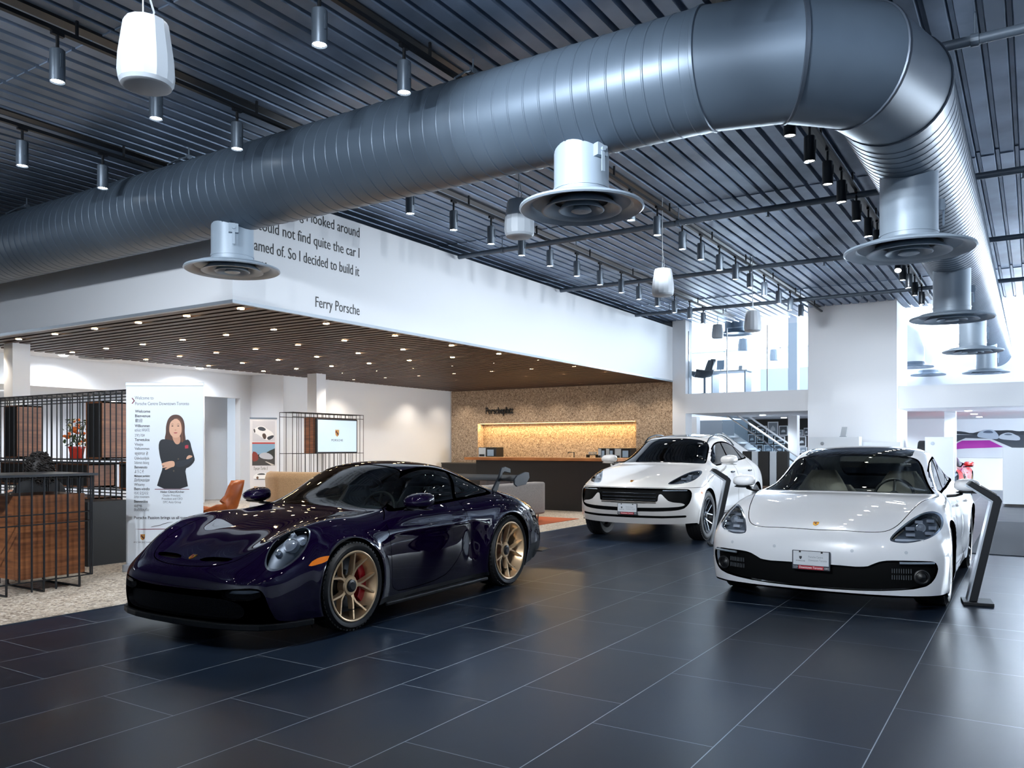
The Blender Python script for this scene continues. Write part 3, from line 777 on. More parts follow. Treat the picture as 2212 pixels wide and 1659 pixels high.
def wheel(parent, loc, side, R, rim_r, w, m_rim, m_spoke, m_cal=None, steer=0.0, spoke_fn=None, dish=0.05, cap=0.075, m_cap=None, front=True):
    """loc: wheel centre on the outer face plane; side -1 = left(-y). Built facing -y and mirrored by rotation."""
    root = empty('wheel', loc, (0 if side < 0 else PI) + steer, parent)
    sw = R - rim_r
    t = MB(); pr = [(rim_r - 0.004, 0.012), (rim_r + sw * .25, -0.004), (rim_r + sw * .6, -0.008), (R - 0.022, 0.004), (R - 0.006, 0.02)]
    yy = 0.03
    tread = []
    nb = 4
    for k in range(nb):
        y0 = 0.03 + (w - 0.06) * k / nb; y1 = 0.03 + (w - 0.06) * (k + 1) / nb
        tread += [(R, y0 + 0.004), (R, y1 - 0.004), (R - 0.008, y1 - 0.003), (R - 0.008, y1 + 0.003)]
    tread = tread[:-2]
    pr += tread + [(R - 0.006, w - 0.02), (R - 0.03, w - 0.002), (rim_r, w - 0.015)]
    t.lathe(pr, axis='y', seg=56, caps=False)
    for k in range(56):     # shoulder tread blocks
        a = 2 * PI * k / 56
        t.cbox(((R - .006) * math.cos(a), 0.026, (R - .006) * math.sin(a)), (0.010, 0.022, 0.022), Matrix.Rotation(-a, 4, 'Y'))
    t.build('tire', M_RUBBER, root, smooth=40)
    r = MB()
    r.lathe([(rim_r + .004, -0.002), (rim_r - .004, -0.006), (rim_r - .014, -0.002), (rim_r - .02, 0.012), (rim_r - .036, 0.05), (rim_r - .05, 0.09), (rim_r - .05, w - .04), (rim_r, w - .02)], axis='y', seg=56, caps=False)
    r.build('rim', m_rim, root, smooth=35)
    r = MB(); spoke_fn(r, rim_r, dish)
    r.build('spokes', m_spoke, root, smooth=35)
    h = MB(); h.lathe([(0.001, dish - .03), (cap * .55, dish - .03), (cap * .6, dish - .026), (cap * .95, dish - .022), (cap, dish - .01), (cap, dish + .05)], axis='y', seg=28, caps=False)
    h.build('hub_cap', m_cap or M_DARK, root, smooth=35)
    d = MB(); dr = rim_r * 0.80
    d.lathe([(0.07, dish + .065), (dr * .55, dish + .065), (dr * .56, dish + .085), (dr, dish + .085), (dr, dish + .115), (0.07, dish + .115)], axis='y', seg=40, caps=False)
    d.build('brake_disc', MATS.get('disc') or mat('disc', '#56585c', 0.32, 1.0), root, smooth=35)
    if m_cal:
        c = MB(); R1, R2 = dr * 0.74, dr * 1.10
        a0, a1 = -0.75, 0.75
        arc = [(a0 + (a1 - a0) * k / 12) for k in range(13)]
        out = [(R2 * math.cos(a), R2 * math.sin(a)) for a in arc] + [(R1 * math.cos(a) * (1 - .05 * math.cos(3 * a)), R1 * math.sin(a)) for a in arc[::-1]]
        c.prism(out, dish + .03, dish + .16, 'y')
        o = c.build('brake_caliper', m_cal, root, smooth=40, bevel=0.006)
        fd = 1 if side < 0 else -1
        o.rotation_euler = (0, 0, 0) if fd * (1 if front else -1) > 0 else (0, PI, 0)
    return root

def y_spokes(n, wid=0.016, hub=0.062, split=0.42, spread=0.62, deep=0.035):
    def fn(r, rim_r, dish):
        for k in range(n):
            a = 2 * PI * k / n + PI / 2
            da = spread * PI / n
            def P(rad, ang, y): return (rad * math.cos(ang), y, rad * math.sin(ang))
            rm = rim_r * split; re = rim_r - .012
            for s in (-1, 1):
                path = [(hub, a + s * 0.16, dish), (rm * .8, a + s * .05, dish - .008), (rm * 1.15, a + s * da * .38, dish - .012), (re, a + s * da, 0.004)]
                R = []
                for i, (rad, ang, y) in enumerate(path):
                    w = wid * (1.25 if i == 0 else 1.0 if i < 3 else .85)
                    er = Vector((math.cos(ang), 0, math.sin(ang))); et = Vector((-math.sin(ang), 0, math.cos(ang)))
                    c = Vector(P(rad, ang, y)); D = deep * (1.3 if i < 3 else 1.0)
                    R.append([c - et * w * .6, c + et * w * .6, c + et * w * 1.0 + Vector((0, D, 0)), c - et * w * 1.0 + Vector((0, D, 0))])
                r.rings(R)
        r.lathe([(0.035, dish - .012), (hub + .012, dish - .012), (hub + .022, dish), (hub + .022, dish + .06)], axis='y', seg=30, caps=False)
    return fn

def tilt_matrix(n, up=(0, 0, 1)):
    """frame whose local Z is the normal n and local Y points as far up as it can"""
    n = Vector(n).normalized(); x = Vector(up).cross(n); x.normalize(); y = n.cross(x)
    M = Matrix((x, y, n)).transposed().to_4x4()
    return M
def crest(name, parent, p, n, h, m1=None, up=(0, 0, 1)):
    """enamel shield badge lying on a surface"""
    M = tilt_matrix(n, up); M.translation = Vector(p)
    root = empty(name, (0, 0, 0), 0, parent); root.matrix_local = M
    w = h * .78
    out = [(-.5, .42), (-.42, .5), (-.2, .44), (0, .5), (.2, .44), (.42, .5), (.5, .42), (.5, 0), (.42, -.25), (.2, -.44), (0, -.52), (-.2, -.44), (-.42, -.25), (-.5, 0)]
    def plate(nm, k, d0, d1, mm, pts=out):
        mb = MB(); mb.prism([(a * w * k, b * h * k) for a, b in pts], d0, d1, 'z'); return mb.build(nm, mm, root)
    gold = mat('badge_gold', '#d9a13a', 0.28, 0.9); red = mat('badge_red', '#9c1c1c', 0.35); blk = M_BLACK
    plate('shield', 1.0, 0.0, h * .06, gold)
    q = MB()
    for x0, y0 in ((-.38, .05), (.04, -.35)):
        for k in range(3):
            q.prism([((x0 + .12 * k) * w, y0 * h), ((x0 + .12 * k + .06) * w, y0 * h), ((x0 + .12 * k + .06) * w, (y0 + .28) * h), ((x0 + .12 * k) * w, (y0 + .28) * h)], h * .05, h * .085, 'z')
    q.build('red_stripes', red, root)
    q = MB(); q.prism([(-.13 * w, .16 * h), (.13 * w, .16 * h), (.13 * w, -.05 * h), (0, -.16 * h), (-.13 * w, -.05 * h)], h * .05, h * .10, 'z')
    q.prism([(-.4 * w, .30 * h), (.4 * w, .30 * h), (.4 * w, .38 * h), (-.4 * w, .38 * h)], h * .05, h * .08, 'z')
    q.build('inner_shield', blk, root)
    return root
def mirror_part(B, parent, p, side, m_top, m_low, sc=1.0, stalk=None, mat_glass=None):
    """door mirror; p: centre of the housing (right-hand side), mirrored for side=-1"""
    x, y, z = p
    root = empty('side_mirror', (0, 0, 0), 0, parent)
    S = []
    for k, (dx, ry, rz) in enumerate([(-.115, .035, .012), (-.10, .075, .032), (-.065, .10, .048), (-.01, .115, .060), (.05, .116, .063), (.06, .108, .057)]):
        S.append([(q[0], q[1] * side, q[2]) for q in supell(x + dx * sc, y, z + .004 * k, ry * sc, rz * sc, 24, 2.5, 'yz')])
    o = MB(); o.rings(S); o.build('mirror_housing', m_top, root, smooth=50)
    g = MB(); g.rings([[(q[0], q[1] * side, q[2]) for q in supell(x + .062 * sc, y, z + .02, .10 * sc, .05 * sc, 24, 2.6, 'yz')], [(q[0], q[1] * side, q[2]) for q in supell(x + .066 * sc, y, z + .02, .098 * sc, .048 * sc, 24, 2.6, 'yz')]])
    g.build('mirror_glass', M_CHROME, root)
    b = MB()
    b.rings([[(q[0], q[1] * side, q[2]) for q in supell(x + dx, yy, zz, a, c, 12, 2.4, 'xz')] for dx, yy, zz, a, c in stalk])
    b.rings([[(q[0], q[1] * side, q[2]) for q in supell(x + dx * sc, y, z - .07 * sc + zz, rx * sc, .008, 16, 2.2, 'yz')] for dx, rx, zz in ((-.08, .06, .035), (-.03, .1, .022), (.03, .105, .014), (.055, .1, .014))])
    b.build('mirror_base', m_low, root, smooth=50)
    return root
def seat(parent, x, y, z, m, h=0.62, w=0.25, lean=0.22, head=True):
    root = empty('seat', (x, y, z), 0, parent)
    b = MB(); S = []
    for k in range(9):
        t = k / 8; ww = w * (1.0 + .06 * math.sin(PI * t)) * (1 if t < .55 else 1 - .55 * ((t - .55) / .45) ** 1.5)
        S.append(supell(lean * t * h * 1.4, 0, t * h + .16, .055 + .03 * (1 - t), ww, 20, 3.0))
    b.rings(S); b.build('seat_back', m, root, smooth=50)
    c = MB(); c.rings([supell(-.22, 0, zz, .28 * k, w * k, 20, 3.2) for zz, k in ((0, .9), (.05, 1), (.13, 1), (.16, .9))]); c.build('seat_cushion', m, root, smooth=50)
    for s in (-1, 1):
        e = MB(); e.tube([(-.02, s * w * .86, .2), (.06, s * w * .98, .34), (.12, s * w * .9, .46)], [.05, .06, .03], 10); e.build('side_bolster', m, root, smooth=60)
    return root
def steering_wheel(parent, p, m, R=0.185, tilt=0.42):
    root = empty('steering_wheel', p, 0, parent); root.rotation_euler = (0, tilt - PI / 2, 0)
    r = MB(); r.tube([(R * math.cos(2 * PI * k / 36), R * math.sin(2 * PI * k / 36), 0) for k in range(36)], 0.016, 8, closed=True)
    for a in (0.0, PI, -PI / 2 if False else PI / 2):
        r.tube([(0, 0, 0.01), (R * math.cos(a), R * math.sin(a), 0)], 0.014, 6)
    r.lathe([(0.001, -.02), (.05, -.02), (.06, 0), (.05, .03), (.001, .03)], axis='z', seg=20, caps=False)
    r.build('rim', m, root, smooth=50)
    return root
def dash(parent, x0, x1, z, w, m, hood_y=None):
    d = MB(); S = []
    for k in range(13):
        yy = -w + 2 * w * k / 12; e = 1 - .12 * (yy / w) ** 2
        bump = .045 * math.exp(-((yy - hood_y) / .17) ** 2) if hood_y is not None else 0
        S.append([(x0, yy, z - .02), (x0 + .5 * (x1 - x0), yy, z + .012 + .5 * bump), (x1 * e + x0 * (1 - e) - .03, yy, z + bump), (x1 * e + x0 * (1 - e), yy, z - .03 + bump), (x1 - .06, yy, z - .12), (x1 - .02, yy, z - .22), (x0, yy, z - .3)])
    d.rings(S); return d.build('dashboard', m, parent, smooth=40)
def plate_part(parent, p, yaw, lines=True, tiltx=0.0):
    """dealer plate in a dark holder; p: centre, facing -x locally (front of the car)"""
    root = empty('license_plate', p, 0, parent); root.rotation_euler = (PI / 2, 0, -PI / 2 + yaw)
    w, h = 0.315, 0.165
    f = MB(); f.cbox((0, 0, 0), (w, h, .012)); f.build('plate_frame', mat('plate_frame', '#3a3f47', .35), root, bevel=.008)
    a = MB(); a.cbox((0, .017, .008), (w * .93, h * .72, .004)); a.build('plate', mat('plate_white', '#d9dde2', .4), root)
    r = MB(); r.cbox((.0, -.062, .008), (w * .66, .030, .004)); r.build('red_strip', mat('plate_red', '#b92232', .4), root)
    for sx in (-.09, .09):
        c = MB(); c.cbox((sx, .073, .010), (.016, .016, .006)); c.build('plate_clip', M_DARK, root)
    gt = mat('plate_grey_ink', '#8b929a', .5); wt = mat('plate_white_ink', '#f0f2f4', .5)
    text('plate_text', 'Porsche Centre', .026, gt, root, (-.02, .022, .0105), (0, 0, 0), fit=.118, ext=.0003)
    text('plate_text', 'Downtown Toronto', .026, gt, root, (-.02, -.006, .0105), (0, 0, 0), fit=.150, ext=.0003)
    text('plate_text', 'PORSCHE', .015, mat('plate_dark_ink', '#30353b', .5), root, (-.085, -.012, .0105), (0, 0, 0), 1.15, 'CENTER', ext=.0003)
    text('strip_text', 'Downtown Toronto', .027, wt, root, (0, -.070, .0105), (0, 0, 0), fit=.19, align='CENTER', ext=.0003, bold=.0003)
    text('strip_text', 'Porsche\nCentre', .012, wt, root, (-.147, -.060, .0105), (0, 0, 0), 1, ext=.0003)
    text('strip_text', 'DFC', .02, wt, root, (.112, -.069, .0105), (0, 0, 0), 1, ext=.0003)
    s = MB(); s.prism([(-.085 + a * .022, .02 + b * .026) for a, b in ((-.5, .5), (.5, .5), (.5, 0), (.25, -.4), (0, -.55), (-.25, -.4), (-.5, 0))], .0095, .0108, 'z'); s.build('plate_shield', mat('plate_dark_ink', '#30353b', .5), root)
    return root
# ================================================================ dark purple sports coupe
def build_sports_coupe():
    R = [
     [(-1.00,0,.14),(-.99,.25,.14),(-.965,.48,.14),(-.925,.65,.14),(-.86,.78,.14),(-.78,.855,.14),(-.70,.885,.14),(-.62,.895,.14),(-.55,.90,.14),(-.50,.90,.14),(-.45,.90,.14)],
     [(-1.03,0,.27),(-1.02,.25,.27),(-.995,.48,.27),(-.955,.65,.27),(-.88,.79,.27),(-.79,.87,.265),(-.69,.90,.255),(-.60,.91,.24),(-.53,.91,.21),(-.47,.905,.175),(-.42,.90,.14)],
     [(-1.035,0,.40),(-1.025,.25,.40),(-1.0,.48,.40),(-.955,.65,.40),(-.875,.79,.40),(-.775,.87,.395),(-.67,.903,.375),(-.57,.915,.33),(-.49,.915,.27),(-.43,.91,.20),(-.38,.90,.14)],
     [(-1.01,0,.51),(-1.0,.25,.51),(-.97,.47,.51),(-.92,.64,.51),(-.84,.78,.51),(-.735,.86,.50),(-.62,.90,.475),(-.51,.917,.42),(-.42,.918,.34),(-.36,.91,.24),(-.32,.90,.14)],
     [(-.95,0,.585),(-.935,.24,.59),(-.895,.45,.60),(-.83,.60,.615),(-.74,.735,.63),(-.63,.835,.61),(-.50,.893,.575),(-.39,.918,.50),(-.31,.92,.39),(-.27,.91,.27),(-.24,.90,.14)],
     [(-.78,0,.66),(-.77,.22,.665),(-.74,.42,.675),(-.66,.565,.725),(-.56,.68,.772),(-.45,.79,.737),(-.33,.872,.66),(-.23,.91,.57),(-.18,.922,.44),(-.15,.912,.29),(-.14,.90,.14)],
     [(-.50,0,.755),(-.495,.22,.757),(-.47,.42,.763),(-.40,.565,.812),(-.31,.675,.852),(-.22,.78,.815),(-.12,.86,.72),(-.05,.903,.61),(-.02,.92,.47),(0,.912,.30),(0,.90,.14)],
     [(-.15,0,.845),(-.145,.22,.845),(-.13,.43,.843),(-.07,.57,.872),(.0,.675,.889),(.07,.77,.85),(.15,.85,.755),(.2,.893,.64),(.22,.908,.49),(.24,.90,.31),(.25,.885,.14)],
     [(.2,0,.905),(.2,.22,.903),(.22,.44,.893),(.27,.59,.893),(.31,.685,.888),(.36,.765,.855),(.42,.835,.785),(.46,.872,.66),(.48,.882,.50),(.49,.878,.31),(.5,.865,.14)],
     [(.50,0,.938),(.51,.24,.936),(.545,.46,.928),(.60,.63,.915),(.65,.70,.907),(.70,.76,.875),(.76,.815,.81),(.80,.85,.68),(.80,.862,.51),(.80,.86,.32),(.8,.85,.15)],
     [(.78,0,1.055),(.79,.23,1.05),(.82,.43,1.03),(.88,.605,.995),(.93,.70,.945),(.98,.755,.89),(1.03,.81,.82),(1.06,.845,.69),(1.06,.857,.52),(1.06,.857,.33),(1.06,.85,.15)],
     [(1.04,0,1.172),(1.05,.22,1.165),(1.07,.42,1.142),(1.11,.575,1.093),(1.16,.672,1.005),(1.21,.735,.905),(1.26,.805,.825),(1.28,.845,.70),(1.28,.86,.53),(1.28,.86,.33),(1.28,.85,.15)],
     [(1.26,0,1.245),(1.265,.21,1.238),(1.28,.41,1.215),(1.31,.55,1.163),(1.36,.65,1.055),(1.42,.725,.915),(1.48,.805,.83),(1.5,.85,.71),(1.5,.865,.54),(1.5,.863,.34),(1.5,.85,.15)],
     [(1.52,0,1.275),(1.52,.2,1.268),(1.53,.41,1.243),(1.55,.54,1.193),(1.59,.645,1.07),(1.64,.715,.925),(1.7,.80,.84),(1.73,.855,.72),(1.74,.875,.55),(1.74,.87,.35),(1.74,.85,.15)],
     [(1.85,0,1.26),(1.85,.2,1.253),(1.86,.40,1.228),(1.88,.53,1.173),(1.9,.64,1.06),(1.93,.705,.935),(1.97,.805,.86),(1.98,.875,.745),(1.98,.90,.57),(1.98,.89,.36),(1.98,.86,.15)],
     [(2.18,0,1.185),(2.18,.2,1.178),(2.19,.39,1.153),(2.2,.52,1.103),(2.2,.63,1.025),(2.22,.70,.945),(2.23,.82,.885),(2.23,.90,.775),(2.23,.93,.59),(2.22,.915,.37),(2.22,.88,.15)],
     [(2.5,0,1.075),(2.5,.2,1.07),(2.5,.38,1.05),(2.5,.52,1.015),(2.5,.64,.978),(2.49,.72,.945),(2.48,.835,.89),(2.48,.915,.78),(2.47,.94,.60),(2.46,.925,.38),(2.46,.89,.15)],
     [(2.83,0,.955),(2.83,.22,.953),(2.82,.40,.945),(2.81,.53,.935),(2.79,.65,.92),(2.77,.76,.90),(2.75,.85,.855),(2.73,.915,.76),(2.71,.935,.60),(2.7,.92,.38),(2.7,.89,.15)],
     [(3.13,0,.875),(3.125,.24,.873),(3.11,.44,.868),(3.08,.58,.86),(3.05,.69,.85),(3.01,.785,.82),(2.98,.86,.77),(2.95,.905,.69),(2.92,.92,.56),(2.9,.91,.38),(2.88,.88,.17)],
     [(3.36,0,.80),(3.35,.26,.80),(3.33,.46,.795),(3.29,.60,.785),(3.24,.71,.77),(3.19,.80,.735),(3.14,.86,.68),(3.09,.89,.61),(3.05,.90,.50),(3.01,.89,.35),(2.98,.86,.18)],
     [(3.5,0,.63),(3.49,.27,.63),(3.46,.48,.625),(3.41,.63,.61),(3.35,.74,.59),(3.29,.82,.56),(3.23,.87,.52),(3.18,.885,.46),(3.13,.885,.38),(3.09,.87,.29),(3.06,.85,.19)],
     [(3.53,0,.42),(3.52,.28,.42),(3.48,.5,.415),(3.43,.65,.40),(3.37,.76,.385),(3.32,.82,.365),(3.27,.85,.34),(3.22,.86,.30),(3.17,.86,.26),(3.13,.855,.22),(3.1,.84,.20)],
     [(3.44,0,.22),(3.43,.27,.22),(3.41,.48,.22),(3.38,.62,.22),(3.33,.73,.22),(3.29,.78,.22),(3.25,.80,.215),(3.22,.815,.21),(3.19,.82,.21),(3.16,.825,.205),(3.14,.825,.20)]]
    for i, k in ((3, 1), (4, 1), (5, 1.1), (6, 1), (7, .9), (8, .85), (9, .8), (10, .5), (11, .2)):
        R[i] = [(x, y, z - .042 * k * min(1, max(0, (z - .4) / .2))) for x, y, z in R[i]]
    SX, SY, SZ = .955, 1.01, .995
    wf, wr = 0.0, 2.457
    def warp(P):
        P = P.copy()
        f_ = P[:, 0] < -.35; P[f_, 0] = -.35 + (P[f_, 0] + .35) * .88
        P[:, 1] *= 1 - .085 * np.clip((-.25 - P[:, 0]) / .5, 0, 1)
        for xc, zc, Ra, A in ((wf, .335, .375, .012), (wr, .352, .392, .016)):
            rho = np.hypot((P[:, 0] - xc) * SX, P[:, 2] - zc); m = np.exp(-((rho - Ra - .012) / .032) ** 2) * (P[:, 1] > .55)
            P[:, 1] += A * m
        # hollow ahead of the rear wheel
        P[:, 1] -= .035 * np.exp(-((P[:, 0] - 1.82) / .13) ** 2 - ((P[:, 2] - .5) / .16) ** 2) * (P[:, 1] > .6)
        # crease along the door
        P[:, 1] += .010 * np.exp(-((P[:, 2] - .70) / .025) ** 2) * np.clip((P[:, 0] - .4) / .5, 0, 1) * np.clip((2.0 - P[:, 0]) / .5, 0, 1) * (P[:, 1] > .6)
        return P
    B = Body(R, (SX, SY, SZ), warp=warp)
    for xc, zc, Ra in ((wf * SX, .335, .372), (wr * SX, .352, .390)):
        B.cut(np.hypot(B.V[:, 0] - xc, B.V[:, 2] - zc) - Ra, 'body', 'arch', where=lambda c: c[1] > .5)
    up = lambda c: c[1] > .71 - .26 * min(1, max(0, (c[0] - .6) / .6)) and c[2] > .80
    dlo = [(.63,.868),(.80,.972),(1.0,1.085),(1.2,1.175),(1.4,1.208),(1.6,1.210),(1.85,1.172),(2.1,1.095),(2.32,1.01),(2.42,.963),(2.40,.945),(2.2,.93),(1.9,.914),(1.6,.902),(1.1,.885),(.8,.874)]
    B.poly('side', dlo, 'body', 'trim', up, 2, grow=.012)
    B.poly('side', dlo, 'trim', 'sidewin', up, 2, grow=-.012)
    B.poly('side', [(1.675,.86),(1.735,.86),(1.90,1.20),(1.84,1.20)], 'sidewin', 'trim', up, 0)
    B.poly('side', [(.55,.84),(.775,.84),(.765,.99),(.6,.95)], 'sidewin', 'trim', up, 0)
    ws = [(.49,-.3),(.49,0),(.505,.25),(.545,.45),(.60,.60),(.655,.668),(.72,.655),(.95,.575),(1.17,.49),(1.225,.45),(1.25,.3),(1.26,0),(1.26,-.3)]
    B.poly('top', ws, 'body', 'trim', lambda c: c[2] > .82 and c[0] < 1.4, 1, grow=.008)
    B.poly('top', ws, 'trim', 'windshield', lambda c: c[2] > .82 and c[0] < 1.4 and c[1] < .70, 1, grow=-.006)
    B.poly('top', [(1.97,-.3),(1.97,.28),(2.0,.38),(2.15,.42),(2.55,.47),(2.66,.44),(2.70,.3),(2.71,-.3)], 'body', 'rearwin', lambda c: c[2] > .9, 1)
    # headlight ellipse seen from above
    def ell(Q, cx, cy, a, b, ang):
        u = (Q[:, 0] - cx) * math.cos(ang) + (Q[:, 1] - cy) * math.sin(ang); v = -(Q[:, 0] - cx) * math.sin(ang) + (Q[:, 1] - cy) * math.cos(ang)
        return (np.hypot(u / a, v / b) - 1) * min(a, b)
    hl = (-.515, .705, .212, .094, .02)
    w_hl = lambda c: c[2] > .45 and c[0] < 0 and c[1] > .4
    B.cut(ell(B.uv('top'), *hl), 'body', 'hl_rim', w_hl)
    B.cut(ell(B.uv('top'), hl[0], hl[1], hl[2] - .014, hl[3] - .009, hl[4]), 'hl_rim', 'headlight', w_hl)
    fr = lambda c: c[0] < -.3
    B.poly('front', [(-.2,.392),(.35,.392),(.55,.415),(.70,.425),(.745,.39),(.775,.28),(.80,.172),(.97,.165),(.97,.02),(-.2,.02)], 'body', 'bumper', fr, 1)
    B.poly('front', [(-.3,.345),(.42,.345),(.58,.325),(.64,.27),(.60,.20),(.4,.188),(-.3,.188)], 'bumper', 'intake', fr, 2)
    B.poly('front', [(.50,.400),(.72,.410),(.725,.385),(.51,.378)], 'bumper', 'drl', fr, 1)
    B.poly('front', [(.46,.412),(.72,.420),(.735,.340),(.46,.332)], 'bumper', 'intake', fr, 1)
    B.panel('top', [(-.89,-.3),(-.89,.0),(-.875,.22),(-.82,.40),(-.70,.50),(-.4,.545),(0,.58),(.38,.63),(.56,.62),(.50,.40),(.455,.2),(.44,0),(.44,-.3)], 'body', 'hood', lambda c: c[2] > .42 and c[0] < .72, 2)
    B.poly('top', [(-.83,.09),(-.80,.38),(-.745,.41),(-.765,.12)], 'hood', 'vent', lambda c: c[2] > .4, 1)
    B.panel('side', [(.51,.97),(.51,.30),(.56,.215),(.8,.20),(1.3,.225),(1.5,.32),(1.66,.48),(1.745,.645),(1.76,.80),(1.73,.97)], 'body', 'door', lambda c: c[1] > .5, 1)
    B.poly('side', [(-.49,.535),(-.30,.565),(-.25,.61),(-.40,.592)], 'body', 'marker', lambda c: c[1] > .5, 1)
    B.poly('side', [(.30,.185),(2.2,.185),(2.2,.05),(.30,.05)], 'body', 'skirt', lambda c: c[1] > .5, 0)
    B.poly('side', [(2.9,.36),(3.7,.42),(3.7,.05),(2.9,.05)], 'body', 'bumper_rear', None, 0)
    B.poly('front', [(-.2,.735),(.6,.735),(.80,.70),(.82,.66),(.6,.685),(-.2,.69)], 'body', 'taillight', lambda c: c[0] > 3.0, 1)

    root = empty('sports_coupe', (4.575, 5.287, 0), .048)
    tag(root, 'dark purple sports coupe with gold wheels and a tall rear wing', 'car')
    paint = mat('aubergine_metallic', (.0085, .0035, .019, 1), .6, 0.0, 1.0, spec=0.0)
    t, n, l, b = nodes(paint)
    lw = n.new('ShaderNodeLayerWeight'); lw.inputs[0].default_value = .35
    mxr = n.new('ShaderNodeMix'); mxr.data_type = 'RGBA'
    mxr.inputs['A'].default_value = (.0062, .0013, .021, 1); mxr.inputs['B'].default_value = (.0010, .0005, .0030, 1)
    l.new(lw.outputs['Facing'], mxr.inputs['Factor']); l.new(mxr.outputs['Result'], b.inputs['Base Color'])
    satin = mat('satin_black_trim', '#0b0c0f', .4, spec=.3)
    gls = glass('coupe_glass', '#c3cfca', ior=1.5)
    blk = M_DARK
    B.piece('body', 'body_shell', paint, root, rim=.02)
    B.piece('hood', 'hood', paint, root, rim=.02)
    for o in B.piece('door', 'door', paint, root, rim=.02, sides='split'):
        sd = 1 if o.data.vertices[0].co.y > 0 else -1
        p = B.probe(1.62, 0, .70, 'side'); h = MB()
        h.rings([supell(p[0] + dx, sd * (p[1] + .012), p[2], .001 + a, .014 * k, 12, 2.4, 'xz') if False else [(p[0] + dx, sd * (p[1] + oy + .014 * math.cos(2 * PI * q / 10)), p[2] + a * math.sin(2 * PI * q / 10)) for q in range(10)] for dx, oy, a, k in ((-.12, -.006, .004, 1), (-.09, .010, .014, 1), (.06, .012, .015, 1), (.11, -.004, .005, 1))])
        h.build('door_handle', paint, o, smooth=60)
    B.piece('trim', 'window_trim', satin, root, off=.003, rim=.015)
    B.piece('windshield', 'windshield', gls, root, off=.004, rim=0)
    B.piece('rearwin', 'rear_window', gls, root, off=.003, rim=0)
    B.piece('sidewin', 'side_window', gls, root, off=.004, rim=0, sides='split')
    B.piece('bumper', 'front_bumper', satin, root, rim=.05)
    B.piece('bumper_rear', 'rear_bumper', satin, root, rim=.02)
    B.piece('skirt', 'side_skirt', satin, root, rim=.02, sides='split')
    gm = mat('intake_mesh', '#050607', .7, spec=.12); mix_noise(gm, '#020203', '#121419', 160, 1, fac=(.45, .55))
    B.piece('intake', 'air_intake', gm, root, off=.035, rim=0)
    B.piece('drl', 'daytime_light', mat('drl_smoked', '#2b323a', .12, .6), root, off=.004, rim=.02, sides='split')
    B.piece('vent', 'hood_vent', satin, root, off=.03, rim=0, sides='split')
    B.piece('marker', 'side_marker', mat('amber_lens', '#d8741a', .15, 0, .6, emit='#d8741a', estr=.15), root, rim=.01, sides='split')
    B.piece('taillight', 'taillight', mat('red_lens', '#7c0e12', .12, 0, 1), root, rim=.01)
    chrome_d = mat('headlight_bowl', '#6f7881', .3, .2)
    rimd = mat('headlight_rim', '#aab2bb', .12, .9)
    for sd in (1, -1):
        cov = B.piece('headlight', 'headlight', glass('lamp_cover', '#f4f8ff', ior=1.45), root, off=.002, rim=0, sides=sd)
        B.piece('hl_rim', 'headlight_ring', rimd, cov, off=.001, rim=.03, sides=sd)
        B.piece('headlight', 'headlight_bowl', chrome_d, cov, off=.055, rim=0, sides=sd)
        c = B.probe(-.50, .70, 0, 'top'); nn = B.normal_at(c)
        for (dx, dy, rr, nm) in ((.02, .012, .052, 'lamp_projector'), (.10, .045, .024, 'lamp_bulb'), (.085, -.04, .024, 'lamp_bulb'), (-.08, -.02, .02, 'lamp_bulb')):
            q = B.probe(-.50 + dx, .70 + dy, 0, 'top'); m = MB()
            M = Matrix.Translation((q[0] - nn[0] * .045, sd * (q[1] - nn[1] * .045), q[2] - nn[2] * .045)) @ Vector((-.75, sd * .15, .62)).to_track_quat('Z', 'Y').to_matrix().to_4x4()
            m.lathe([(rr * 1.15, -.03), (rr * 1.15, .012), (rr, .014), (rr * .92, .004), (rr * .6, .014), (.001, .02)], seg=22, caps=False); m.xf(M)
            m.build(nm, mat('projector_lens', '#e3eaf1', .12, .3), cov, smooth=40)
    # splitter lip, side blades
    s = MB(); out = [(-.967, 0), (-.957, .25), (-.93, .46), (-.89, .61), (-.83, .73), (-.74, .81), (-.62, .865), (-.45, .90)]
    out = [(x * SX, y * SY) for x, y in out]
    full = [(x, -y) for x, y in out[::-1]] + out[1:]
    s.prism(full + [(-.42 * SX, .80), (-.42 * SX, -.80)], .125, .17, 'z'); s.build('front_splitter', satin, root, bevel=.008)
    for sd in (1, -1):
        m = MB(); m.prism([(.42 * SX, sd * .80), (.42 * SX, sd * .905), (1.2 * SX, sd * .915), (2.02 * SX, sd * .93), (2.06 * SX, sd * .80)], .115, .145, 'z'); m.build('side_blade', satin, root, bevel=.008)
        m = MB(); m.lathe([(.372, -.30), (.372, .0)], axis='y', seg=40, caps=False, a0=-.25, a1=PI + .25); m.xf(Matrix.Translation((0, sd * .90 if sd > 0 else -.60, .335))); m.build('wheel_well', blk, root)
        m = MB(); m.lathe([(.39, -.34), (.39, 0)], axis='y', seg=40, caps=False, a0=-.25, a1=PI + .25); m.xf(Matrix.Translation((wr * SX, sd * .90 if sd > 0 else -.56, .352))); m.build('wheel_well', blk, root)
        m = MB(); m.rings([[(3.12, sd * .88, .27), (3.12, sd * .88, .29), (3.42, sd * .80, .29), (3.42, sd * .80, .27)], [(3.16, sd * .945, .27), (3.16, sd * .945, .28), (3.40, sd * .93, .28), (3.40, sd * .93, .27)]]); m.v = [(x * SX, y, z) for x, y, z in m.v]; m.build('rear_winglet', satin, root)
    gold = mat('gold_wheel', '#e3c096', .32, .55); red = mat('caliper_red', '#d80a22', .3, 0, .6)
    fn = y_spokes(5, .0135, .058, .46, .50, .034)
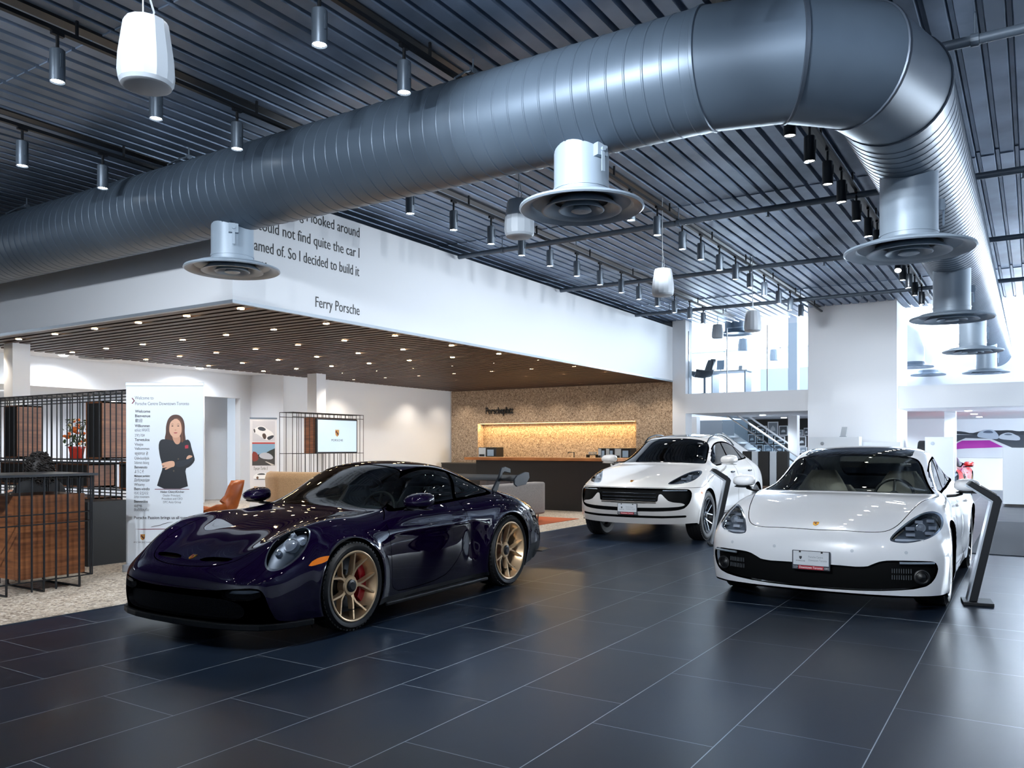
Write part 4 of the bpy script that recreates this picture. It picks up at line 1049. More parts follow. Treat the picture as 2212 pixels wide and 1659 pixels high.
    def fn2(r, a, d):
        k = len(r.v); fn(r, a, d); Mx = Matrix.Rotation(.35, 4, 'Y'); r.v[k:] = [tuple(Mx @ Vector(p)) for p in r.v[k:]]
    cap = mat('hub_black', '#14161b', .3)
    for sd in (-1, 1):
        wheel(root, (0, sd * .918, .338), sd, .338, .268, .25, gold, gold, red, spoke_fn=fn2, cap=.05, m_cap=cap, steer=0.0)
        wheel(root, (wr * SX, sd * .935, .356), sd, .356, .287, .30, gold, gold, red, spoke_fn=fn2, cap=.05, dish=.06, m_cap=cap, front=False)
        mirror_part(B, root, (.80 * SX, .955, .935), sd, paint, satin, 1.08, stalk=((.0, .95, .895, .035, .010), (.01, .90, .872, .04, .012), (.02, .82, .868, .05, .012)))
    # rear wing with swan-neck supports
    wg = empty('rear_wing', (0, 0, 0), 0, root)
    m = MB(); af = [(2.76, 1.045), (2.80, 1.066), (2.90, 1.078), (3.0, 1.088), (3.05, 1.098), (3.0, 1.074), (2.9, 1.055), (2.8, 1.036)]
    m.prism([(x * SX, z) for x, z in af], -.82, .82, 'y'); m.build('wing_blade', satin, wg, smooth=30)
    for sd in (1, -1):
        m = MB(); m.prism([(x * SX, z) for x, z in ((2.735, 1.065), (2.79, 1.10), (2.98, 1.135), (3.06, 1.128), (3.075, 1.07), (2.99, 1.0), (2.79, .985), (2.735, 1.01))], sd * .82, sd * .838, 'y'); m.build('end_plate', mat('wing_grey', '#20252c', .5, spec=.3), wg, bevel=.004)
        m = MB(); m.prism([(x * SX, z) for x, z in ((2.64, .95), (2.74, .93), (2.82, 1.05), (2.86, 1.12), (2.90, 1.135), (3.04, 1.115), (3.035, 1.165), (2.92, 1.19), (2.84, 1.18), (2.785, 1.09))], sd * .60, sd * .622, 'y'); m.build('swan_neck', mat('wing_grey', '#20252c', .5, spec=.3), wg, bevel=.005)
    underbody(B, root)
    # cabin
    cab = mat('cabin_black', '#111316', .6)
    dash(root, .52 * SX, .96 * SX, .84, .70, mat('dash_grey', '#23282b', .7), -.36)
    for sd in (-1, 1):
        st = seat(root, 1.42 * SX, sd * .37, .16, mat('seat_black', '#17191c', .6), .70, .25, .20)
    text('seat_lettering', 'GT3', .05, mat('grey_stitch', '#8d959c', .5), root, (1.50, -.47, .99), (PI / 2, 0, -.35), 1.2)
    steering_wheel(root, (.99 * SX, -.36, .82), cab)
    m = MB(); m.box(.4 * SX, 2.4 * SX, -.74, .74, .17, .20); m.box(1.95 * SX, 2.5 * SX, -.6, .6, .2, .80); m.build('cabin_floor', cab, root)
    m = MB(); m.cbox((.62 * SX, -.46, .872), (.06, .12, .003)); m.build('dash_tag', mat('paper', '#d9dce0', .6), root)
    p = B.probe(-.79, 0, 0, 'top'); crest('badge', root, p, B.normal_at(p), .062, up=(.8, 0, .6))
    return root
build_sports_coupe()
# ================================================================ white executive hatchback (front right)
def lamp_unit(B, parent, polyg, where, gl, bowl_mat, rim_mat, mods, name='headlight', depth=.05, plane='front', old='body', lw=.012):
    """headlight cut into the body: cover, ring, bowl and lamp modules (mods: y, z, radius, shape)"""
    B.poly(plane, polyg, old, 'hl_rim', where, 2)
    B.poly(plane, polyg, 'hl_rim', 'headlight', where, 2, grow=-lw)
def lamp_parts(B, parent, gl, bowl_mat, rim_mat, mods, depth=.05, aim=(-.9, .25, .2), plane='front', tiltz=0):
    for sd in (1, -1):
        cov = B.piece('headlight', 'headlight', gl, parent, off=.002, rim=0, sides=sd)
        B.piece('hl_rim', 'headlight_ring', rim_mat, cov, off=.001, rim=.03, sides=sd)
        B.piece('headlight', 'headlight_bowl', bowl_mat, cov, off=depth, rim=0, sides=sd)
        for (a, b, r, shape) in mods:
            q = B.probe(0, a, b, 'front') if plane == 'front' else B.probe(a, b, 0, 'top'); nn = B.normal_at(q)
            M = Matrix.Translation((q[0] - nn[0] * depth * .75, sd * (q[1] - nn[1] * depth * .75), q[2] - nn[2] * depth * .75)) @ Vector((aim[0], sd * aim[1], aim[2])).to_track_quat('Z', 'X').to_matrix().to_4x4()
            m = MB()
            if shape == 'lens':
                m.lathe([(r * 1.15, -.03), (r * 1.15, .012), (r, .014), (r * .92, .004), (r * .6, .014), (.001, .02)], seg=20, caps=False)
                nm = 'lamp_projector'
            else:
                w, h = shape; m.cbox((0, 0, 0), (h, w, .05)); nm = 'lamp_bar'
            m.xf(M); m.build(nm, mat('projector_lens', '#e3eaf1', .12, .3), cov, smooth=40)
def panel_g(B, g, old, new, where=None, gap=.003):
    B.cut(g - gap, old, '_tmp', where)
    Q = B.V / B.sc
    return Q
def handle(B, o, x, z, sd, m, L=.10):
    p = B.probe(x, 0, z, 'side'); h = MB()
    h.rings([[(p[0] + dx * L / .1, sd * (p[1] + oy + .013 * k * math.cos(2 * PI * q / 10)), p[2] + a * math.sin(2 * PI * q / 10)) for q in range(10)] for dx, oy, a, k in ((-.10, -.006, .005, 1), (-.075, .012, .016, 1), (.06, .014, .016, 1), (.09, -.004, .006, 1))])
    h.build('door_handle', m, o, smooth=60)
WHITE_PAINT = mat('white_car_paint', '#e6e8ec', .28, 0, 1.0)
def build_white_sedan():
    R = [
     [(-.93,0,.15),(-.92,.27,.15),(-.885,.5,.15),(-.82,.68,.15),(-.73,.80,.15),(-.63,.88,.15),(-.56,.91,.15),(-.50,.925,.15),(-.45,.93,.15),(-.41,.93,.15),(-.38,.93,.15)],
     [(-.955,0,.26),(-.945,.27,.26),(-.91,.5,.26),(-.845,.68,.26),(-.75,.81,.26),(-.65,.89,.255),(-.56,.925,.245),(-.49,.94,.23),(-.43,.945,.205),(-.39,.94,.175),(-.36,.93,.15)],
     [(-.97,0,.42),(-.96,.27,.42),(-.925,.5,.42),(-.86,.68,.42),(-.76,.82,.42),(-.65,.90,.415),(-.55,.94,.40),(-.47,.955,.36),(-.40,.96,.29),(-.35,.95,.21),(-.33,.93,.15)],
     [(-.95,0,.565),(-.94,.27,.565),(-.905,.5,.565),(-.84,.68,.565),(-.745,.81,.565),(-.63,.90,.56),(-.51,.945,.535),(-.41,.963,.48),(-.33,.965,.38),(-.29,.955,.26),(-.27,.93,.15)],
     [(-.89,0,.67),(-.88,.25,.67),(-.845,.46,.66),(-.78,.63,.65),(-.69,.765,.65),(-.57,.87,.655),(-.43,.935,.625),(-.32,.965,.56),(-.24,.968,.43),(-.2,.955,.28),(-.18,.93,.15)],
     [(-.74,0,.75),(-.73,.24,.745),(-.69,.44,.735),(-.61,.60,.737),(-.51,.73,.755),(-.41,.845,.748),(-.29,.925,.70),(-.19,.96,.61),(-.14,.968,.46),(-.12,.955,.29),(-.11,.93,.15)],
     [(-.48,0,.825),(-.47,.23,.82),(-.44,.44,.81),(-.36,.60,.82),(-.28,.72,.845),(-.20,.83,.828),(-.1,.915,.765),(-.03,.957,.65),(-.01,.965,.48),(0,.955,.30),(0,.93,.15)],
     [(-.12,0,.90),(-.11,.23,.897),(-.08,.45,.887),(-.01,.62,.895),(.06,.735,.908),(.13,.835,.885),(.2,.91,.81),(.24,.948,.68),(.25,.957,.49),(.25,.95,.30),(.25,.925,.15)],
     [(.22,0,.945),(.23,.24,.943),(.26,.46,.935),(.32,.65,.932),(.38,.755,.932),(.44,.835,.905),(.5,.90,.83),(.53,.93,.69),(.54,.938,.5),(.54,.935,.31),(.54,.915,.15)],
     [(.46,0,.965),(.47,.25,.962),(.52,.48,.955),(.60,.69,.95),(.66,.79,.945),(.72,.84,.92),(.78,.885,.85),(.82,.915,.71),(.83,.925,.51),(.83,.925,.31),(.83,.91,.15)],
     [(.74,0,1.08),(.75,.25,1.075),(.79,.47,1.055),(.87,.66,1.018),(.93,.76,.98),(.98,.81,.93),(1.03,.865,.86),(1.06,.905,.72),(1.07,.918,.52),(1.07,.92,.31),(1.07,.905,.16)],
     [(1.0,0,1.215),(1.01,.24,1.21),(1.05,.46,1.18),(1.11,.63,1.125),(1.17,.73,1.035),(1.22,.78,.935),(1.27,.85,.865),(1.3,.90,.73),(1.31,.92,.53),(1.31,.925,.32),(1.31,.905,.16)],
     [(1.27,0,1.325),(1.28,.22,1.32),(1.31,.45,1.297),(1.36,.61,1.245),(1.42,.705,1.105),(1.48,.765,.945),(1.54,.84,.875),(1.57,.90,.74),(1.58,.925,.54),(1.58,.93,.33),(1.58,.905,.16)],
     [(1.6,0,1.395),(1.6,.22,1.39),(1.62,.45,1.367),(1.65,.615,1.31),(1.7,.695,1.145),(1.76,.755,.955),(1.82,.835,.885),(1.85,.90,.75),(1.86,.925,.55),(1.86,.93,.34),(1.86,.905,.16)],
     [(2.0,0,1.42),(2.0,.22,1.415),(2.01,.45,1.392),(2.03,.61,1.33),(2.06,.69,1.165),(2.1,.75,.97),(2.14,.835,.90),(2.16,.90,.765),(2.17,.925,.56),(2.17,.93,.35),(2.17,.905,.16)],
     [(2.5,0,1.375),(2.5,.22,1.37),(2.5,.44,1.345),(2.51,.585,1.285),(2.52,.68,1.145),(2.53,.745,.985),(2.54,.845,.92),(2.55,.92,.79),(2.55,.945,.58),(2.55,.945,.36),(2.55,.91,.16)],
     [(2.95,0,1.27),(2.95,.22,1.265),(2.95,.42,1.24),(2.95,.56,1.19),(2.95,.67,1.11),(2.95,.75,1.01),(2.95,.86,.93),(2.95,.945,.80),(2.95,.965,.59),(2.95,.955,.37),(2.95,.915,.17)],
     [(3.4,0,1.12),(3.4,.23,1.115),(3.39,.42,1.10),(3.38,.55,1.07),(3.36,.67,1.03),(3.34,.78,.98),(3.32,.875,.91),(3.3,.94,.79),(3.28,.955,.6),(3.27,.94,.38),(3.26,.90,.18)],
     [(3.8,0,1.0),(3.79,.25,1.0),(3.77,.46,.99),(3.74,.60,.975),(3.71,.71,.95),(3.67,.81,.91),(3.63,.885,.85),(3.6,.92,.74),(3.57,.93,.57),(3.55,.92,.38),(3.53,.89,.2)],
     [(4.02,0,.90),(4.01,.27,.90),(3.98,.48,.895),(3.94,.63,.88),(3.89,.74,.86),(3.84,.82,.82),(3.79,.88,.76),(3.75,.905,.66),(3.72,.91,.52),(3.7,.90,.37),(3.68,.88,.21)],
     [(4.08,0,.70),(4.07,.28,.70),(4.04,.5,.695),(3.99,.65,.685),(3.94,.76,.67),(3.88,.83,.64),(3.83,.87,.59),(3.79,.885,.52),(3.76,.885,.43),(3.74,.88,.33),(3.72,.87,.22)],
     [(4.08,0,.42),(4.07,.28,.42),(4.03,.5,.42),(3.98,.65,.41),(3.93,.76,.40),(3.88,.81,.38),(3.84,.84,.36),(3.81,.855,.33),(3.79,.86,.29),(3.77,.855,.26),(3.76,.85,.22)],
     [(4.0,0,.24),(3.99,.27,.24),(3.97,.48,.24),(3.93,.62,.24),(3.9,.72,.24),(3.87,.77,.235),(3.85,.79,.235),(3.83,.80,.23),(3.82,.81,.23),(3.81,.82,.225),(3.8,.83,.22)]]
    SX, SY, SZ = .91, 1.06, 1.0
    wr = 2.95
    def warp(P):
        P = P.copy()
        for xc in (0, wr):
            rho = np.hypot((P[:, 0] - xc) * SX, P[:, 2] - .36); P[:, 1] += .010 * np.exp(-((rho - .405) / .03) ** 2) * (P[:, 1] > .6)
        P[:, 1] -= .018 * np.exp(-((P[:, 2] - .42) / .10) ** 2) * np.exp(-((P[:, 0] - 1.5) / .9) ** 4) * (P[:, 1] > .6)
        return P
    B = Body(R, (SX, SY, SZ), warp=warp)
    for xc in (0, wr * SX):
        B.cut(np.hypot(B.V[:, 0] - xc, B.V[:, 2] - .36) - .395, 'body', 'arch', where=lambda c: c[1] > .55)
    up = lambda c: c[1] > .80 - .24 * min(1, max(0, (c[0] - .75) / .8)) and c[2] > .86
    dlo = [(.80,.94),(1.05,1.065),(1.3,1.17),(1.6,1.262),(2.0,1.295),(2.5,1.245),(2.95,1.14),(3.18,1.07),(3.15,1.04),(2.6,.99),(2.0,.96),(1.4,.945)]
    B.poly('side', dlo, 'body', 'trim', up, 2, grow=.012); B.poly('side', dlo, 'trim', 'sidewin', up, 2, grow=-.01)
    for x in (1.74, 2.66): B.poly('side', [(x, .9), (x + .07, .9), (x + .10, 1.35), (x + .03, 1.35)], 'sidewin', 'trim', up, 0)
    ws = [(.455,-.3),(.455,0),(.47,.25),(.525,.5),(.595,.67),(.655,.76),(.74,.75),(1.05,.662),(1.33,.59),(1.345,.5),(1.30,.3),(1.27,0),(1.27,-.3)]
    wsw = lambda c: c[2] > .90 and c[0] < 1.45
    B.poly('top', ws, 'body', 'wtrim', wsw, 1, grow=.006); B.poly('top', ws, 'wtrim', 'windshield', wsw, 1, grow=-.016)
    B.poly('top', [(1.27,-.3),(1.27,0),(1.30,.3),(1.345,.50),(1.42,.515),(2.4,.475),(2.6,.42),(2.62,-.3)], ('body', 'wtrim'), 'roof', lambda c: c[2] > 1.2, 1)
    B.poly('top', [(2.72,-.3),(2.72,.36),(2.8,.40),(3.4,.46),(3.62,.42),(3.66,-.3)], 'body', 'rearwin', lambda c: c[2] > .95, 1)
    fr = lambda c: c[0] < 0
    lamp_unit(B, None, [(.545,.622),(.63,.604),(.72,.607),(.83,.636),(.895,.69),(.905,.75),(.875,.815),(.81,.845),(.73,.822),(.64,.745)], fr, None, None, None, None)
    op = [(-.3,.402),(.16,.402),(.40,.396),(.46,.43),(.52,.458),(.62,.466),(.84,.464),(.885,.445),(.895,.38),(.865,.29),(.80,.236),(.57,.206),(.3,.190),(-.3,.186)]
    B.poly('front', op, 'body', 'intake', fr, 1)
    B.poly('front', [(-.3,.168),(.6,.168),(.98,.166),(.98,.02),(-.3,.02)], 'body', 'lip', fr, 0)
    hood = [(-.875,-.3),(-.875,0),(-.862,.25),(-.825,.45),(-.72,.57),(-.45,.645),(0,.71),(.35,.775),(.62,.815),(.635,.745),(.53,.52),(.455,.25),(.435,0),(.435,-.3)]
    B.panel('top', hood, 'body', 'hood', lambda c: c[2] > .60 and c[0] < .8, 2, gap=.0035)
    B.panel('side', [(.60,1.0),(.60,.36),(.68,.26),(1.2,.25),(1.72,.26),(1.79,.5),(1.80,1.0)], 'body', 'door_f', lambda c: c[1] > .55, 1)
    B.panel('side', [(1.815,1.05),(1.805,.5),(1.80,.27),(2.3,.27),(2.48,.38),(2.62,.6),(2.72,.8),(2.72,1.05)], 'body', 'door_r', lambda c: c[1] > .55, 1)
    B.poly('side', [(-.39,.52),(-.26,.53),(-.265,.56),(-.385,.55)], 'body', 'marker', lambda c: c[1] > .6, 1)
    B.poly('front', [(-.2,.86),(.7,.85),(.86,.82),(.86,.78),(.7,.81),(-.2,.82)], 'body', 'taillight', lambda c: c[0] > 3.4, 1)
    root = empty('executive_car', (8.2, 1.61, 0), 0)
    tag(root, 'white low executive hatchback with beige seats and black panoramic roof, front plate facing camera', 'car')
    W = WHITE_PAINT; blk = M_DARK; satin = MATS['satin_black_trim']
    gls = glass('sedan_glass', '#e6ece8', ior=1.42)
    B.piece('body', 'body_shell', W, root, rim=.02); B.piece('hood', 'hood', W, root, rim=.02)
    for nm, hx in (('door_f', 1.60), ('door_r', 2.52)):
        for o in B.piece(nm, 'door', W, root, rim=.02, sides='split'):
            handle(B, o, hx, .80, 1 if o.data.vertices[0].co.y > 0 else -1, W)
    B.piece(('trim', 'wtrim'), 'window_trim', satin, root, off=.003, rim=.015)
    B.piece('windshield', 'windshield', gls, root, off=.004, rim=0)
    B.piece('rearwin', 'rear_window', gls, root, off=.003, rim=0)
    B.piece('sidewin', 'side_window', gls, root, off=.004, rim=0, sides='split')
    B.piece('roof', 'panoramic_roof', mat('roof_glass_black', '#0a0b0d', .05, 0, 1), root, off=.003, rim=.01)
    B.piece('lip', 'front_lip', satin, root, off=.004, rim=.03)
    B.piece('intake', 'front_intake', mat('intake_black', '#060708', .6, spec=.12), root, off=.045, rim=0)
    # deep edge of the opening
    B.piece('marker', 'side_marker', MATS['amber_lens'], root, rim=.01, sides='split')
    B.piece('taillight', 'taillight', MATS['red_lens'], root, rim=.01)
    lamp_parts(B, root, MATS['lamp_cover'], MATS['headlight_bowl'], MATS['headlight_rim'],
               [(.765, .735, .034, 'lens'), (.69, .735, .02, (.07, .030)), (.845, .735, .02, (.06, .030)), (.70, .69, .02, (.07, .026)), (.83, .69, .02, (.07, .026)), (.735, .785, .02, (.06, .026)), (.825, .79, .02, (.06, .026)), (.70, .64, .02, (.22, .018))])
    barm = mat('light_bar', '#b8c4d0', .15, .6)
    for sd in (1, -1):
        g = []
        for y in np.linspace(.63, .865, 8):
            q = B.probe(0, y, .436, 'front'); g.append((q[0] - .004, sd * q[1], q[2] + .0))
        m = MB(); m.tube(g, .010, 8); m.build('light_bar', barm, root, smooth=60)
        q = B.probe(0, .79, .325, 'front'); m = MB()
        m.lathe([(.062, -.02), (.062, .006), (.052, .010), (.044, .004), (.040, .006), (.036, -.004), (.020, .006), (.001, .010)], seg=26, caps=False)
        m.xf(Matrix.Translation((q[0] + .03, sd * q[1], q[2])) @ Vector((-1, sd * .35, 0)).to_track_quat('Z', 'Y').to_matrix().to_4x4()); m.build('radar_lamp', M_BLACK, root, smooth=35)
        for zz in (.372, .318):
            m = MB()
            for k in range(9):
                q = B.probe(0, .585 + .016 * k, zz, 'front'); m.cbox((q[0] + .042, sd * (.585 + .016 * k) * SY, zz), (.01, .006, .036))
            m.build('grille_slots', mat('slot_grey', '#3d4248', .5), root)
    for y, z in ((.30, .52), (.68, .52)):
        for sd in (1, -1):
            q = B.probe(0, y, z, 'front'); n = B.normal_at(q); m = MB(); m.lathe([(.014, -.002), (.014, .0015), (.011, .002), (.001, .002)], seg=16, caps=False)
            M = tilt_matrix((n[0], sd * n[1], n[2])); M.translation = (q[0], sd * q[1], q[2]); m.xf(M); m.build('parking_sensor', mat('sensor_ring', '#c2c8cf', .4), root, smooth=30)
    tw = mat('two_tone_rim', '#17191d', .3, .4); ts = mat('machined_spoke', '#9aa1a9', .25, .9)
    fn = y_spokes(5, .017, .055, .38, .42, .03)
    for sd in (-1, 1):
        wheel(root, (0, sd * .975, .36), sd, .36, .285, .27, tw, ts, M_DARK, spoke_fn=fn, cap=.035)
        wheel(root, (wr * SX, sd * .985, .362), sd, .362, .285, .31, tw, ts, M_DARK, spoke_fn=fn, cap=.035, front=False)
        for xc in (0, wr * SX):
            m = MB(); m.lathe([(.394, -.30), (.394, 0)], axis='y', seg=36, caps=False, a0=-.25, a1=PI + .25); m.xf(Matrix.Translation((xc, sd * .95 if sd > 0 else -.65, .36))); m.build('wheel_well', blk, root)
        mirror_part(B, root, (.82 * SX, 1.075, 1.018), sd, W, satin, 1.0, stalk=((.0, 1.04, .955, .035, .012), (.01, .98, .935, .035, .014), (.02, .90, .925, .04, .014)))
    underbody(B, root)
    bei = mat('beige_leather', '#bdb7a9', .6); dk = mat('dark_leather', '#2a2c2c', .6)
    dash(root, .50 * SX, 1.0 * SX, .905, .76, mat('dash_dark', '#5a5d5a', .7), -.40)
    for sd in (-1, 1):
        seat(root, 1.52 * SX, sd * .41, .22, bei, .76, .29, .2); seat(root, 2.5 * SX, sd * .40, .22, bei, .56, .29, .2)
    steering_wheel(root, (1.02 * SX, -.41, .90), M_BLACK)
    m = MB(); m.box(.4 * SX, 3.6 * SX, -.8, .8, .19, .23); m.box(2.85 * SX, 3.6 * SX, -.7, .7, .23, .86); m.box(.9 * SX, 2.6 * SX, -.09, .09, .23, .62); m.build('cabin_floor', dk, root)
    m = MB(); m.rings([supell(1.16 * SX, 0, 1.185, .015, .13, 14, 2.6, 'xy'), supell(1.15 * SX, 0, 1.25, .015, .14, 14, 2.6, 'xy')]); m.build('interior_mirror', M_BLACK, root, smooth=40)
    m = MB(); m.cbox((1.20 * SX, -.50, 1.215), (.003, .10, .05), Matrix.Rotation(-1.05, 4, 'Y')); m.build('window_sticker', mat('paper', '#d9dce0', .6), root)
    p = B.probe(-.97, 0, .43, 'front'); plate_part(B and root, (p[0] - .022, 0, .428), 0)
    p = B.probe(-.79, 0, 0, 'top'); crest('badge', root, p, B.normal_at(p), .062, up=(.8, 0, .6))
    return root
build_white_sedan()
# ================================================================ white compact suv (rear, by the bar)
def build_white_suv():
    R = [
     [(-.78,0,.27),(-.77,.27,.27),(-.74,.5,.275),(-.68,.67,.28),(-.60,.79,.285),(-.52,.86,.29),(-.47,.89,.29),(-.44,.905,.29),(-.42,.915,.28),(-.40,.92,.27),(-.39,.92,.26)],
     [(-.83,0,.40),(-.82,.27,.40),(-.79,.5,.40),(-.73,.67,.40),(-.64,.80,.40),(-.55,.88,.395),(-.48,.92,.385),(-.43,.935,.365),(-.40,.935,.335),(-.38,.93,.30),(-.37,.92,.26)],
     [(-.86,0,.56),(-.85,.27,.56),(-.82,.5,.56),(-.755,.68,.56),(-.66,.81,.56),(-.56,.89,.555),(-.47,.935,.54),(-.40,.955,.50),(-.36,.955,.43),(-.34,.945,.35),(-.33,.925,.26)],
     [(-.86,0,.70),(-.85,.27,.70),(-.815,.5,.70),(-.75,.68,.70),(-.65,.81,.70),(-.54,.895,.695),(-.43,.945,.675),(-.34,.965,.62),(-.29,.965,.52),(-.27,.95,.39),(-.26,.925,.26)],
     [(-.82,0,.80),(-.81,.26,.80),(-.775,.48,.80),(-.71,.65,.80),(-.61,.78,.80),(-.50,.875,.795),(-.37,.94,.765),(-.27,.965,.69),(-.21,.968,.57),(-.19,.95,.41),(-.18,.925,.26)],
     [(-.67,0,.90),(-.66,.25,.893),(-.62,.45,.88),(-.55,.61,.88),(-.45,.74,.895),(-.35,.845,.888),(-.24,.92,.84),(-.15,.957,.74),(-.11,.965,.60),(-.1,.95,.42),(-.1,.925,.26)],
     [(-.42,0,.985),(-.41,.24,.978),(-.38,.45,.965),(-.31,.61,.975),(-.23,.73,.995),(-.15,.835,.972),(-.06,.915,.90),(0,.955,.78),(0,.963,.62),(0,.95,.43),(0,.925,.26)],
     [(-.1,0,1.06),(-.09,.24,1.055),(-.06,.45,1.045),(0,.62,1.05),(.07,.74,1.055),(.14,.84,1.022),(.2,.91,.94),(.23,.945,.80),(.24,.952,.63),(.24,.945,.43),(.24,.92,.26)],
     [(.15,0,1.11),(.16,.25,1.105),(.19,.46,1.097),(.25,.66,1.09),(.31,.765,1.082),(.37,.845,1.045),(.43,.905,.96),(.46,.93,.81),(.47,.938,.63),(.47,.935,.43),(.47,.915,.26)],
     [(.34,0,1.15),(.35,.26,1.147),(.40,.48,1.14),(.47,.68,1.13),(.53,.775,1.115),(.6,.85,1.07),(.67,.90,.98),(.71,.925,.83),(.72,.932,.64),(.72,.93,.43),(.72,.915,.27)],
     [(.60,0,1.28),(.61,.25,1.275),(.65,.46,1.255),(.73,.64,1.21),(.80,.75,1.15),(.86,.83,1.085),(.92,.885,.99),(.95,.918,.84),(.96,.928,.65),(.96,.93,.44),(.96,.915,.27)],
     [(.85,0,1.41),(.86,.24,1.405),(.90,.44,1.38),(.97,.59,1.33),(1.04,.71,1.23),(1.1,.815,1.10),(1.15,.88,1.0),(1.18,.92,.85),(1.19,.93,.66),(1.19,.935,.45),(1.19,.915,.27)],
     [(1.12,0,1.525),(1.13,.23,1.52),(1.16,.42,1.495),(1.22,.56,1.45),(1.29,.67,1.32),(1.36,.80,1.115),(1.41,.875,1.01),(1.44,.92,.86),(1.45,.93,.67),(1.45,.935,.45),(1.45,.915,.27)],
     [(1.5,0,1.59),(1.5,.23,1.585),(1.52,.42,1.565),(1.55,.555,1.525),(1.6,.655,1.36),(1.66,.79,1.13),(1.71,.875,1.02),(1.73,.92,.87),(1.74,.93,.68),(1.74,.935,.46),(1.74,.915,.27)],
     [(2.0,0,1.605),(2,.23,1.6),(2,.42,1.58),(2.01,.55,1.535),(2.03,.65,1.37),(2.06,.785,1.145),(2.09,.875,1.03),(2.1,.92,.88),(2.1,.93,.69),(2.1,.935,.47),(2.1,.915,.27)],
     [(2.45,0,1.57),(2.45,.23,1.565),(2.45,.41,1.545),(2.45,.53,1.49),(2.46,.64,1.35),(2.47,.78,1.16),(2.48,.88,1.05),(2.48,.94,.90),(2.48,.955,.7),(2.48,.95,.48),(2.48,.92,.27)],
     [(2.85,0,1.49),(2.85,.23,1.485),(2.85,.40,1.46),(2.85,.52,1.41),(2.85,.63,1.31),(2.83,.77,1.17),(2.81,.885,1.06),(2.81,.955,.91),(2.81,.968,.71),(2.81,.955,.48),(2.81,.925,.27)],
     [(3.2,0,1.37),(3.2,.24,1.365),(3.19,.42,1.34),(3.17,.55,1.29),(3.15,.66,1.22),(3.12,.78,1.14),(3.1,.885,1.05),(3.08,.94,.9),(3.07,.955,.7),(3.06,.945,.48),(3.06,.92,.28)],
     [(3.48,0,1.20),(3.47,.25,1.195),(3.45,.45,1.18),(3.42,.59,1.15),(3.39,.70,1.11),(3.36,.80,1.05),(3.33,.88,.97),(3.31,.92,.84),(3.29,.935,.67),(3.28,.925,.48),(3.27,.91,.3)],
     [(3.66,0,.98),(3.65,.27,.98),(3.62,.48,.97),(3.59,.63,.955),(3.55,.74,.93),(3.5,.82,.89),(3.46,.88,.82),(3.43,.905,.72),(3.41,.91,.6),(3.4,.905,.46),(3.39,.895,.31)],
     [(3.76,0,.72),(3.75,.28,.72),(3.72,.5,.71),(3.67,.65,.70),(3.62,.76,.68),(3.57,.83,.65),(3.53,.87,.6),(3.5,.885,.54),(3.48,.885,.47),(3.47,.88,.4),(3.46,.875,.32)],
     [(3.76,0,.48),(3.75,.28,.48),(3.71,.5,.475),(3.66,.65,.465),(3.61,.76,.455),(3.57,.81,.44),(3.54,.84,.42),(3.52,.855,.4),(3.5,.86,.37),(3.49,.86,.35),(3.48,.86,.32)],
     [(3.68,0,.32),(3.67,.27,.32),(3.65,.48,.32),(3.62,.62,.32),(3.59,.72,.32),(3.56,.77,.32),(3.54,.79,.32),(3.53,.80,.32),(3.52,.81,.32),(3.51,.82,.32),(3.5,.83,.32)]]
    SX, SY, SZ = 1.0, 1.0, 1.01
    wr = 2.807
    def warp(P):
        P = P.copy()
        for xc in (0, wr):
            rho = np.hypot(P[:, 0] - xc, P[:, 2] - .37); P[:, 1] += .012 * np.exp(-((rho - .425) / .035) ** 2) * (P[:, 1] > .6)
        P[:, 1] -= .018 * np.exp(-((P[:, 2] - .58) / .12) ** 2) * np.exp(-((P[:, 0] - 1.4) / .8) ** 4) * (P[:, 1] > .6)
        return P
    B = Body(R, (SX, SY, SZ), warp=warp)
    for xc in (0, wr):
        B.cut(np.hypot(B.V[:, 0] - xc, B.V[:, 2] - .375) - .412, 'body', 'arch', where=lambda c: c[1] > .55)
    up = lambda c: c[1] > .77 - .22 * min(1, max(0, (c[0] - .65) / .8)) and c[2] > 1.02
    dlo = [(.72,1.10),(.95,1.235),(1.2,1.375),(1.5,1.465),(2.0,1.48),(2.45,1.435),(2.78,1.35),(2.96,1.235),(2.90,1.20),(2.4,1.175),(1.6,1.135),(1.0,1.108)]
    B.poly('side', dlo, 'body', 'trim', up, 2, grow=.012); B.poly('side', dlo, 'trim', 'sidewin', up, 2, grow=-.01)
    for x in (1.70, 2.50): B.poly('side', [(x, 1.0), (x + .07, 1.0), (x + .12, 1.6), (x + .05, 1.6)], 'sidewin', 'trim', up, 0)
    ws = [(.335,-.3),(.335,0),(.35,.26),(.405,.48),(.455,.63),(.50,.722),(.58,.722),(.9,.65),(1.2,.59),(1.215,.5),(1.16,.3),(1.13,0),(1.13,-.3)]
    wsw = lambda c: c[2] > 1.08 and c[0] < 1.4
    B.poly('top', ws, 'body', 'wtrim', wsw, 1, grow=.006); B.poly('top', ws, 'wtrim', 'windshield', wsw, 1, grow=-.014)
    B.poly('top', [(1.30,-.3),(1.30,0),(1.32,.3),(1.36,.42),(2.3,.42),(2.36,.36),(2.36,-.3)], 'body', 'roof', lambda c: c[2] > 1.4, 1)
    B.poly('top', [(2.95,-.3),(2.95,.36),(3.0,.42),(3.4,.5),(3.5,.45),(3.52,-.3)], 'body', 'rearwin', lambda c: c[2] > 1.1, 1)
    fr = lambda c: c[0] < .1
    lamp_unit(B, None, [(.515,.850),(.62,.845),(.77,.862),(.845,.905),(.86,.98),(.81,1.043),(.73,1.03),(.63,.96)], fr, None, None, None, None)
    B.poly('front', [(-.3,.792),(.82,.792),(.875,.75),(.88,.66),(.85,.56),(.78,.492),(.60,.468),(.3,.455),(-.3,.452)], 'body', 'intake', fr, 1)
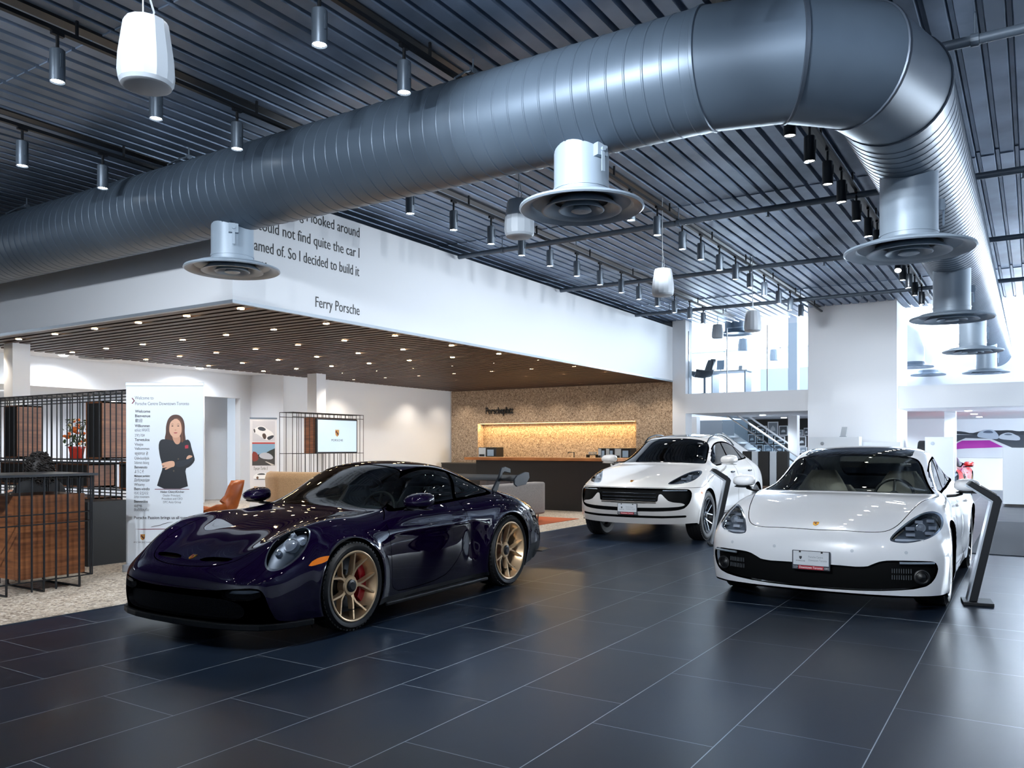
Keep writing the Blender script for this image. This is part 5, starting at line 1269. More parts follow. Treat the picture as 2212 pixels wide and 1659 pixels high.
    B.poly('front', [(-.3,.572),(.452,.572),(.465,.71),(.505,.715),(.56,.655),(.62,.60),(.80,.582),(.81,.55),(.70,.527),(.3,.510),(-.3,.506)], 'intake', 'blade', fr, 1)
    B.poly('front', [(-.3,.392),(.5,.396),(.82,.41),(.81,.378),(.5,.362),(-.3,.356)], 'body', 'slot', fr, 0)
    Q = B.V / B.sc; cowl = lambda Q: Q[:, 0] - (.31 + .30 * (Q[:, 1] / .76) ** 2.2)
    sidel = lambda Q: .80 + .10 * np.clip((Q[:, 0] + .25) / .4, 0, 1) + .09 * np.clip((Q[:, 0] - .1) / .5, 0, 1) - Q[:, 2]
    gg = lambda: np.maximum(cowl(B.V / B.sc), sidel(B.V / B.sc))
    B.cut(gg() - .003, 'body', '_tmp', lambda c: c[2] > .7 and c[0] < .8); B.cut(gg() + .003, '_tmp', 'hood', keep='gap')
    B.panel('side', [(.74,1.3),(.70,.9),(.70,.46),(.78,.38),(1.3,.37),(1.72,.38),(1.76,.6),(1.77,1.3)], 'body', 'door_f', lambda c: c[1] > .55, 1)
    B.panel('side', [(1.785,1.3),(1.775,.6),(1.775,.38),(2.2,.39),(2.36,.5),(2.48,.7),(2.66,.86),(2.72,1.05),(2.70,1.3)], 'body', 'door_r', lambda c: c[1] > .55, 1)
    B.poly('side', [(-.385,.70),(-.27,.71),(-.275,.745),(-.38,.735)], 'body', 'marker', lambda c: c[1] > .6, 1)
    B.poly('side', [(.38,.36),(2.4,.36),(2.4,.2),(.38,.2)], 'body', 'sill', lambda c: c[1] > .55, 0)
    B.poly('front', [(-.2,.95),(.6,.95),(.86,.93),(.86,.88),(.6,.90),(-.2,.90)], 'body', 'taillight', lambda c: c[0] > 3.2, 1)
    root = empty('compact_suv', (11.93, 5.07, 0), .03)
    tag(root, 'white compact suv with roof rails and dark grille parked behind the purple coupe', 'car')
    W = mat('chalk_car_paint', '#d9d6d3', .3, 0, 1.0); satin = MATS['satin_black_trim']
    gls = glass('suv_glass', '#4d5654', ior=1.5); gls2 = glass('suv_side_glass', '#39403f', ior=1.55)
    B.piece(('body', 'blade'), 'body_shell', W, root, rim=.02); B.piece('hood', 'hood', W, root, rim=.02)
    for nm, hx in (('door_f', 1.50), ('door_r', 2.46)):
        for o in B.piece(nm, 'door', W, root, rim=.02, sides='split'):
            handle(B, o, hx, .98, 1 if o.data.vertices[0].co.y > 0 else -1, mat('dark_chrome', '#4a4f55', .2, .9))
    B.piece(('trim', 'wtrim'), 'window_trim', satin, root, off=.003, rim=.015)
    B.piece('windshield', 'windshield', gls, root, off=.004, rim=0); B.piece('rearwin', 'rear_window', gls, root, off=.003, rim=0)
    B.piece('sidewin', 'side_window', gls2, root, off=.004, rim=0, sides='split')
    B.piece('roof', 'panoramic_roof', MATS['roof_glass_black'], root, off=-.004, rim=.01)
    B.piece('intake', 'front_grille', MATS['intake_black'], root, off=.035, rim=0); B.piece('slot', 'lower_slot', MATS['intake_black'], root, off=.02, rim=0)
    B.piece('sill', 'side_sill', satin, root, rim=.02, sides='split')
    B.piece('marker', 'side_marker', MATS['amber_lens'], root, rim=.01, sides='split'); B.piece('taillight', 'taillight', MATS['red_lens'], root, rim=.01)
    lamp_parts(B, root, MATS['lamp_cover'], MATS['headlight_bowl'], MATS['headlight_rim'],
               [(.765, .955, .034, 'lens'), (.69, .945, .02, (.07, .03)), (.82, .955, .02, (.05, .03)), (.69, .90, .02, (.08, .026)), (.79, .905, .02, (.07, .026)), (.745, .995, .02, (.06, .026)), (.62, .875, .02, (.12, .018))])
    def bar(name, z, y0, y1, r, m, dx=-.004):
        for a, b in (((y0, y1),) if y0 >= 0 else ((y0, y1),)):
            pts = []
            for y in np.linspace(a, b, 15):
                q = B.probe(0, abs(y), z, 'front'); pts.append((q[0] + dx, y, z * SZ))
            t = MB(); t.tube(pts, r, 8); t.build(name, m, root, smooth=60)
    for z in (.715, .665, .62): bar('grille_bar', z, -.42, .42, .009, MATS['dark_chrome'], .014)
    bar('grille_strip', .588, -.43, .43, .014, mat('grille_silver', '#6f6a66', .35, .6), .006)
    for s in (1, -1):
        a, b = sorted((s * .52, s * .82)); bar('light_bar', .762, a, b, .008, MATS['light_bar'], .0)
    for s in (1, -1):
        t = MB(); P = []
        for k in range(15):
            x = 1.22 + 1.55 * k / 14; q = B.probe(x, .53, 0, 'top'); P.append((x, s * .545, q[2] + .045 * math.sin(PI * min(1, max(0, k / 14))) ** .35 - .004))
        t.tube(P, .014, 8); t.build('roof_rail', MATS['dark_chrome'], root, smooth=60)
    tw = MATS['two_tone_rim']; ts = MATS['machined_spoke']
    fn = y_spokes(5, .014, .05, .36, .55, .03)
    for sd in (-1, 1):
        for xc, frn in ((0, True), (wr, False)):
            wheel(root, (xc, sd * .945, .372), sd, .372, .262, .25, tw, ts, M_DARK, spoke_fn=fn, cap=.035, front=frn)
            m = MB(); m.lathe([(.411, -.30), (.411, 0)], axis='y', seg=36, caps=False, a0=-.25, a1=PI + .25); m.xf(Matrix.Translation((xc, sd * .94 if sd > 0 else -.64, .375))); m.build('wheel_well', M_DARK, root)
        mirror_part(B, root, (.78, 1.03, 1.19), sd, W, W, 1.12, stalk=((.0, .99, 1.10, .03, .02), (.02, .95, 1.05, .035, .02), (.03, .90, 1.02, .04, .018)))
    underbody(B, root)
    dk = MATS['cabin_black']
    dash(root, .40, .86, 1.09, .70, dk, -.38)
    for sd in (-1, 1): seat(root, 1.45, sd * .38, .36, mat('seat_black', '#17191c', .6), .78, .27, .2); seat(root, 2.35, sd * .38, .36, MATS['seat_black'], .72, .27, .2)
    steering_wheel(root, (.90, -.38, 1.08), M_BLACK)
    m = MB(); m.box(.4, 3.4, -.8, .8, .30, .34); m.box(2.7, 3.3, -.7, .7, .34, 1.05); m.build('cabin_floor', dk, root)
    m = MB(); m.cbox((1.09, -.46, 1.455), (.003, .10, .05), Matrix.Rotation(-1.0, 4, 'Y')); m.build('window_sticker', MATS['paper'], root)
    p = B.probe(-.86, 0, .49, 'front'); plate_part(root, (p[0] - .02, 0, .49), 0)
    p = B.probe(-.69, 0, 0, 'top'); crest('badge', root, p, B.normal_at(p), .06, up=(.8, 0, .6))
    return root
build_white_suv()
# ================================================================ lounge, bar, banners
WOOD = mat('walnut_veneer', '#7a4a2c', .45); mix_noise(WOOD, '#5f3620', '#8f5a36', 2.4, 6, (1.2, 1.2, 14), fac=(.3, .7))
WOODH = mat('oak_top', '#9a6236', .4); mix_noise(WOODH, '#83502a', '#ab7040', 3, 5, (10, .6, 2))
INK = mat('print_black', '#15181d', .5); INKG = mat('print_grey', '#59616b', .5)
CAMYAW = math.atan2(-.843, .538)      # faces the camera
# ---- wall lettering
q_ = empty('wall_lettering', (FX, FY, ZS)); tag(q_, 'black quotation lettering on the white bulkhead beside its corner', 'lettering')
xr = at(775, 600, Y=FY).x - FX
for body, py, x0, w in (('In the beginning I looked around', 513, .125, None), ('but could not find quite the car I', 557, .125, None), ('dreamed of. So I decided to build it', 597, .125, None), ('myself.', 637, .125, .42), ('Ferry Porsche', 681, at(680, 660, Y=FY).x - FX, None)):
    z = at(775, py, Y=FY).z - ZS
    text('quotation_line', body, .215, INK, q_, (x0, -.004, z), (PI / 2, 0, 0), ext=.001, fit=w or (xr - x0), bold=-.001)
o = text('bar_lettering', 'Porscheplatz', .30, M_BLACK, None, (XB - .03, at(1050, 893, X=XB).y, at(1080, 893.5, X=XB).z), (PI / 2, 0, -PI / 2), ext=.012, bold=.004, fit=abs(at(1050, 893, X=XB).y - at(1109, 893, X=XB).y))
tag(o, 'black bar name lettering on the brown terrazzo wall above the lit niche', 'lettering')

# ---- roll-up banner with portrait
def flat(root, name, poly, m, layer, X_, Z_, smooth=2):
    p = chaikin([(X_(a), Z_(b)) for a, b in poly], smooth) if smooth else [(X_(a), Z_(b)) for a, b in poly]
    mb = MB(); mb.prism([tuple(q) for q in p], -.004 - .0009 * layer, -.003 - .0009 * layer, 'y'); return mb.build(name, m, root)
def shield(root, x, z, h, y=-.005):
    s_ = empty('printed_shield', (x, y, z), 0, root); w = h * .74
    o_ = [(-.5, .5), (-.2, .46), (0, .5), (.2, .46), (.5, .5), (.5, 0), (.4, -.28), (0, -.5), (-.4, -.28), (-.5, 0)]
    mb = MB(); mb.prism([(a * w, b * h) for a, b in o_], -.0006, 0, 'y'); mb.build('shield', mat('shield_gold', '#b98a45', .5), s_)
    mb = MB(); mb.prism([(-.44 * w, .05 * h), (-.05 * w, .05 * h), (-.05 * w, .34 * h), (-.44 * w, .34 * h)], -.0012, -.0004, 'y'); mb.prism([(.05 * w, -.3 * h), (.32 * w, -.25 * h), (.42 * w, .0), (.05 * w, 0)], -.0012, -.0004, 'y'); mb.build('shield_stripes', mat('shield_dark', '#6e2a1c', .5), s_)
    mb = MB(); mb.prism([(-.14 * w, .14 * h), (.14 * w, .14 * h), (.12 * w, -.08 * h), (0, -.16 * h), (-.12 * w, -.08 * h)], -.0018, -.001, 'y'); mb.build('shield_centre', INK, s_)
bc = at(356, 1234, Z=0)
bn = empty('roll_up_banner', bc, CAMYAW); tag(bn, 'tall white welcome banner with portrait and greetings in many languages', 'banner')
PVC = mat('banner_print_white', '#dbe3ec', .5)
mb = MB(); mb.box(-.435, .435, -.003, .003, .06, 2.11); mb.build('banner_panel', PVC, bn)
mb = MB(); mb.box(-.44, .44, -.10, .10, .0, .085); mb.build('banner_base', mat('alu_satin', '#b9c1ca', .35, .6), bn, bevel=.012)
mb = MB(); mb.box(-.44, .44, -.012, .012, 2.09, 2.13); mb.build('top_rail', MATS['alu_satin'], bn, bevel=.004)
mb = MB(); mb.cyl((0, .03, .05), (0, .03, 2.1), .012, 8); mb.build('support_pole', M_GREYMET, bn)
kx, kz = .005224, .005224
X1 = lambda x: (270 + x / 3.967 - 356) * kx; Z1 = lambda y: (1234 - (820 + y / 3.967)) * kz
X2 = lambda x: (270 + x / 4.76 - 356) * kx; Z2 = lambda y: (1234 - (1040 + y / 4.76)) * kz
rows = [('Welcome to', 86, 170, 160, 0, 0), ('Porsche Centre Downtown Toronto', 86, 219, 462, 0, 0), ('Welcome', 88, 283, 130, 1, 0), ('Bienvenue', 86, 322, 130, 1, 0), ('歡迎', 88, 364, 62, 0, 0), ('Willkommen', 86, 407, 128, 1, 0), ('καλώς ΗΡΘΑΤΕ', 85, 444, 126, 0, 1), ('ברוך הבא', 85, 487, 84, 0, 0), ('Tervetuloa', 85, 526, 127, 1, 0), ('Vítejte', 84, 566, 74, 0, 0), ('Velkommen', 84, 602, 126, 0, 0), ('स्वागत हे', 84, 646, 116, 0, 0), ('Üdvözöljük', 83, 685, 126, 0, 0), ('Selamat datang', 82, 722, 124, 0, 1), ('Benvenuto', 82, 761, 109, 1, 0), ('ようこそ', 81, 799, 80, 0, 0), ('Maligayang pagdating', 81, 834, 133, 1, 0), ('Добредојде', 80, 871, 131, 0, 0), ('Witamy', 80, 910, 90, 0, 0), ('Bem-vindo', 79, 947, 132, 1, 0)]
sz = {'Maligayang pagdating': .034}
for body, x, y, w, bo, gr in rows:
    text('printed_line', body, .052 if y < 230 else sz.get(body, .044), INKG if gr or y < 230 else INK, bn, (X1(x), -.0045, Z1(y)), (PI / 2, 0, 0), ext=.0003, fit=w / 3.967 * kx, bold=.0006 if bo else 0)
for body, x, y, w, bo, gr, al in (('어서 오십시오', 95, 135, 146, 0, 1, 0), ('Добро пожаловать', 94, 169, 158, 0, 1, 0), ('Bienvenidos', 94, 218, 140, 1, 0, 0), ('வருக', 96, 262, 78, 0, 0, 0), ('ยินดีต้อนรับ', 94, 303, 150, 0, 0, 0), ('Porsche Passion brings us all together', 92, 385, 620, 1, 0, 0),
                              ('Helen Ching-Kircher', 365, 117, 245, 1, 0, 0), ('Dealer Principal,', 391, 154, 180, 0, 1, 0), ('President and CEO', 379, 188, 212, 0, 1, 0), ('DFC Auto Group', 393, 222, 183, 0, 1, 0), ('PORSCHE', 90, 632, 180, 0, 1, 0)):
    text('printed_line', body, .034 if x > 300 or y == 169 else .022 if body == 'PORSCHE' else .044, INKG if gr else INK, bn, (X2(x), -.0045, Z2(y)), (PI / 2, 0, 0), ext=.0003, fit=w / 4.76 * kx, bold=.0006 if bo else 0)
MAG = mat('print_maroon', '#6d1533', .5)
flat(bn, 'printed_chevron', [(57, 157), (67, 157), (87, 182), (67, 207), (57, 207), (76, 182)], MAG, 1, X1, Z1, 0)
flat(bn, 'printed_rule', [(258, 937), (552, 937), (552, 942), (258, 942)], MAG, 4, X1, Z1, 0)
flat(bn, 'printed_rule', [(97, 489), (620, 484), (620, 490), (180, 495)], MAG, 1, X2, Z2, 0)
flat(bn, 'printed_sketch', [(262, 472), (285, 460), (350, 452), (420, 425), (520, 410), (420, 431), (350, 457), (290, 464)], INK, 1, X2, Z2, 1)
shield(bn, X2(184), Z2(573), 64 / 4.76 * kz)
pt = empty('portrait', (0, 0, 0), 0, bn)
HAIR = mat('print_hair', '#4a2a1c', .5); SKIN = mat('print_skin', '#d9a88c', .5); SUIT = mat('print_suit', '#0e131d', .5)
flat(pt, 'hair', [(440, 298), (400, 305), (368, 340), (352, 400), (352, 460), (340, 505), (352, 530), (400, 545), (440, 560), (500, 566), (524, 545), (520, 500), (512, 450), (514, 390), (502, 340), (475, 308)], HAIR, 1, X1, Z1)
flat(pt, 'jacket', [(405, 520), (335, 508), (300, 520), (288, 570), (300, 660), (318, 720), (325, 760), (300, 830), (268, 935), (544, 935), (530, 850), (515, 765), (560, 745), (598, 700), (598, 670), (572, 590), (560, 530), (535, 508), (480, 545)], SUIT, 2, X1, Z1, 1)
flat(pt, 'neck', [(405, 470), (412, 515), (440, 560), (478, 545), (475, 470)], mat('print_skin_neck', '#c9967a', .5), 3, X1, Z1)
flat(pt, 'face', [(432, 335), (398, 345), (380, 380), (378, 430), (390, 470), (415, 495), (440, 500), (465, 492), (485, 460), (490, 420), (485, 370), (465, 340)], SKIN, 4, X1, Z1)
flat(pt, 'hair_side', [(430, 325), (395, 335), (372, 380), (368, 440), (372, 500), (388, 525), (384, 470), (380, 410), (392, 360), (425, 340)], HAIR, 5, X1, Z1)
flat(pt, 'hair_side', [(430, 325), (470, 332), (490, 360), (500, 420), (496, 480), (505, 530), (488, 545), (484, 480), (490, 420), (478, 360), (450, 338)], mat('print_hair_light', '#6a4029', .5), 5, X1, Z1)
FEA = mat('print_feature', '#3a2018', .5)
for x in (409, 459):
    flat(pt, 'eye', [(x - 12, 398), (x, 392), (x + 12, 398), (x, 403)], FEA, 6, X1, Z1); flat(pt, 'eyebrow', [(x - 16, 386), (x, 378), (x + 16, 384), (x, 382)], FEA, 6, X1, Z1)
flat(pt, 'mouth', [(415, 455), (435, 451), (458, 454), (436, 464)], mat('print_lip', '#a8474a', .5), 6, X1, Z1)
flat(pt, 'nose', [(425, 432), (434, 428), (446, 432), (435, 437)], mat('print_shade', '#b5805f', .5), 6, X1, Z1)
flat(pt, 'sleeve_fold', [(430, 700), (520, 690), (590, 660), (585, 690), (520, 740), (440, 755)], mat('print_suit_edge', '#1d2330', .5), 3, X1, Z1)
flat(pt, 'hand', [(315, 720), (345, 708), (400, 695), (428, 702), (428, 745), (395, 752), (350, 775), (342, 765), (372, 750), (325, 758), (320, 748), (350, 738), (318, 738)], SKIN, 5, X1, Z1, 1)
flat(pt, 'hand', [(525, 682), (535, 658), (552, 646), (578, 652), (580, 662), (560, 672), (540, 682)], SKIN, 5, X1, Z1, 1)
flat(pt, 'pocket_square', [(515, 570), (522, 562), (545, 560), (545, 588), (518, 592)], mat('print_red', '#b5263c', .5), 5, X1, Z1, 0)
for x, y in ((459, 680), (420, 782)): flat(pt, 'button', [(x - 6, y - 6), (x + 6, y - 6), (x + 6, y + 6), (x - 6, y + 6)], mat('print_button', '#5a4a3c', .5), 5, X1, Z1)

# ---- second, slimmer banner by the side wall
c2 = at(569, 1099, Z=0); b2 = empty('roll_up_banner', c2, CAMYAW + .25); tag(b2, 'narrow white banner with car pictures standing by the lounge wall', 'banner')
k2 = 18.4 / FPX; U = lambda x: (530 + x / 4.533 - 569) * k2 * 1.02; Vv = lambda y: (1099 - (890 + y / 4.533)) * k2
mb = MB(); mb.box(U(52), U(303), -.003, .003, .04, Vv(55)); mb.build('banner_panel', mat('banner_print_pale', '#d5d6dc', .5), b2)
mb = MB(); mb.box(U(50), U(305), -.012, .012, Vv(60), Vv(46)); mb.build('top_rail', M_GREYMET, b2); mb = MB(); mb.box(U(48), U(308), -.1, .1, 0, .07); mb.build('banner_base', MATS['alu_satin'], b2)
P = lambda nm, pts, c, ly, s=1: flat(b2, nm, pts, mat('print_' + c.strip('#'), c, .5), ly, U, Vv, s)
P('picture', [(76, 80), (284, 80), (284, 282), (76, 282)], '#c3c5ce', 1, 0)
P('printed_car', [(84, 170), (100, 150), (140, 128), (180, 130), (212, 160), (262, 190), (275, 225), (255, 262), (215, 275), (165, 245), (120, 210), (84, 195)], '#e6e7ea', 2); P('printed_car', [(120, 150), (142, 136), (178, 140), (205, 165), (180, 180), (140, 172)], '#3a3f48', 3)
P('printed_wheel', [(168, 205), (190, 200), (205, 225), (200, 258), (180, 258), (166, 230)], '#4a3830', 3); P('printed_wheel', [(84, 160), (98, 158), (104, 190), (92, 200)], '#2a2d33', 3); P('printed_car', [(205, 240), (272, 215), (274, 240), (225, 275)], '#30343c', 3)
P('picture', [(73, 305), (284, 305), (284, 520), (73, 520)], '#7fa6c4', 1, 0); P('picture_band', [(73, 291), (284, 291), (284, 306), (73, 306)], '#b4392f', 2, 0); P('printed_hill', [(190, 400), (240, 370), (284, 350), (284, 450), (73, 450), (73, 420)], '#1f2420', 2, 0)
P('printed_road', [(73, 445), (284, 440), (284, 520), (73, 520)], '#3b3838', 3, 0); P('printed_road_line', [(190, 480), (205, 480), (284, 515), (255, 520)], '#c9c4bd', 4, 0); P('printed_car', [(73, 380), (110, 385), (130, 420), (130, 470), (73, 485)], '#7e2c22', 4); P('printed_car', [(130, 420), (165, 392), (215, 392), (260, 420), (270, 450), (240, 462), (160, 452)], '#b4bac6', 5)
P('printed_car', [(82, 625), (110, 600), (150, 590), (190, 592), (225, 612), (270, 622), (275, 650), (85, 655)], '#eceef0', 2); P('printed_car', [(118, 605), (150, 595), (186, 598), (200, 612), (120, 612)], '#2e323a', 3); P('printed_wheel', [(108, 640), (122, 622), (136, 640), (122, 660)], '#6a4a35', 4); P('printed_shadow', [(84, 652), (270, 652), (250, 660), (100, 660)], '#55585e', 3)
text('printed_line', 'Taycan Turbo S', .10, INK, b2, (U(82), -.0045, Vv(562)), ext=.0003, fit=U(214) - U(82), shear=.3); text('printed_line', 'Porsche Centre\nDowntown Toronto', .07, INKG, b2, (U(164), -.0045, Vv(750)), ext=.0003, fit=.26)
shield(b2, U(109), Vv(752), .12)
# ---- reception desk in a wire cage
dk = empty('reception_desk', (3.86, 8.0, 0)); tag(dk, 'walnut reception desk in a black wire cage with a thin black top', 'desk')
mb = MB(); mb.box(.14, .79, .10, .72, .135, .935); mb.build('desk_cabinet', WOOD, dk, bevel=.004)
mb = MB(); mb.box(-.5, .86, -.02, .86, 1.115, 1.14); mb.build('desk_top', mat('desk_top_black', '#23272d', .35), dk, bevel=.003)
mb = MB(); mb.box(.0, .78, .80, 1.7, .86, .885); mb.build('work_surface', mat('work_surface_grey', '#9aa2aa', .5), dk)
mb = MB()
for i, dx in enumerate(np.linspace(0.0, .80, 8)):
    mb.cyl((dx, .02, .02 if i % 2 == 0 else .12), (dx, .02, 1.12), .0095, 8)
for dx in np.linspace(-.45, .80, 9): mb.cyl((dx, .84, .02), (dx, .84, 1.12), .007, 6)
for dy in np.linspace(.02, .84, 5): mb.cyl((.82, dy, .12), (.82, dy, 1.12), .007, 6)
for z in (.12, .66, .755, 1.10):
    mb.tube([(-.5, .02, z), (.82, .02, z), (.82, .84, z), (-.5, .84, z)], .007, 6)
mb.build('wire_cage', M_BLACKM, dk, smooth=40)
for dx in (.0, .34, .69):
    mb = MB(); mb.tube([(dx, .02, .12), (dx, .02, .03), (dx + .01, .04, .012), (dx + .01, .66, .012), (dx, .70, .03), (dx, .70, .13)], .011, 8); mb.build('sled_leg', M_BLACKM, dk, smooth=40)
# ---- wire shelf with walnut boxes
sh = empty('wire_shelf', (6.0, 9.0, 0)); tag(sh, 'black wire room divider shelf behind the reception desk', 'shelf')
mb = MB()
for y in np.arange(.25, 5.2, .125):
    mb.cyl((0, y, .04), (0, y, 2.12), .008, 6); 
for y in np.arange(.31, 5.2, .25): mb.cyl((.42, y, .04), (.42, y, 2.12), .007, 6)
for x in (0, .42):
    for z in (.06, .14, .78, .86, 1.19, 1.235, 2.03, 2.115): mb.cyl((x, .2, z), (x, 5.2, z), .008, 6)
for y in np.arange(.25, 5.2, .25): mb.cyl((0, y, 2.115), (.42, y, 2.115), .007, 6); mb.cyl((0, y, 1.235), (.42, y, 1.235), .006, 6); mb.cyl((0, y, .86), (.42, y, .86), .006, 6)
mb.build('wire_frame', M_BLACKM, sh)
for y in (.5, 1.6, 2.7, 3.8): mb = MB(); mb.tube([(0, y, .06), (0, y, .014), (.42, y, .014), (.42, y, .06)], .010, 8); mb.build('sled_leg', M_BLACKM, sh)
def shelf_box(lab, x0, x1, y0, y1, z0, z1, open_x=True, m=WOOD):
    o = empty('shelf_box', ((x0 + x1) / 2, (y0 + y1) / 2, z0)); tag(o, lab, 'shelf box', 'walnut boxes of the wire shelf')
    hx, hy, h = (x1 - x0) / 2, (y1 - y0) / 2, z1 - z0; t_ = .018; mb = MB()
    mb.box(-hx, hx, -hy, -hy + t_, 0, h); mb.box(-hx, hx, hy - t_, hy, 0, h); mb.box(-hx, hx, -hy, hy, 0, t_); mb.box(-hx, hx, -hy, hy, h - t_, h); mb.box(hx - t_, hx, -hy, hy, 0, h); mb.build('box_shell', m, o)
    mb = MB(); mb.box(hx - t_ - .006, hx - t_ - .001, -hy + t_, hy - t_, t_, h - t_); mb.box(-hx + .004, -hx + .009, -hy + t_, hy - t_, t_, h - t_); mb.build('box_lining', mat('box_lining_dark', '#0e0b0a', .7), o)
shelf_box('walnut box with dark front at the far left, upper part of the wire shelf', 6.04, 6.40, 12.24, 12.62, 1.25, 2.0)
shelf_box('walnut box with dark front beside the welcome banner, upper part of the wire shelf', 6.04, 6.42, 10.12, 10.5, 1.25, 1.99)
shelf_box('walnut box low in the wire shelf beside the welcome banner', 6.04, 6.42, 9.35, 9.75, .87, 1.22)
shelf_box('dark walnut box at the bottom of the wire shelf beside the welcome banner', 6.04, 6.42, 9.25, 9.85, .16, .66)
shelf_box('walnut box behind the seated person, low in the wire shelf', 6.04, 6.42, 10.45, 11.2, .87, 1.18)
mb = MB(); mb.box(-.25, .25, -.2, .2, 0, .76); o = mb.build('black_cabinet', mat('cabinet_black', '#0c0d10', .5), None, bevel=.004, loc=(5.62, 9.5, 0)); tag(o, 'plain black floor cabinet between desk and wire shelf', 'cabinet')
mb = MB(); mb.box(-.19, .19, -.019, .019, 0, .03); 
shelf_box('long dark walnut cabinet low in the wire shelf behind the reception desk', 6.04, 6.42, 10.3, 12.4, .16, .74)
shelf_box('walnut box low in the wire shelf at the far left', 6.04, 6.42, 11.35, 12.7, .87, 1.18)
# flower pot
fp = empty('flower_pot', at(166, 985, X=6.25)); fp.location.z = 1.245; tag(fp, 'red pot of orange flowers on the wire shelf', 'plant')
mb = MB(); mb.lathe([(.001, 0), (.075, 0), (.10, .14), (.107, .14), (.107, .165), (.09, .165), (.001, .15)], seg=24, caps=False); mb.build('pot', mat('pot_red', '#a52a1c', .3), fp, smooth=40)
rnd = random.Random(4)
lf = MB(); bl = MB(); bw = MB()
for k in range(110):
    a = rnd.uniform(0, 2 * PI); rr = .17 * math.sqrt(rnd.random()); zz = .17 + rnd.random() * .36; c = Vector((rr * math.cos(a), rr * math.sin(a), zz)); Mx = Euler((rnd.uniform(-1, 1), rnd.uniform(-1, 1), rnd.uniform(0, 6))).to_matrix()
    pts = [c + Mx @ Vector(v_) for v_ in ((-.03, 0, 0), (0, .014, .006), (.035, 0, 0), (0, -.014, .006))]; lf.add(pts, [(0, 1, 2), (0, 2, 3)])
for k in range(26):
    a = rnd.uniform(0, 2 * PI); rr = .19 * math.sqrt(rnd.random()); c = Vector((rr * math.cos(a), rr * math.sin(a), .2 + rnd.random() * .34))
    (bl if k % 4 else bw).sphere(c, .028, 8, 5, (1, 1, .7))
st_ = MB(); 
for k in range(7): a = k; st_.tube([(0, 0, .15), (.05 * math.cos(a), .05 * math.sin(a), .3), (.11 * math.cos(a), .11 * math.sin(a), .48)], .004, 5)
lf.build('leaves', mat('leaf_green', '#2f4423', .6), fp); bl.build('blossoms', mat('blossom_orange', '#d4651c', .5), fp, smooth=60); bw.build('blossoms', mat('blossom_pale', '#e3cf9c', .5), fp, smooth=60); st_.build('stems', mat('leaf_green', '#2f4423', .6), fp)
# ---- screen in its wire frame
tv = empty('media_stand', (13.3, 14.0, 0)); tag(tv, 'black wire stand holding a wall screen beside a walnut box in the lounge', 'media stand')
mb = MB(); X0 = at(632, 930, Y=14.0).x - 13.3; X1_ = at(785, 930, Y=14.0).x - 13.3
zt, zm = at(632, 890, Y=14).z, at(632, 980, Y=14).z
for y in (0, .42):
    for x in np.linspace(X0, X1_, 19 if y == 0 else 13): mb.cyl((x, y, .03), (x, y, zt), .007, 6)
    for z in (zt, zt - .10, zm, .6, .1): mb.cyl((X0, y, z), (X1_, y, z), .008, 6)
for x in np.linspace(X0, X1_, 13): mb.cyl((x, 0, zt), (x, .42, zt), .006, 6)
mb.build('wire_frame', M_BLACKM, tv)
xa, xb = at(684, 930, Y=13.95).x - 13.3, at(772, 930, Y=13.95).x - 13.3; za, zb2 = at(684, 980, Y=13.95).z, at(684, 903, Y=13.95).z
mb = MB(); mb.box(xa, xa + .28 + 1.1, .02, .36, za + .0, zb2 + .02); mb.build('box_shell', WOOD, tv)
so = empty('screen', (13.3, 13.95, 0)); tag(so, 'flat screen showing a crest on pale grey, mounted in the wire stand', 'screen')
mb = MB(); mb.box(xa, xb, 0, .05, za, zb2); mb.build('screen_frame', M_BLACK, so, bevel=.004)
mb = MB(); mb.box(xa + .035, xb - .035, -.004, .0, za + .04, zb2 - .035); mb.build('screen_panel', mat('screen_glow', '#9fb0bf', .3, emit='#a8bac8', estr=.62), so)
shield(so, (xa + xb) / 2 - .02, (za + zb2) / 2 + .07, .17, -.006); text('screen_text', 'PORSCHE', .07, mat('screen_ink', '#20252b', .5), so, ((xa + xb) / 2 - .02, -.0065, (za + zb2) / 2 - .12), align='CENTER', ext=.0003, fit=.38)
# ---- bar island, back counter and machines
ba = empty('bar_counter', (15.7, 9.2, 0)); tag(ba, 'long black bar counter with an oak top in front of the terrazzo wall', 'bar counter')
mb = MB(); mb.box(.04, .75, -1.75, 1.85, .0, 1.10); mb.build('bar_front', mat('bar_black', '#0c0d10', .45), ba, bevel=.004)
mb = MB(); mb.box(-.05, .85, -1.85, 2.13, 1.10, 1.165); mb.build('bar_top', WOODH, ba, bevel=.006)
bk = empty('back_counter', (21.0, 12.2, 0)); tag(bk, 'black back counter along the terrazzo wall', 'counter')
mb = MB(); mb.box(0, .78, -3.6, 3.9, 0, .87); mb.build('counter_body', MATS['bar_black'], bk); mb = MB(); mb.box(-.03, .78, -3.6, 3.9, .87, .905); mb.build('counter_top', mat('counter_top_dark', '#3a3532', .35), bk)
STEEL = mat('machine_steel', '#c3cdd6', .3, .5)
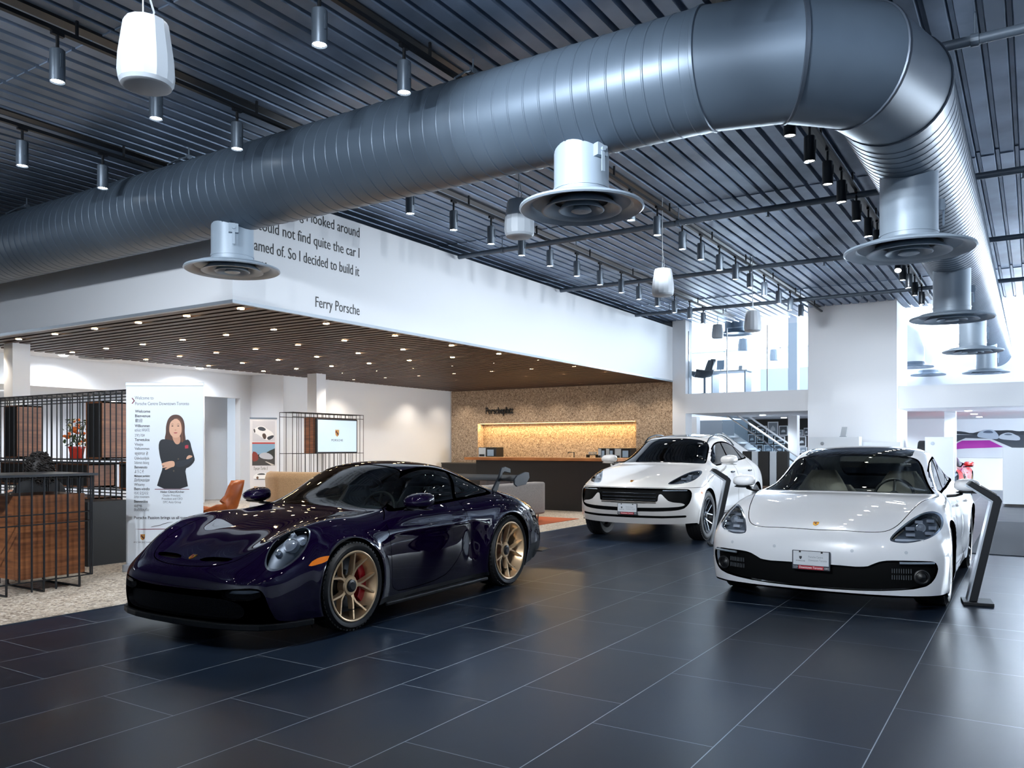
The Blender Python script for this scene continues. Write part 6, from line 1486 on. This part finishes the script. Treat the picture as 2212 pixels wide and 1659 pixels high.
def machine(px0, px1, py, lab, steel=True):
    y1, y0 = at(px0, 980, X=21.15).y, at(px1, 980, X=21.15).y; z1 = at(px0, py, X=21.15).z; w = (y1 - y0) / 2
    o = empty('coffee_machine', (21.35, (y0 + y1) / 2, .905)); tag(o, lab, 'coffee machine', 'machines on the back counter'); h = z1 - .905
    mb = MB(); mb.box(-.2, .22, -w, w, 0, h); mb.build('machine_body', M_BLACK, o, bevel=.01)
    mb = MB(); mb.box(-.215, -.2, w * .15, w * .92, .02, h - .02); mb.build('front_panel', STEEL if steel else M_BLACK, o)
    mb = MB(); mb.box(-.222, -.214, -w * .75, -w * .05, h * .45, h * .85); mb.build('display', mat('display_blue', '#8fa8c4', .2), o)
    mb = MB(); mb.box(-.27, -.215, w * .3, w * .75, h * .42, h * .55); mb.build('spout', M_DARK, o); mb = MB(); mb.box(-.3, -.2, -w * .8, w * .8, 0, .03); mb.build('drip_tray', M_CHROME, o)
machine(1033, 1072, 966, 'black coffee machine with steel strip at the left end of the niche')
machine(1292, 1308, 968, 'slim steel fronted machine, leftmost of the group at the right end of the niche')
machine(1309, 1326, 968, 'slim steel fronted machine, middle of the group at the right end of the niche'); machine(1327, 1362, 968, 'wide steel machine beside the white suv windscreen')
fz = at(1240, 985, X=21.3); fo = empty('bar_tap', (21.3, fz.y, .905)); tag(fo, 'black square tap on the back counter', 'tap')
zt2 = at(1240, 977, X=21.3).z - .905; mb = MB(); mb.tube([(0, 0, 0), (0, 0, zt2), (0, .20, zt2), (0, .20, zt2 - .05)], .016, 8); mb.build('spout', M_BLACK, fo); mb = MB(); mb.lathe([(.03, 0), (.03, .03), (.001, .03)], seg=14, caps=False); mb.build('tap_base', M_BLACK, fo)
cy = at(1280, 985, X=21.3).y
tr = empty('cup_tray', (21.3, cy, .905)); tag(tr, 'two tier dark tray of glasses on the back counter', 'tray')
for z in (.10, .26): mb = MB(); mb.box(-.12, .12, -.16, .16, z, z + .02); mb.build('tray_tier', M_BLACKM, tr)
for s in (-1, 1): mb = MB(); mb.box(-.1, .1, s * .15 - .008, s * .15 + .008, 0, .27); mb.build('tray_leg', M_BLACKM, tr)
csrc = None
for k in range(4):
    if csrc is None: mb = MB(); mb.lathe([(.001, 0), (.025, 0), (.034, .08), (.031, .08), (.024, .006), (.001, .006)], seg=14, caps=False); csrc = o = mb.build('glass_cup', mat('cup_glass', '#d9d2c6', .1), smooth=50)
    else: o = csrc.copy(); C.objects.link(o)
    o.location = (21.3, cy - .105 + .07 * k, 1.185); tag(o, 'small glass on the upper tier of the dark tray', 'glass', 'glasses on the tray')
# ---- soft seating
GREYF = mat('taupe_fabric', '#76706d', .9, sheen=.3); mix_noise(GREYF, '#6b6562', '#7f7976', 90, 2)
def cushion(mb, x0, x1, y0, y1, z0, z1, r=.04):
    cx_, cy_ = (x0 + x1) / 2, (y0 + y1) / 2; a, b_ = (x1 - x0) / 2, (y1 - y0) / 2
    mb.rings([supell(cx_, cy_, z, a - k, b_ - k, 28, 9) for z, k in ((z0, r * .6), (z0 + r * .4, r * .12), (z0 + r, 0), (z1 - r, 0), (z1 - r * .4, r * .12), (z1, r * .6))])
so1 = empty('sofa', (11.3, 8.2, 0)); tag(so1, 'taupe modular sofa seen from behind beyond the coupe rear wing', 'sofa')
for i, (x0, x1) in enumerate(((-1.6, -.6), (-.595, .40), (.405, 2.05))):
    mb = MB(); cushion(mb, x0, x1, -.45, -.18, .15, .745); mb.build('back_module', GREYF, so1, smooth=45)
    mb = MB(); cushion(mb, x0, x1, -.18, .62, .15, .43); mb.build('seat_module', GREYF, so1, smooth=45)
mb = MB(); cushion(mb, 1.35, 1.62, -.14, .02, .43, .88, .06); mb.build('back_cushion', mat('brown_cushion', '#4c4340', .9), so1, smooth=50); mb = MB(); cushion(mb, .5, 1.3, -.14, .02, .43, .86, .06); mb.build('back_cushion', MATS['brown_cushion'], so1, smooth=50)
for x in (-1.5, 1.85): mb = MB(); mb.tube([(x - .28, -.35, .16), (x, -.35, .024), (x + .05, -.35, .024), (x + .07, -.35, .16)], .011, 6); mb.tube([(x - .28, .5, .16), (x, .5, .024), (x + .05, .5, .024), (x + .07, .5, .16)], .011, 6); mb.build('sofa_leg', M_BLACKM, so1)
mb = MB(); mb.box(9.6, 14.1, 7.45, 10.2, .004, .012); o = mb.build('rug', mat('rust_rug', '#a8532c', .95)); tag(o, 'rust orange rug under the taupe sofa', 'rug')
TAN = mat('camel_wool', '#a88a68', .9, sheen=.3); mix_noise(TAN, '#9c7f5e', '#b3946f', 80, 2)
hs = empty('high_back_sofa', (8.85, 8.75, 0), CAMYAW); tag(hs, 'camel high backed booth sofa behind the coupe windscreen', 'sofa')
mb = MB(); R_ = []
for u_ in np.linspace(-1, 1, 17):
    x = 1.05 * math.sin(u_ * 1.35) / math.sin(1.35); y = -.35 + .75 * (1 - math.cos(u_ * 1.35)); lean = .0
    n2 = Vector((math.sin(u_ * 1.35), -math.cos(u_ * 1.35), 0)); sec = []
    for du, z in ((.05, .30), (.06, .66), (.075, .93), (.055, 1.01), (0, 1.04), (-.05, 1.01), (-.06, .93), (-.05, .66), (-.05, .30)):
        sec.append((x + n2.x * du * 1.1, y + n2.y * du * 1.1, z))
    R_.append(sec)
mb.rings(R_); mb.build('wrap_back', TAN, hs, smooth=60)
mb = MB(); cushion(mb, -.85, .85, -.30, .42, .28, .46); mb.build('seat_cushion', TAN, hs, smooth=45)
mb = MB()
for x in (-.8, .8):
    for y in (-.2, .35): mb.cyl((x, y, 0), (x, y, .29), .018, 8)
mb.build('sofa_legs', M_BLACKM, hs)
LEA = mat('cognac_leather', '#a8551f', .4); mix_noise(LEA, '#944818', '#b55f26', 6, 3)
oc = empty('shell_chair', at(478, 1100, X=7.6)); oc.location.z = 0; oc.rotation_euler = (0, 0, math.atan2(.843, -.538)); tag(oc, 'cognac leather shell armchair behind the welcome banner', 'chair')
mb = MB(); R_ = []
prof = [(.42, .44, .26), (.20, .41, .30), (-.02, .40, .31), (-.18, .43, .31), (-.27, .55, .30), (-.33, .72, .27), (-.37, .86, .22), (-.385, .93, .13)]
for x, z, w in prof:
    ring = []
    for k in range(13):
        a = -1 + 2 * k / 12; up_ = (.18 if z < .5 else .10) * abs(a) ** 2.4 * (1 if x < .2 else .5)
        ring.append((x + (.18 * abs(a) ** 2 if z > .5 else 0), a * w, z + (up_ if z < .6 else 0)))
    R_.append(ring)
mb.rings(R_, closed=False, caps=False); mb.v = [(x * .86, y * .8, z) for x, y, z in mb.v]; o = mb.build('seat_shell', LEA, oc, smooth=60)
sm = o.modifiers.new('thick', 'SOLIDIFY'); sm.thickness = .03
mb = MB()
for x, y in ((.3, .24), (.3, -.24), (-.3, .24), (-.3, -.24)): mb.cyl((x * .5, y * .5, .40), (x, y, 0), .013, 8)
mb.build('chair_legs', M_BLACKM, oc)
# ---- seated person behind the desk
pr = empty('person', (4.82, 9.28, 0), 0); tag(pr, 'seated person with dark curly hair and black jacket behind the reception desk', 'person')
def skinned(name, V_, E_, R_, m, parent, sub=2):
    me = bpy.data.meshes.new(name); me.from_pydata(V_, E_, []); o = bpy.data.objects.new(name, me); C.objects.link(o); o.parent = parent
    sk = o.modifiers.new('skin', 'SKIN'); sk.use_smooth_shade = True
    for i, r in enumerate(R_): me.skin_vertices[0].data[i].radius = r if isinstance(r, tuple) else (r, r)
    me.skin_vertices[0].data[0].use_root = True
    s = o.modifiers.new('sub', 'SUBSURF'); s.levels = sub; s.render_levels = sub
    me.materials.append(m); return o
SKINM = mat('skin', '#b98468', .55)
V_ = [(0, 0, .50), (0, .01, .68), (0, 0, .88), (0, .0, .99), (0, .02, 1.07), (0, .045, 1.16), (0, .05, 1.25)]; E_ = [(i, i + 1) for i in range(6)]; R_ = [(.14, .11), (.11, .085), (.125, .08), (.07, .06), (.05, .053), (.075, .088), (.06, .075)]
for s in (-1, 1):
    b0 = len(V_)
    hx = -.10 if s < 0 else .16
    V_ += [(s * .19, 0, .97), (s * .27, .05, .76), (hx + s * .08, .26, .90), (hx + s * .05, .31, .905)]; E_ += [(3, b0), (b0, b0 + 1), (b0 + 1, b0 + 2), (b0 + 2, b0 + 3)]; R_ += [.048, .040, .030, (.034, .018)]
    for f_, (dx, ln) in enumerate(((-.028, .06), (-.010, .072), (.010, .07), (.028, .055))):
        k = len(V_); V_ += [(hx + s * .05 + dx, .335 + ln * .5, .91), (hx + s * .05 + dx * 1.15, .335 + ln, .895)]; E_ += [(b0 + 3, k), (k, k + 1)]; R_ += [.009, .007]
    k = len(V_); V_ += [(hx + s * .05 - s * .045, .315, .90), (hx + s * .05 - s * .06, .345, .895)]; E_ += [(b0 + 3, k), (k, k + 1)]; R_ += [.010, .008]
    k = len(V_); V_ += [(s * .10, .05, .52), (s * .13, .42, .52), (s * .13, .44, .12), (s * .13, .52, .04)]; E_ += [(0, k), (k, k + 1), (k + 1, k + 2), (k + 2, k + 3)]; R_ += [.085, .06, .045, .035]
skinned('body', V_, E_, R_, SKINM, pr)
V_ = [(0, 0, .56), (0, .0, .70), (0, -.01, .88), (0, -.005, .985), (0, .01, 1.03)]; E_ = [(i, i + 1) for i in range(4)]; R_ = [(.175, .14), (.16, .13), (.185, .13), (.125, .10), (.075, .07)]
for s in (-1, 1):
    b0 = len(V_); hx = -.10 if s < 0 else .16
    V_ += [(s * .19, 0, .965), (s * .275, .05, .755), (hx + s * .09, .235, .895)]; E_ += [(3, b0), (b0, b0 + 1), (b0 + 1, b0 + 2)]; R_ += [.082, .062, .044]
skinned('jacket', V_, E_, R_, mat('jacket_black', '#0d0e12', .8), pr)
mb = MB(); rnd = random.Random(3)
mb.sphere((0, .01, 1.165), .125, 20, 14, (1.0, .95, 1.32))
for k in range(420):
    a = rnd.uniform(0, 2 * PI); el = rnd.uniform(-.9, 1.45)
    if math.sin(a) > .45 and el < .5: continue
    rr = .125 + rnd.uniform(-.004, .03) * (1.2 if el < 0 else .6)
    p0 = Vector((rr * math.cos(a) * math.cos(el), .01 + rr * .95 * math.sin(a) * math.cos(el), 1.175 + rr * 1.3 * math.sin(el))); P_ = []
    for q in range(6):
        t_ = q / 5; P_.append(p0 + Vector((.018 * math.cos(t_ * 8 + k), .018 * math.sin(t_ * 8 + k), -.065 * t_)))
    mb.tube(P_, [.006, .0075, .0075, .007, .006, .003], 5)
mb.build('hair', mat('hair_dark', '#17110f', .55), pr, smooth=60)
st2 = empty('stool', (4.82, 9.28, 0)); tag(st2, 'dark stool under the seated person', 'stool')
mb = MB(); mb.lathe([(.001, .36), (.19, .36), (.20, .385), (.19, .41), (.001, .41)], seg=24, caps=False); mb.build('stool_seat', M_BLACK, st2, smooth=40); mb = MB(); mb.lathe([(.22, 0), (.22, .015), (.03, .03), (.03, .36)], seg=24, caps=False); mb.build('stool_column', M_GREYMET, st2, smooth=40)
# ================================================================ info posts, rear hall
def totem(px, py, lab, rz, Yp=None):
    p = at(px, py, Z=0) if Yp is None else Vector((Yp * (SU * ((px - CX) / FPX) + CU) / (-CU * ((px - CX) / FPX) + SU), Yp, 0)); o = empty('info_post', (p.x, p.y, 0), rz); tag(o, lab, 'info post', 'slanted info posts beside the white cars')
    side = [(-.02, .03), (.045, .03), (.235, .93), (.215, .965), (.0, 1.10), (-.035, 1.065), (.165, .925)]
    mb = MB(); mb.prism(side, -.085, .085, 'y'); mb.build('post_body', mat('post_anthracite', '#1c1f24', .4, .2), o, bevel=.006)
    mb = MB(); mb.prism([(-.035, .03), (-.02, .03), (.165, .925), (-.035, 1.065), (-.045, 1.052), (.148, .918)], -.083, .083, 'y'); mb.build('front_face', mat('post_silver', '#c4ccd6', .3, .4), o)
    mb = MB(); mb.prism([(.028, 1.086), (.195, .98), (.198, .985), (.031, 1.091)], -.06, .06, 'y'); mb.build('post_screen', mat('post_screen', '#6d6a60', .15), o)
    mb = MB(); mb.box(-.07, .17, -.14, .14, 0, .03); mb.build('base_plate', M_BLACKM, o, bevel=.004)
    return o
totem(2097, 1303, 'anthracite slanted info post beside the wheel of the white hatchback', -1.43)
totem(1541, 1150, 'anthracite slanted info post beside the door of the white suv', -1.12, 3.85)
mb = MB(); mb.box(12.3, 17.8, -4.5, .72, 0, .012); o = mb.build('floor_mat', mat('mat_charcoal', '#3f4650', .95)); tag(o, 'large charcoal entrance mat beyond the white hatchback', 'mat')
# white display panels in front of the wide column
def panel(px0, px1, py, X, lab, depth=.35):
    y1, y0 = at(px0, 960, X=X).y, at(px1, 960, X=X).y; z1 = at(px0, py, X=X).z; o = empty('display_panel', (X, (y0 + y1) / 2, 0)); tag(o, lab, 'display panel', 'white display panels'); w = (y1 - y0) / 2
    mb = MB(); mb.box(0, depth, -w, w, .03, z1); mb.build('panel_body', mat('panel_white', '#dde3ea', .35), o, bevel=.006)
    mb = MB(); mb.box(.03, depth - .03, -w + .03, w - .03, 0, .03); mb.build('plinth', M_BLACK, o)
    return o, w, z1
for a in ((1747, 1856, 944, 20.6, 'taller white panel with round lock in front of the wide column'), (1857, 1945, 955, 20.97, 'lower white panel with round lock right of the taller one'), (1998, 2060, 944, 22.5, 'white panel with round lock in front of the black tyre')):
    o, w, z1 = panel(*a); mb = MB(); mb.lathe([(.001, -.015), (.04, -.015), (.045, -.005), (.045, .0)], axis='x', seg=18, caps=False); mb.v = [(x, y + w * .45, z + z1 - .16) for x, y, z in mb.v]; mb.build('round_lock', M_CHROME, o, smooth=40)
p = at(1821, 942, X=20.75); o = empty('tablet_stand', (20.75, p.y, at(1747, 944, X=20.6).z)); tag(o, 'small tilted tablet stand on top of the taller white panel', 'tablet')
mb = MB(); mb.rings([[(-.03, -.06, .01), (-.03, .06, .01), (-.012, .06, .01), (-.012, -.06, .01)], [(.03, -.09, .24), (.03, .03, .24), (.045, .03, .24), (.045, -.09, .24)]]); mb.build('tablet', mat('tablet_grey', '#7f8994', .3), o); mb = MB(); mb.box(-.06, .06, -.07, .07, 0, .012); mb.build('stand_foot', M_GREYMET, o)
X_ = 22.5; y1 = at(2166, 1090, X=X_).y; mb = MB(); o = empty('white_counter', (X_, y1 - 1.6, 0)); tag(o, 'large plain white counter at the right edge below the mural', 'counter')
mb.box(0, 1.6, -1.6, 1.6, .06, 1.385); mb.build('counter_body', MATS['panel_white'], o, bevel=.006); mb = MB(); mb.box(.05, 1.5, -1.5, 1.55, 0, .06); mb.build('plinth', M_BLACK, o)
# tyre stand
p = at(1996, 955, X=22.98); o = empty('tyre_display', (22.98, p.y, 0)); tag(o, 'black tyre standing on a post behind the white panel', 'tyre')
mb = MB(); zc = 1.22; mb.lathe([(.20, -.10), (.24, -.125), (.32, -.125), (.345, -.10), (.345, .10), (.32, .125), (.24, .125), (.20, .10)], axis='y', seg=40, caps=False); mb.v = [(x, y, z + zc) for x, y, z in mb.v]; mb.build('tyre', M_RUBBER, o, smooth=40)
mb = MB(); mb.box(-.05, .05, -.05, .05, 0, zc - .3); mb.box(-.2, .2, -.12, .12, 0, .03); mb.build('tyre_post', M_GREYMET, o)
# mural: race cars on a kerb
XM = 30.0
o = empty('wall_mural_print', (30.98, at(2064, 940, X=31).y, 0)); tag(o, 'wall print of two silver cars on a racetrack with a magenta kerb', 'mural')
X6 = lambda x: -(at(1980 + x / 3.966, 940, X=30.98).y - at(2064, 940, X=30.98).y); Z6 = lambda y: EYE + (HY - (880 + y / 3.966)) / FPX * (30.98 / (SU * ((2130 - CX) / FPX) + CU))
def mp(nm, pts, c, ly, s=1):
    q = chaikin([(X6(a), Z6(b)) for a, b in pts], s) if s else [(X6(a), Z6(b)) for a, b in pts]
    mb = MB(); mb.prism([(-a, b) for a, b in map(tuple, q)], -.004 * ly - .004, -.004 * ly, 'x'); mb.build(nm, mat('mural_' + c.strip('#'), c, .5), o)
mp('sky', [(330, 12), (1300, 12), (1300, 430), (330, 430)], '#dfe6ee', 1, 0)
mp('treeline', [(330, 200), (400, 205), (470, 222), (530, 208), (600, 195), (700, 200), (800, 196), (870, 208), (920, 205), (1300, 215), (1300, 245), (330, 235)], '#2b333c', 2)
mp('track', [(330, 232), (560, 235), (1300, 240), (1300, 352), (800, 345), (640, 270), (420, 262), (330, 300)], '#3c444e', 3, 0)
mp('runoff', [(330, 300), (420, 262), (640, 270), (830, 350), (1300, 352), (1300, 430), (330, 430)], '#c9cfd8', 4, 0)
mp('kerb', [(330, 318), (390, 284), (625, 282), (745, 340), (575, 348), (420, 352), (330, 360)], '#a5289c', 5, 0)
mp('printed_car', [(518, 250), (524, 222), (550, 205), (585, 192), (640, 190), (668, 200), (695, 226), (706, 250), (700, 272), (640, 272), (560, 262)], '#a9b8c9', 6); mp('car_window', [(560, 215), (600, 197), (640, 200), (665, 220), (610, 222)], '#56657a', 7)
mp('printed_car', [(700, 262), (712, 240), (740, 226), (775, 217), (815, 220), (845, 236), (880, 250), (890, 270), (880, 286), (780, 280), (730, 274)], '#b7c2ce', 6); mp('car_window', [(740, 235), (785, 223), (830, 236), (790, 242)], '#5b6878', 7)
# gallery of framed pictures on the black wall
frs = [(745,170,830,235),(840,132,935,257),(943,168,1022,258),(900,265,998,335),(1110,205,1163,258),(1170,188,1215,258),(1112,265,1190,358),(1130,363,1200,420),(660,245,730,330),(740,250,800,325),(845,262,885,330),(660,340,735,420),(740,340,795,420),(803,343,890,420),(900,345,990,420),(690,180,732,235)]
places = ['second from the left in the upper row', 'tall one with a portrait in the upper row', 'right of the tall portrait', 'below the tall portrait', 'upper small one right of the slim column', 'at the edge of the wide column', 'below the small one right of the slim column', 'lowest right of the slim column', 'leftmost behind the handrail', 'second behind the handrail', 'third behind the handrail', 'leftmost in the lowest row', 'second in the lowest row', 'third in the lowest row', 'fourth in the lowest row', 'leftmost in the upper row']
XG = 27.46
for i, (a, b_, c, d_) in enumerate(frs):
    p0 = at(1460 + a / 4.233, 880 + b_ / 4.233, X=XG); p1 = at(1460 + c / 4.233, 880 + d_ / 4.233, X=XG); w, h = (p0.y - p1.y) / 2, (p0.z - p1.z) / 2
    o = empty('picture_frame', (XG, (p0.y + p1.y) / 2, (p0.z + p1.z) / 2)); tag(o, 'white framed picture on the black wall, ' + places[i], 'picture', 'framed pictures on the black wall')
    mb = MB(); mb.box(0, .03, -w, w, -h, h); mb.build('frame', mat('frame_white', '#cfd6de', .5), o)
    mb = MB(); mb.box(-.004, 0, -w * .82, w * .82, -h * .84, h * .84); mb.build('picture', mat('photo_dark_%d' % (i % 3), ('#20252c', '#6f7a86', '#3c444d')[i % 3], .4), o)
    mb = MB(); mb.prism([(-w * .5, -h * .3), (w * .5, -h * .35), (w * .4, h * .05), (0, h * (.45 if i == 1 else .2)), (-w * .4, h * .1)], -.007, -.004, 'x'); mb.build('picture_motif', mat('photo_light', '#a9b3bd', .5), o)
# staircase with glass balustrade
S0 = Vector((24.0, 7.85, 2.44)); S1 = Vector((24.0, 4.9, .38)); o = empty('staircase', (24.0, 6.2, 0)); tag(o, 'white staircase with glass balustrade rising to the balcony', 'staircase')
off = lambda p, dx, dz: (p.x + dx - 24.0, p.y - 6.2, p.z + dz)
for dx in (0, 1.15):
    mb = MB(); mb.tube([off(S0, dx, 0), off(S1, dx, 0)], .022, 8); mb.build('handrail', M_CHROME if dx == 0 else M_WHITE, o); mb = MB(); mb.tube([off(S0, dx, .22), off(S1, dx, .22)], .026, 8); mb.build('handrail', M_WHITE, o)
    mb = MB(); q0, q1, q2, q3 = off(S0, dx, .2), off(S1, dx, .2), off(S1, dx, -.62), off(S0, dx, -.62); mb.rings([[q0, q1, q2, q3], [(x + .01, y, z) for x, y, z in (q0, q1, q2, q3)]]); mb.build('glass_panel', glass('balustrade_glass', '#f2f7fa', ior=1.2), o)
    mb = MB(); q = [off(S0, dx, -.6), off(S1, dx, -.6), off(S1, dx, -.85), off(S0, dx, -.85)]; mb.rings([q, [(x + .05, y, z) for x, y, z in q]]); mb.build('stringer', M_WHITE, o)
for k in range(12):
    t_ = k / 11; c = S0.lerp(S1, t_); mb = MB(); mb.cbox((c.x - 24 + .6, c.y - 6.2, c.z - .72), (1.1, .29, .05)); mb.build('tread', M_WHITE, o)
# striped bench backs
o = empty('panel_bench', (20.3, at(1650, 1000, X=20.3).y, 0)); tag(o, 'row of black and white upholstered bench backs behind the white suv', 'bench'); yb = at(1650, 1000, X=20.3).y
for a, b_, mm in ((1603, 1622, M_BLACK), (1623, 1637, 0), (1638, 1661, M_BLACK), (1662, 1677, 0), (1678, 1702, M_BLACK)):
    y1, y0 = at(a, 1000, X=20.3).y - yb, at(b_, 1000, X=20.3).y - yb; mb = MB(); mb.box(0, .18, y0, y1, .0, 1.30); mb.build('bench_back', mm or mat('bench_white', '#b7c0ca', .5), o, bevel=.02)
mb = MB(); mb.box(-.45, 0, at(1700, 1000, X=20.3).y - yb, at(1610, 1000, X=20.3).y - yb, .0, .45); mb.build('bench_seat', mat('bench_brown', '#5a4636', .7), o, bevel=.02)
m = MB(); m.box(27.5, 27.6, 8.12, 12, 0, 2.33); struct('wall_stair', m, mat('blue_grey_wall', '#88929c', .6))
# balcony: glass, chair, desk
g_ = empty('glass_balustrade', (21.75, 6.45, 2.87)); tag(g_, 'clear glass balustrade of the balcony left of the wide column', 'balustrade')
for k in range(3):
    mb = MB(); mb.box(0, .012, -1.62 + 1.08 * k, -1.62 + 1.08 * k + 1.06, .0, 2.1 if k == 2 else 1.75); mb.build('glass_panel', MATS['balustrade_glass'], g_)
for k in range(3):
    mb = MB(); mb.box(-.004, .016, -.54 + 1.08 * k - .012, -.54 + 1.08 * k + .012, 0, 1.75); mb.build('glass_joint', mat('joint_grey', '#8c99a8', .4), g_)
def far_at(px, py, X): return at(px, py, X=X)
p = far_at(1522, 835, 22.6); o = empty('swivel_chair', (22.6, p.y, 2.87), 2.2); o.scale = (1.15, 1.15, 1.15); tag(o, 'black shell chair on the balcony behind the glass', 'chair')
mb = MB(); R_ = []
for x, z, w in ((.28, .46, .24), (.05, .43, .28), (-.14, .46, .28), (-.24, .62, .27), (-.28, .80, .22), (-.29, .90, .12)):
    R_.append([(x + (.16 * abs(a) ** 2 if z > .5 else 0), a * w, z + (.16 * abs(a) ** 2.4 if z < .6 else 0)) for a in np.linspace(-1, 1, 11)])
mb.rings(R_, closed=False, caps=False); q = mb.build('seat_shell', mat('chair_black', '#1a222c', .4), o, smooth=60); q.modifiers.new('thick', 'SOLIDIFY').thickness = .025
mb = MB(); mb.cyl((0, 0, .05), (0, 0, .44), .03, 10)
for k in range(4): mb.cyl((0, 0, .06), (.28 * math.cos(k * PI / 2), .28 * math.sin(k * PI / 2), .02), .015, 6)
mb.build('chair_base', M_GREYMET, o)
p = far_at(1580, 845, 23.4); o = empty('office_desk', (23.4, p.y, 2.87)); tag(o, 'pale desk on the balcony right of the black chair', 'desk')
mb = MB(); mb.box(-.35, .35, -.55, .55, .70, .73); mb.build('desk_top', M_WHITE, o); mb = MB(); mb.box(-.3, .3, -.5, -.46, 0, .7); mb.box(-.3, .3, .46, .5, 0, .7); mb.build('desk_legs', MATS['bench_white'], o)
q = empty('computer', (23.4, p.y + .32, 3.60)); tag(q, 'small screen on the balcony desk', 'computer'); mb = MB(); mb.cbox((0, 0, .20), (.02, .22, .28), Matrix.Rotation(.2, 4, 'Y')); mb.build('screen_panel', mat('far_screen', '#8ea0b2', .3), q); mb = MB(); mb.box(-.07, .07, -.08, .08, 0, .012); mb.cyl((0.02, 0, 0), (0.0, 0, .12), .012, 6); mb.build('screen_foot', M_GREYMET, q)
q = empty('desk_card', (23.3, p.y - .30, 3.60)); tag(q, 'folded card standing on the balcony desk', 'card'); mb = MB(); mb.prism([(-.06, 0), (0, .14), (.06, 0)], -.05, .05, 'y'); mb.build('card', M_WHITE, q)
# far red car: same bodywork, red paint
src = bpy.data.objects['sports_coupe']; rc = copy_tree(src); rc.name = 'red_coupe'
RED = mat('signal_red_paint', '#b3140f', .3, 0, 1)
def repaint(o):
    if o.data is not None and hasattr(o.data, 'materials') and any(m_ and m_.name == 'aubergine_metallic' for m_ in o.data.materials):
        o.data = o.data.copy(); 
        for i, m_ in enumerate(o.data.materials):
            if m_.name == 'aubergine_metallic': o.data.materials[i] = RED
    for ch in o.children: repaint(ch)
repaint(rc)
for ch in list(rc.children):
    if ch.name.startswith('rear_wing'):
        for g2 in list(ch.children): bpy.data.objects.remove(g2)
        bpy.data.objects.remove(ch)
rc.location = (24.4, 2.42, 0); rc.rotation_euler = (0, 0, .0)
tag(rc, 'red car mostly hidden behind the white panel near the mural', 'car')
# ================================================================ end
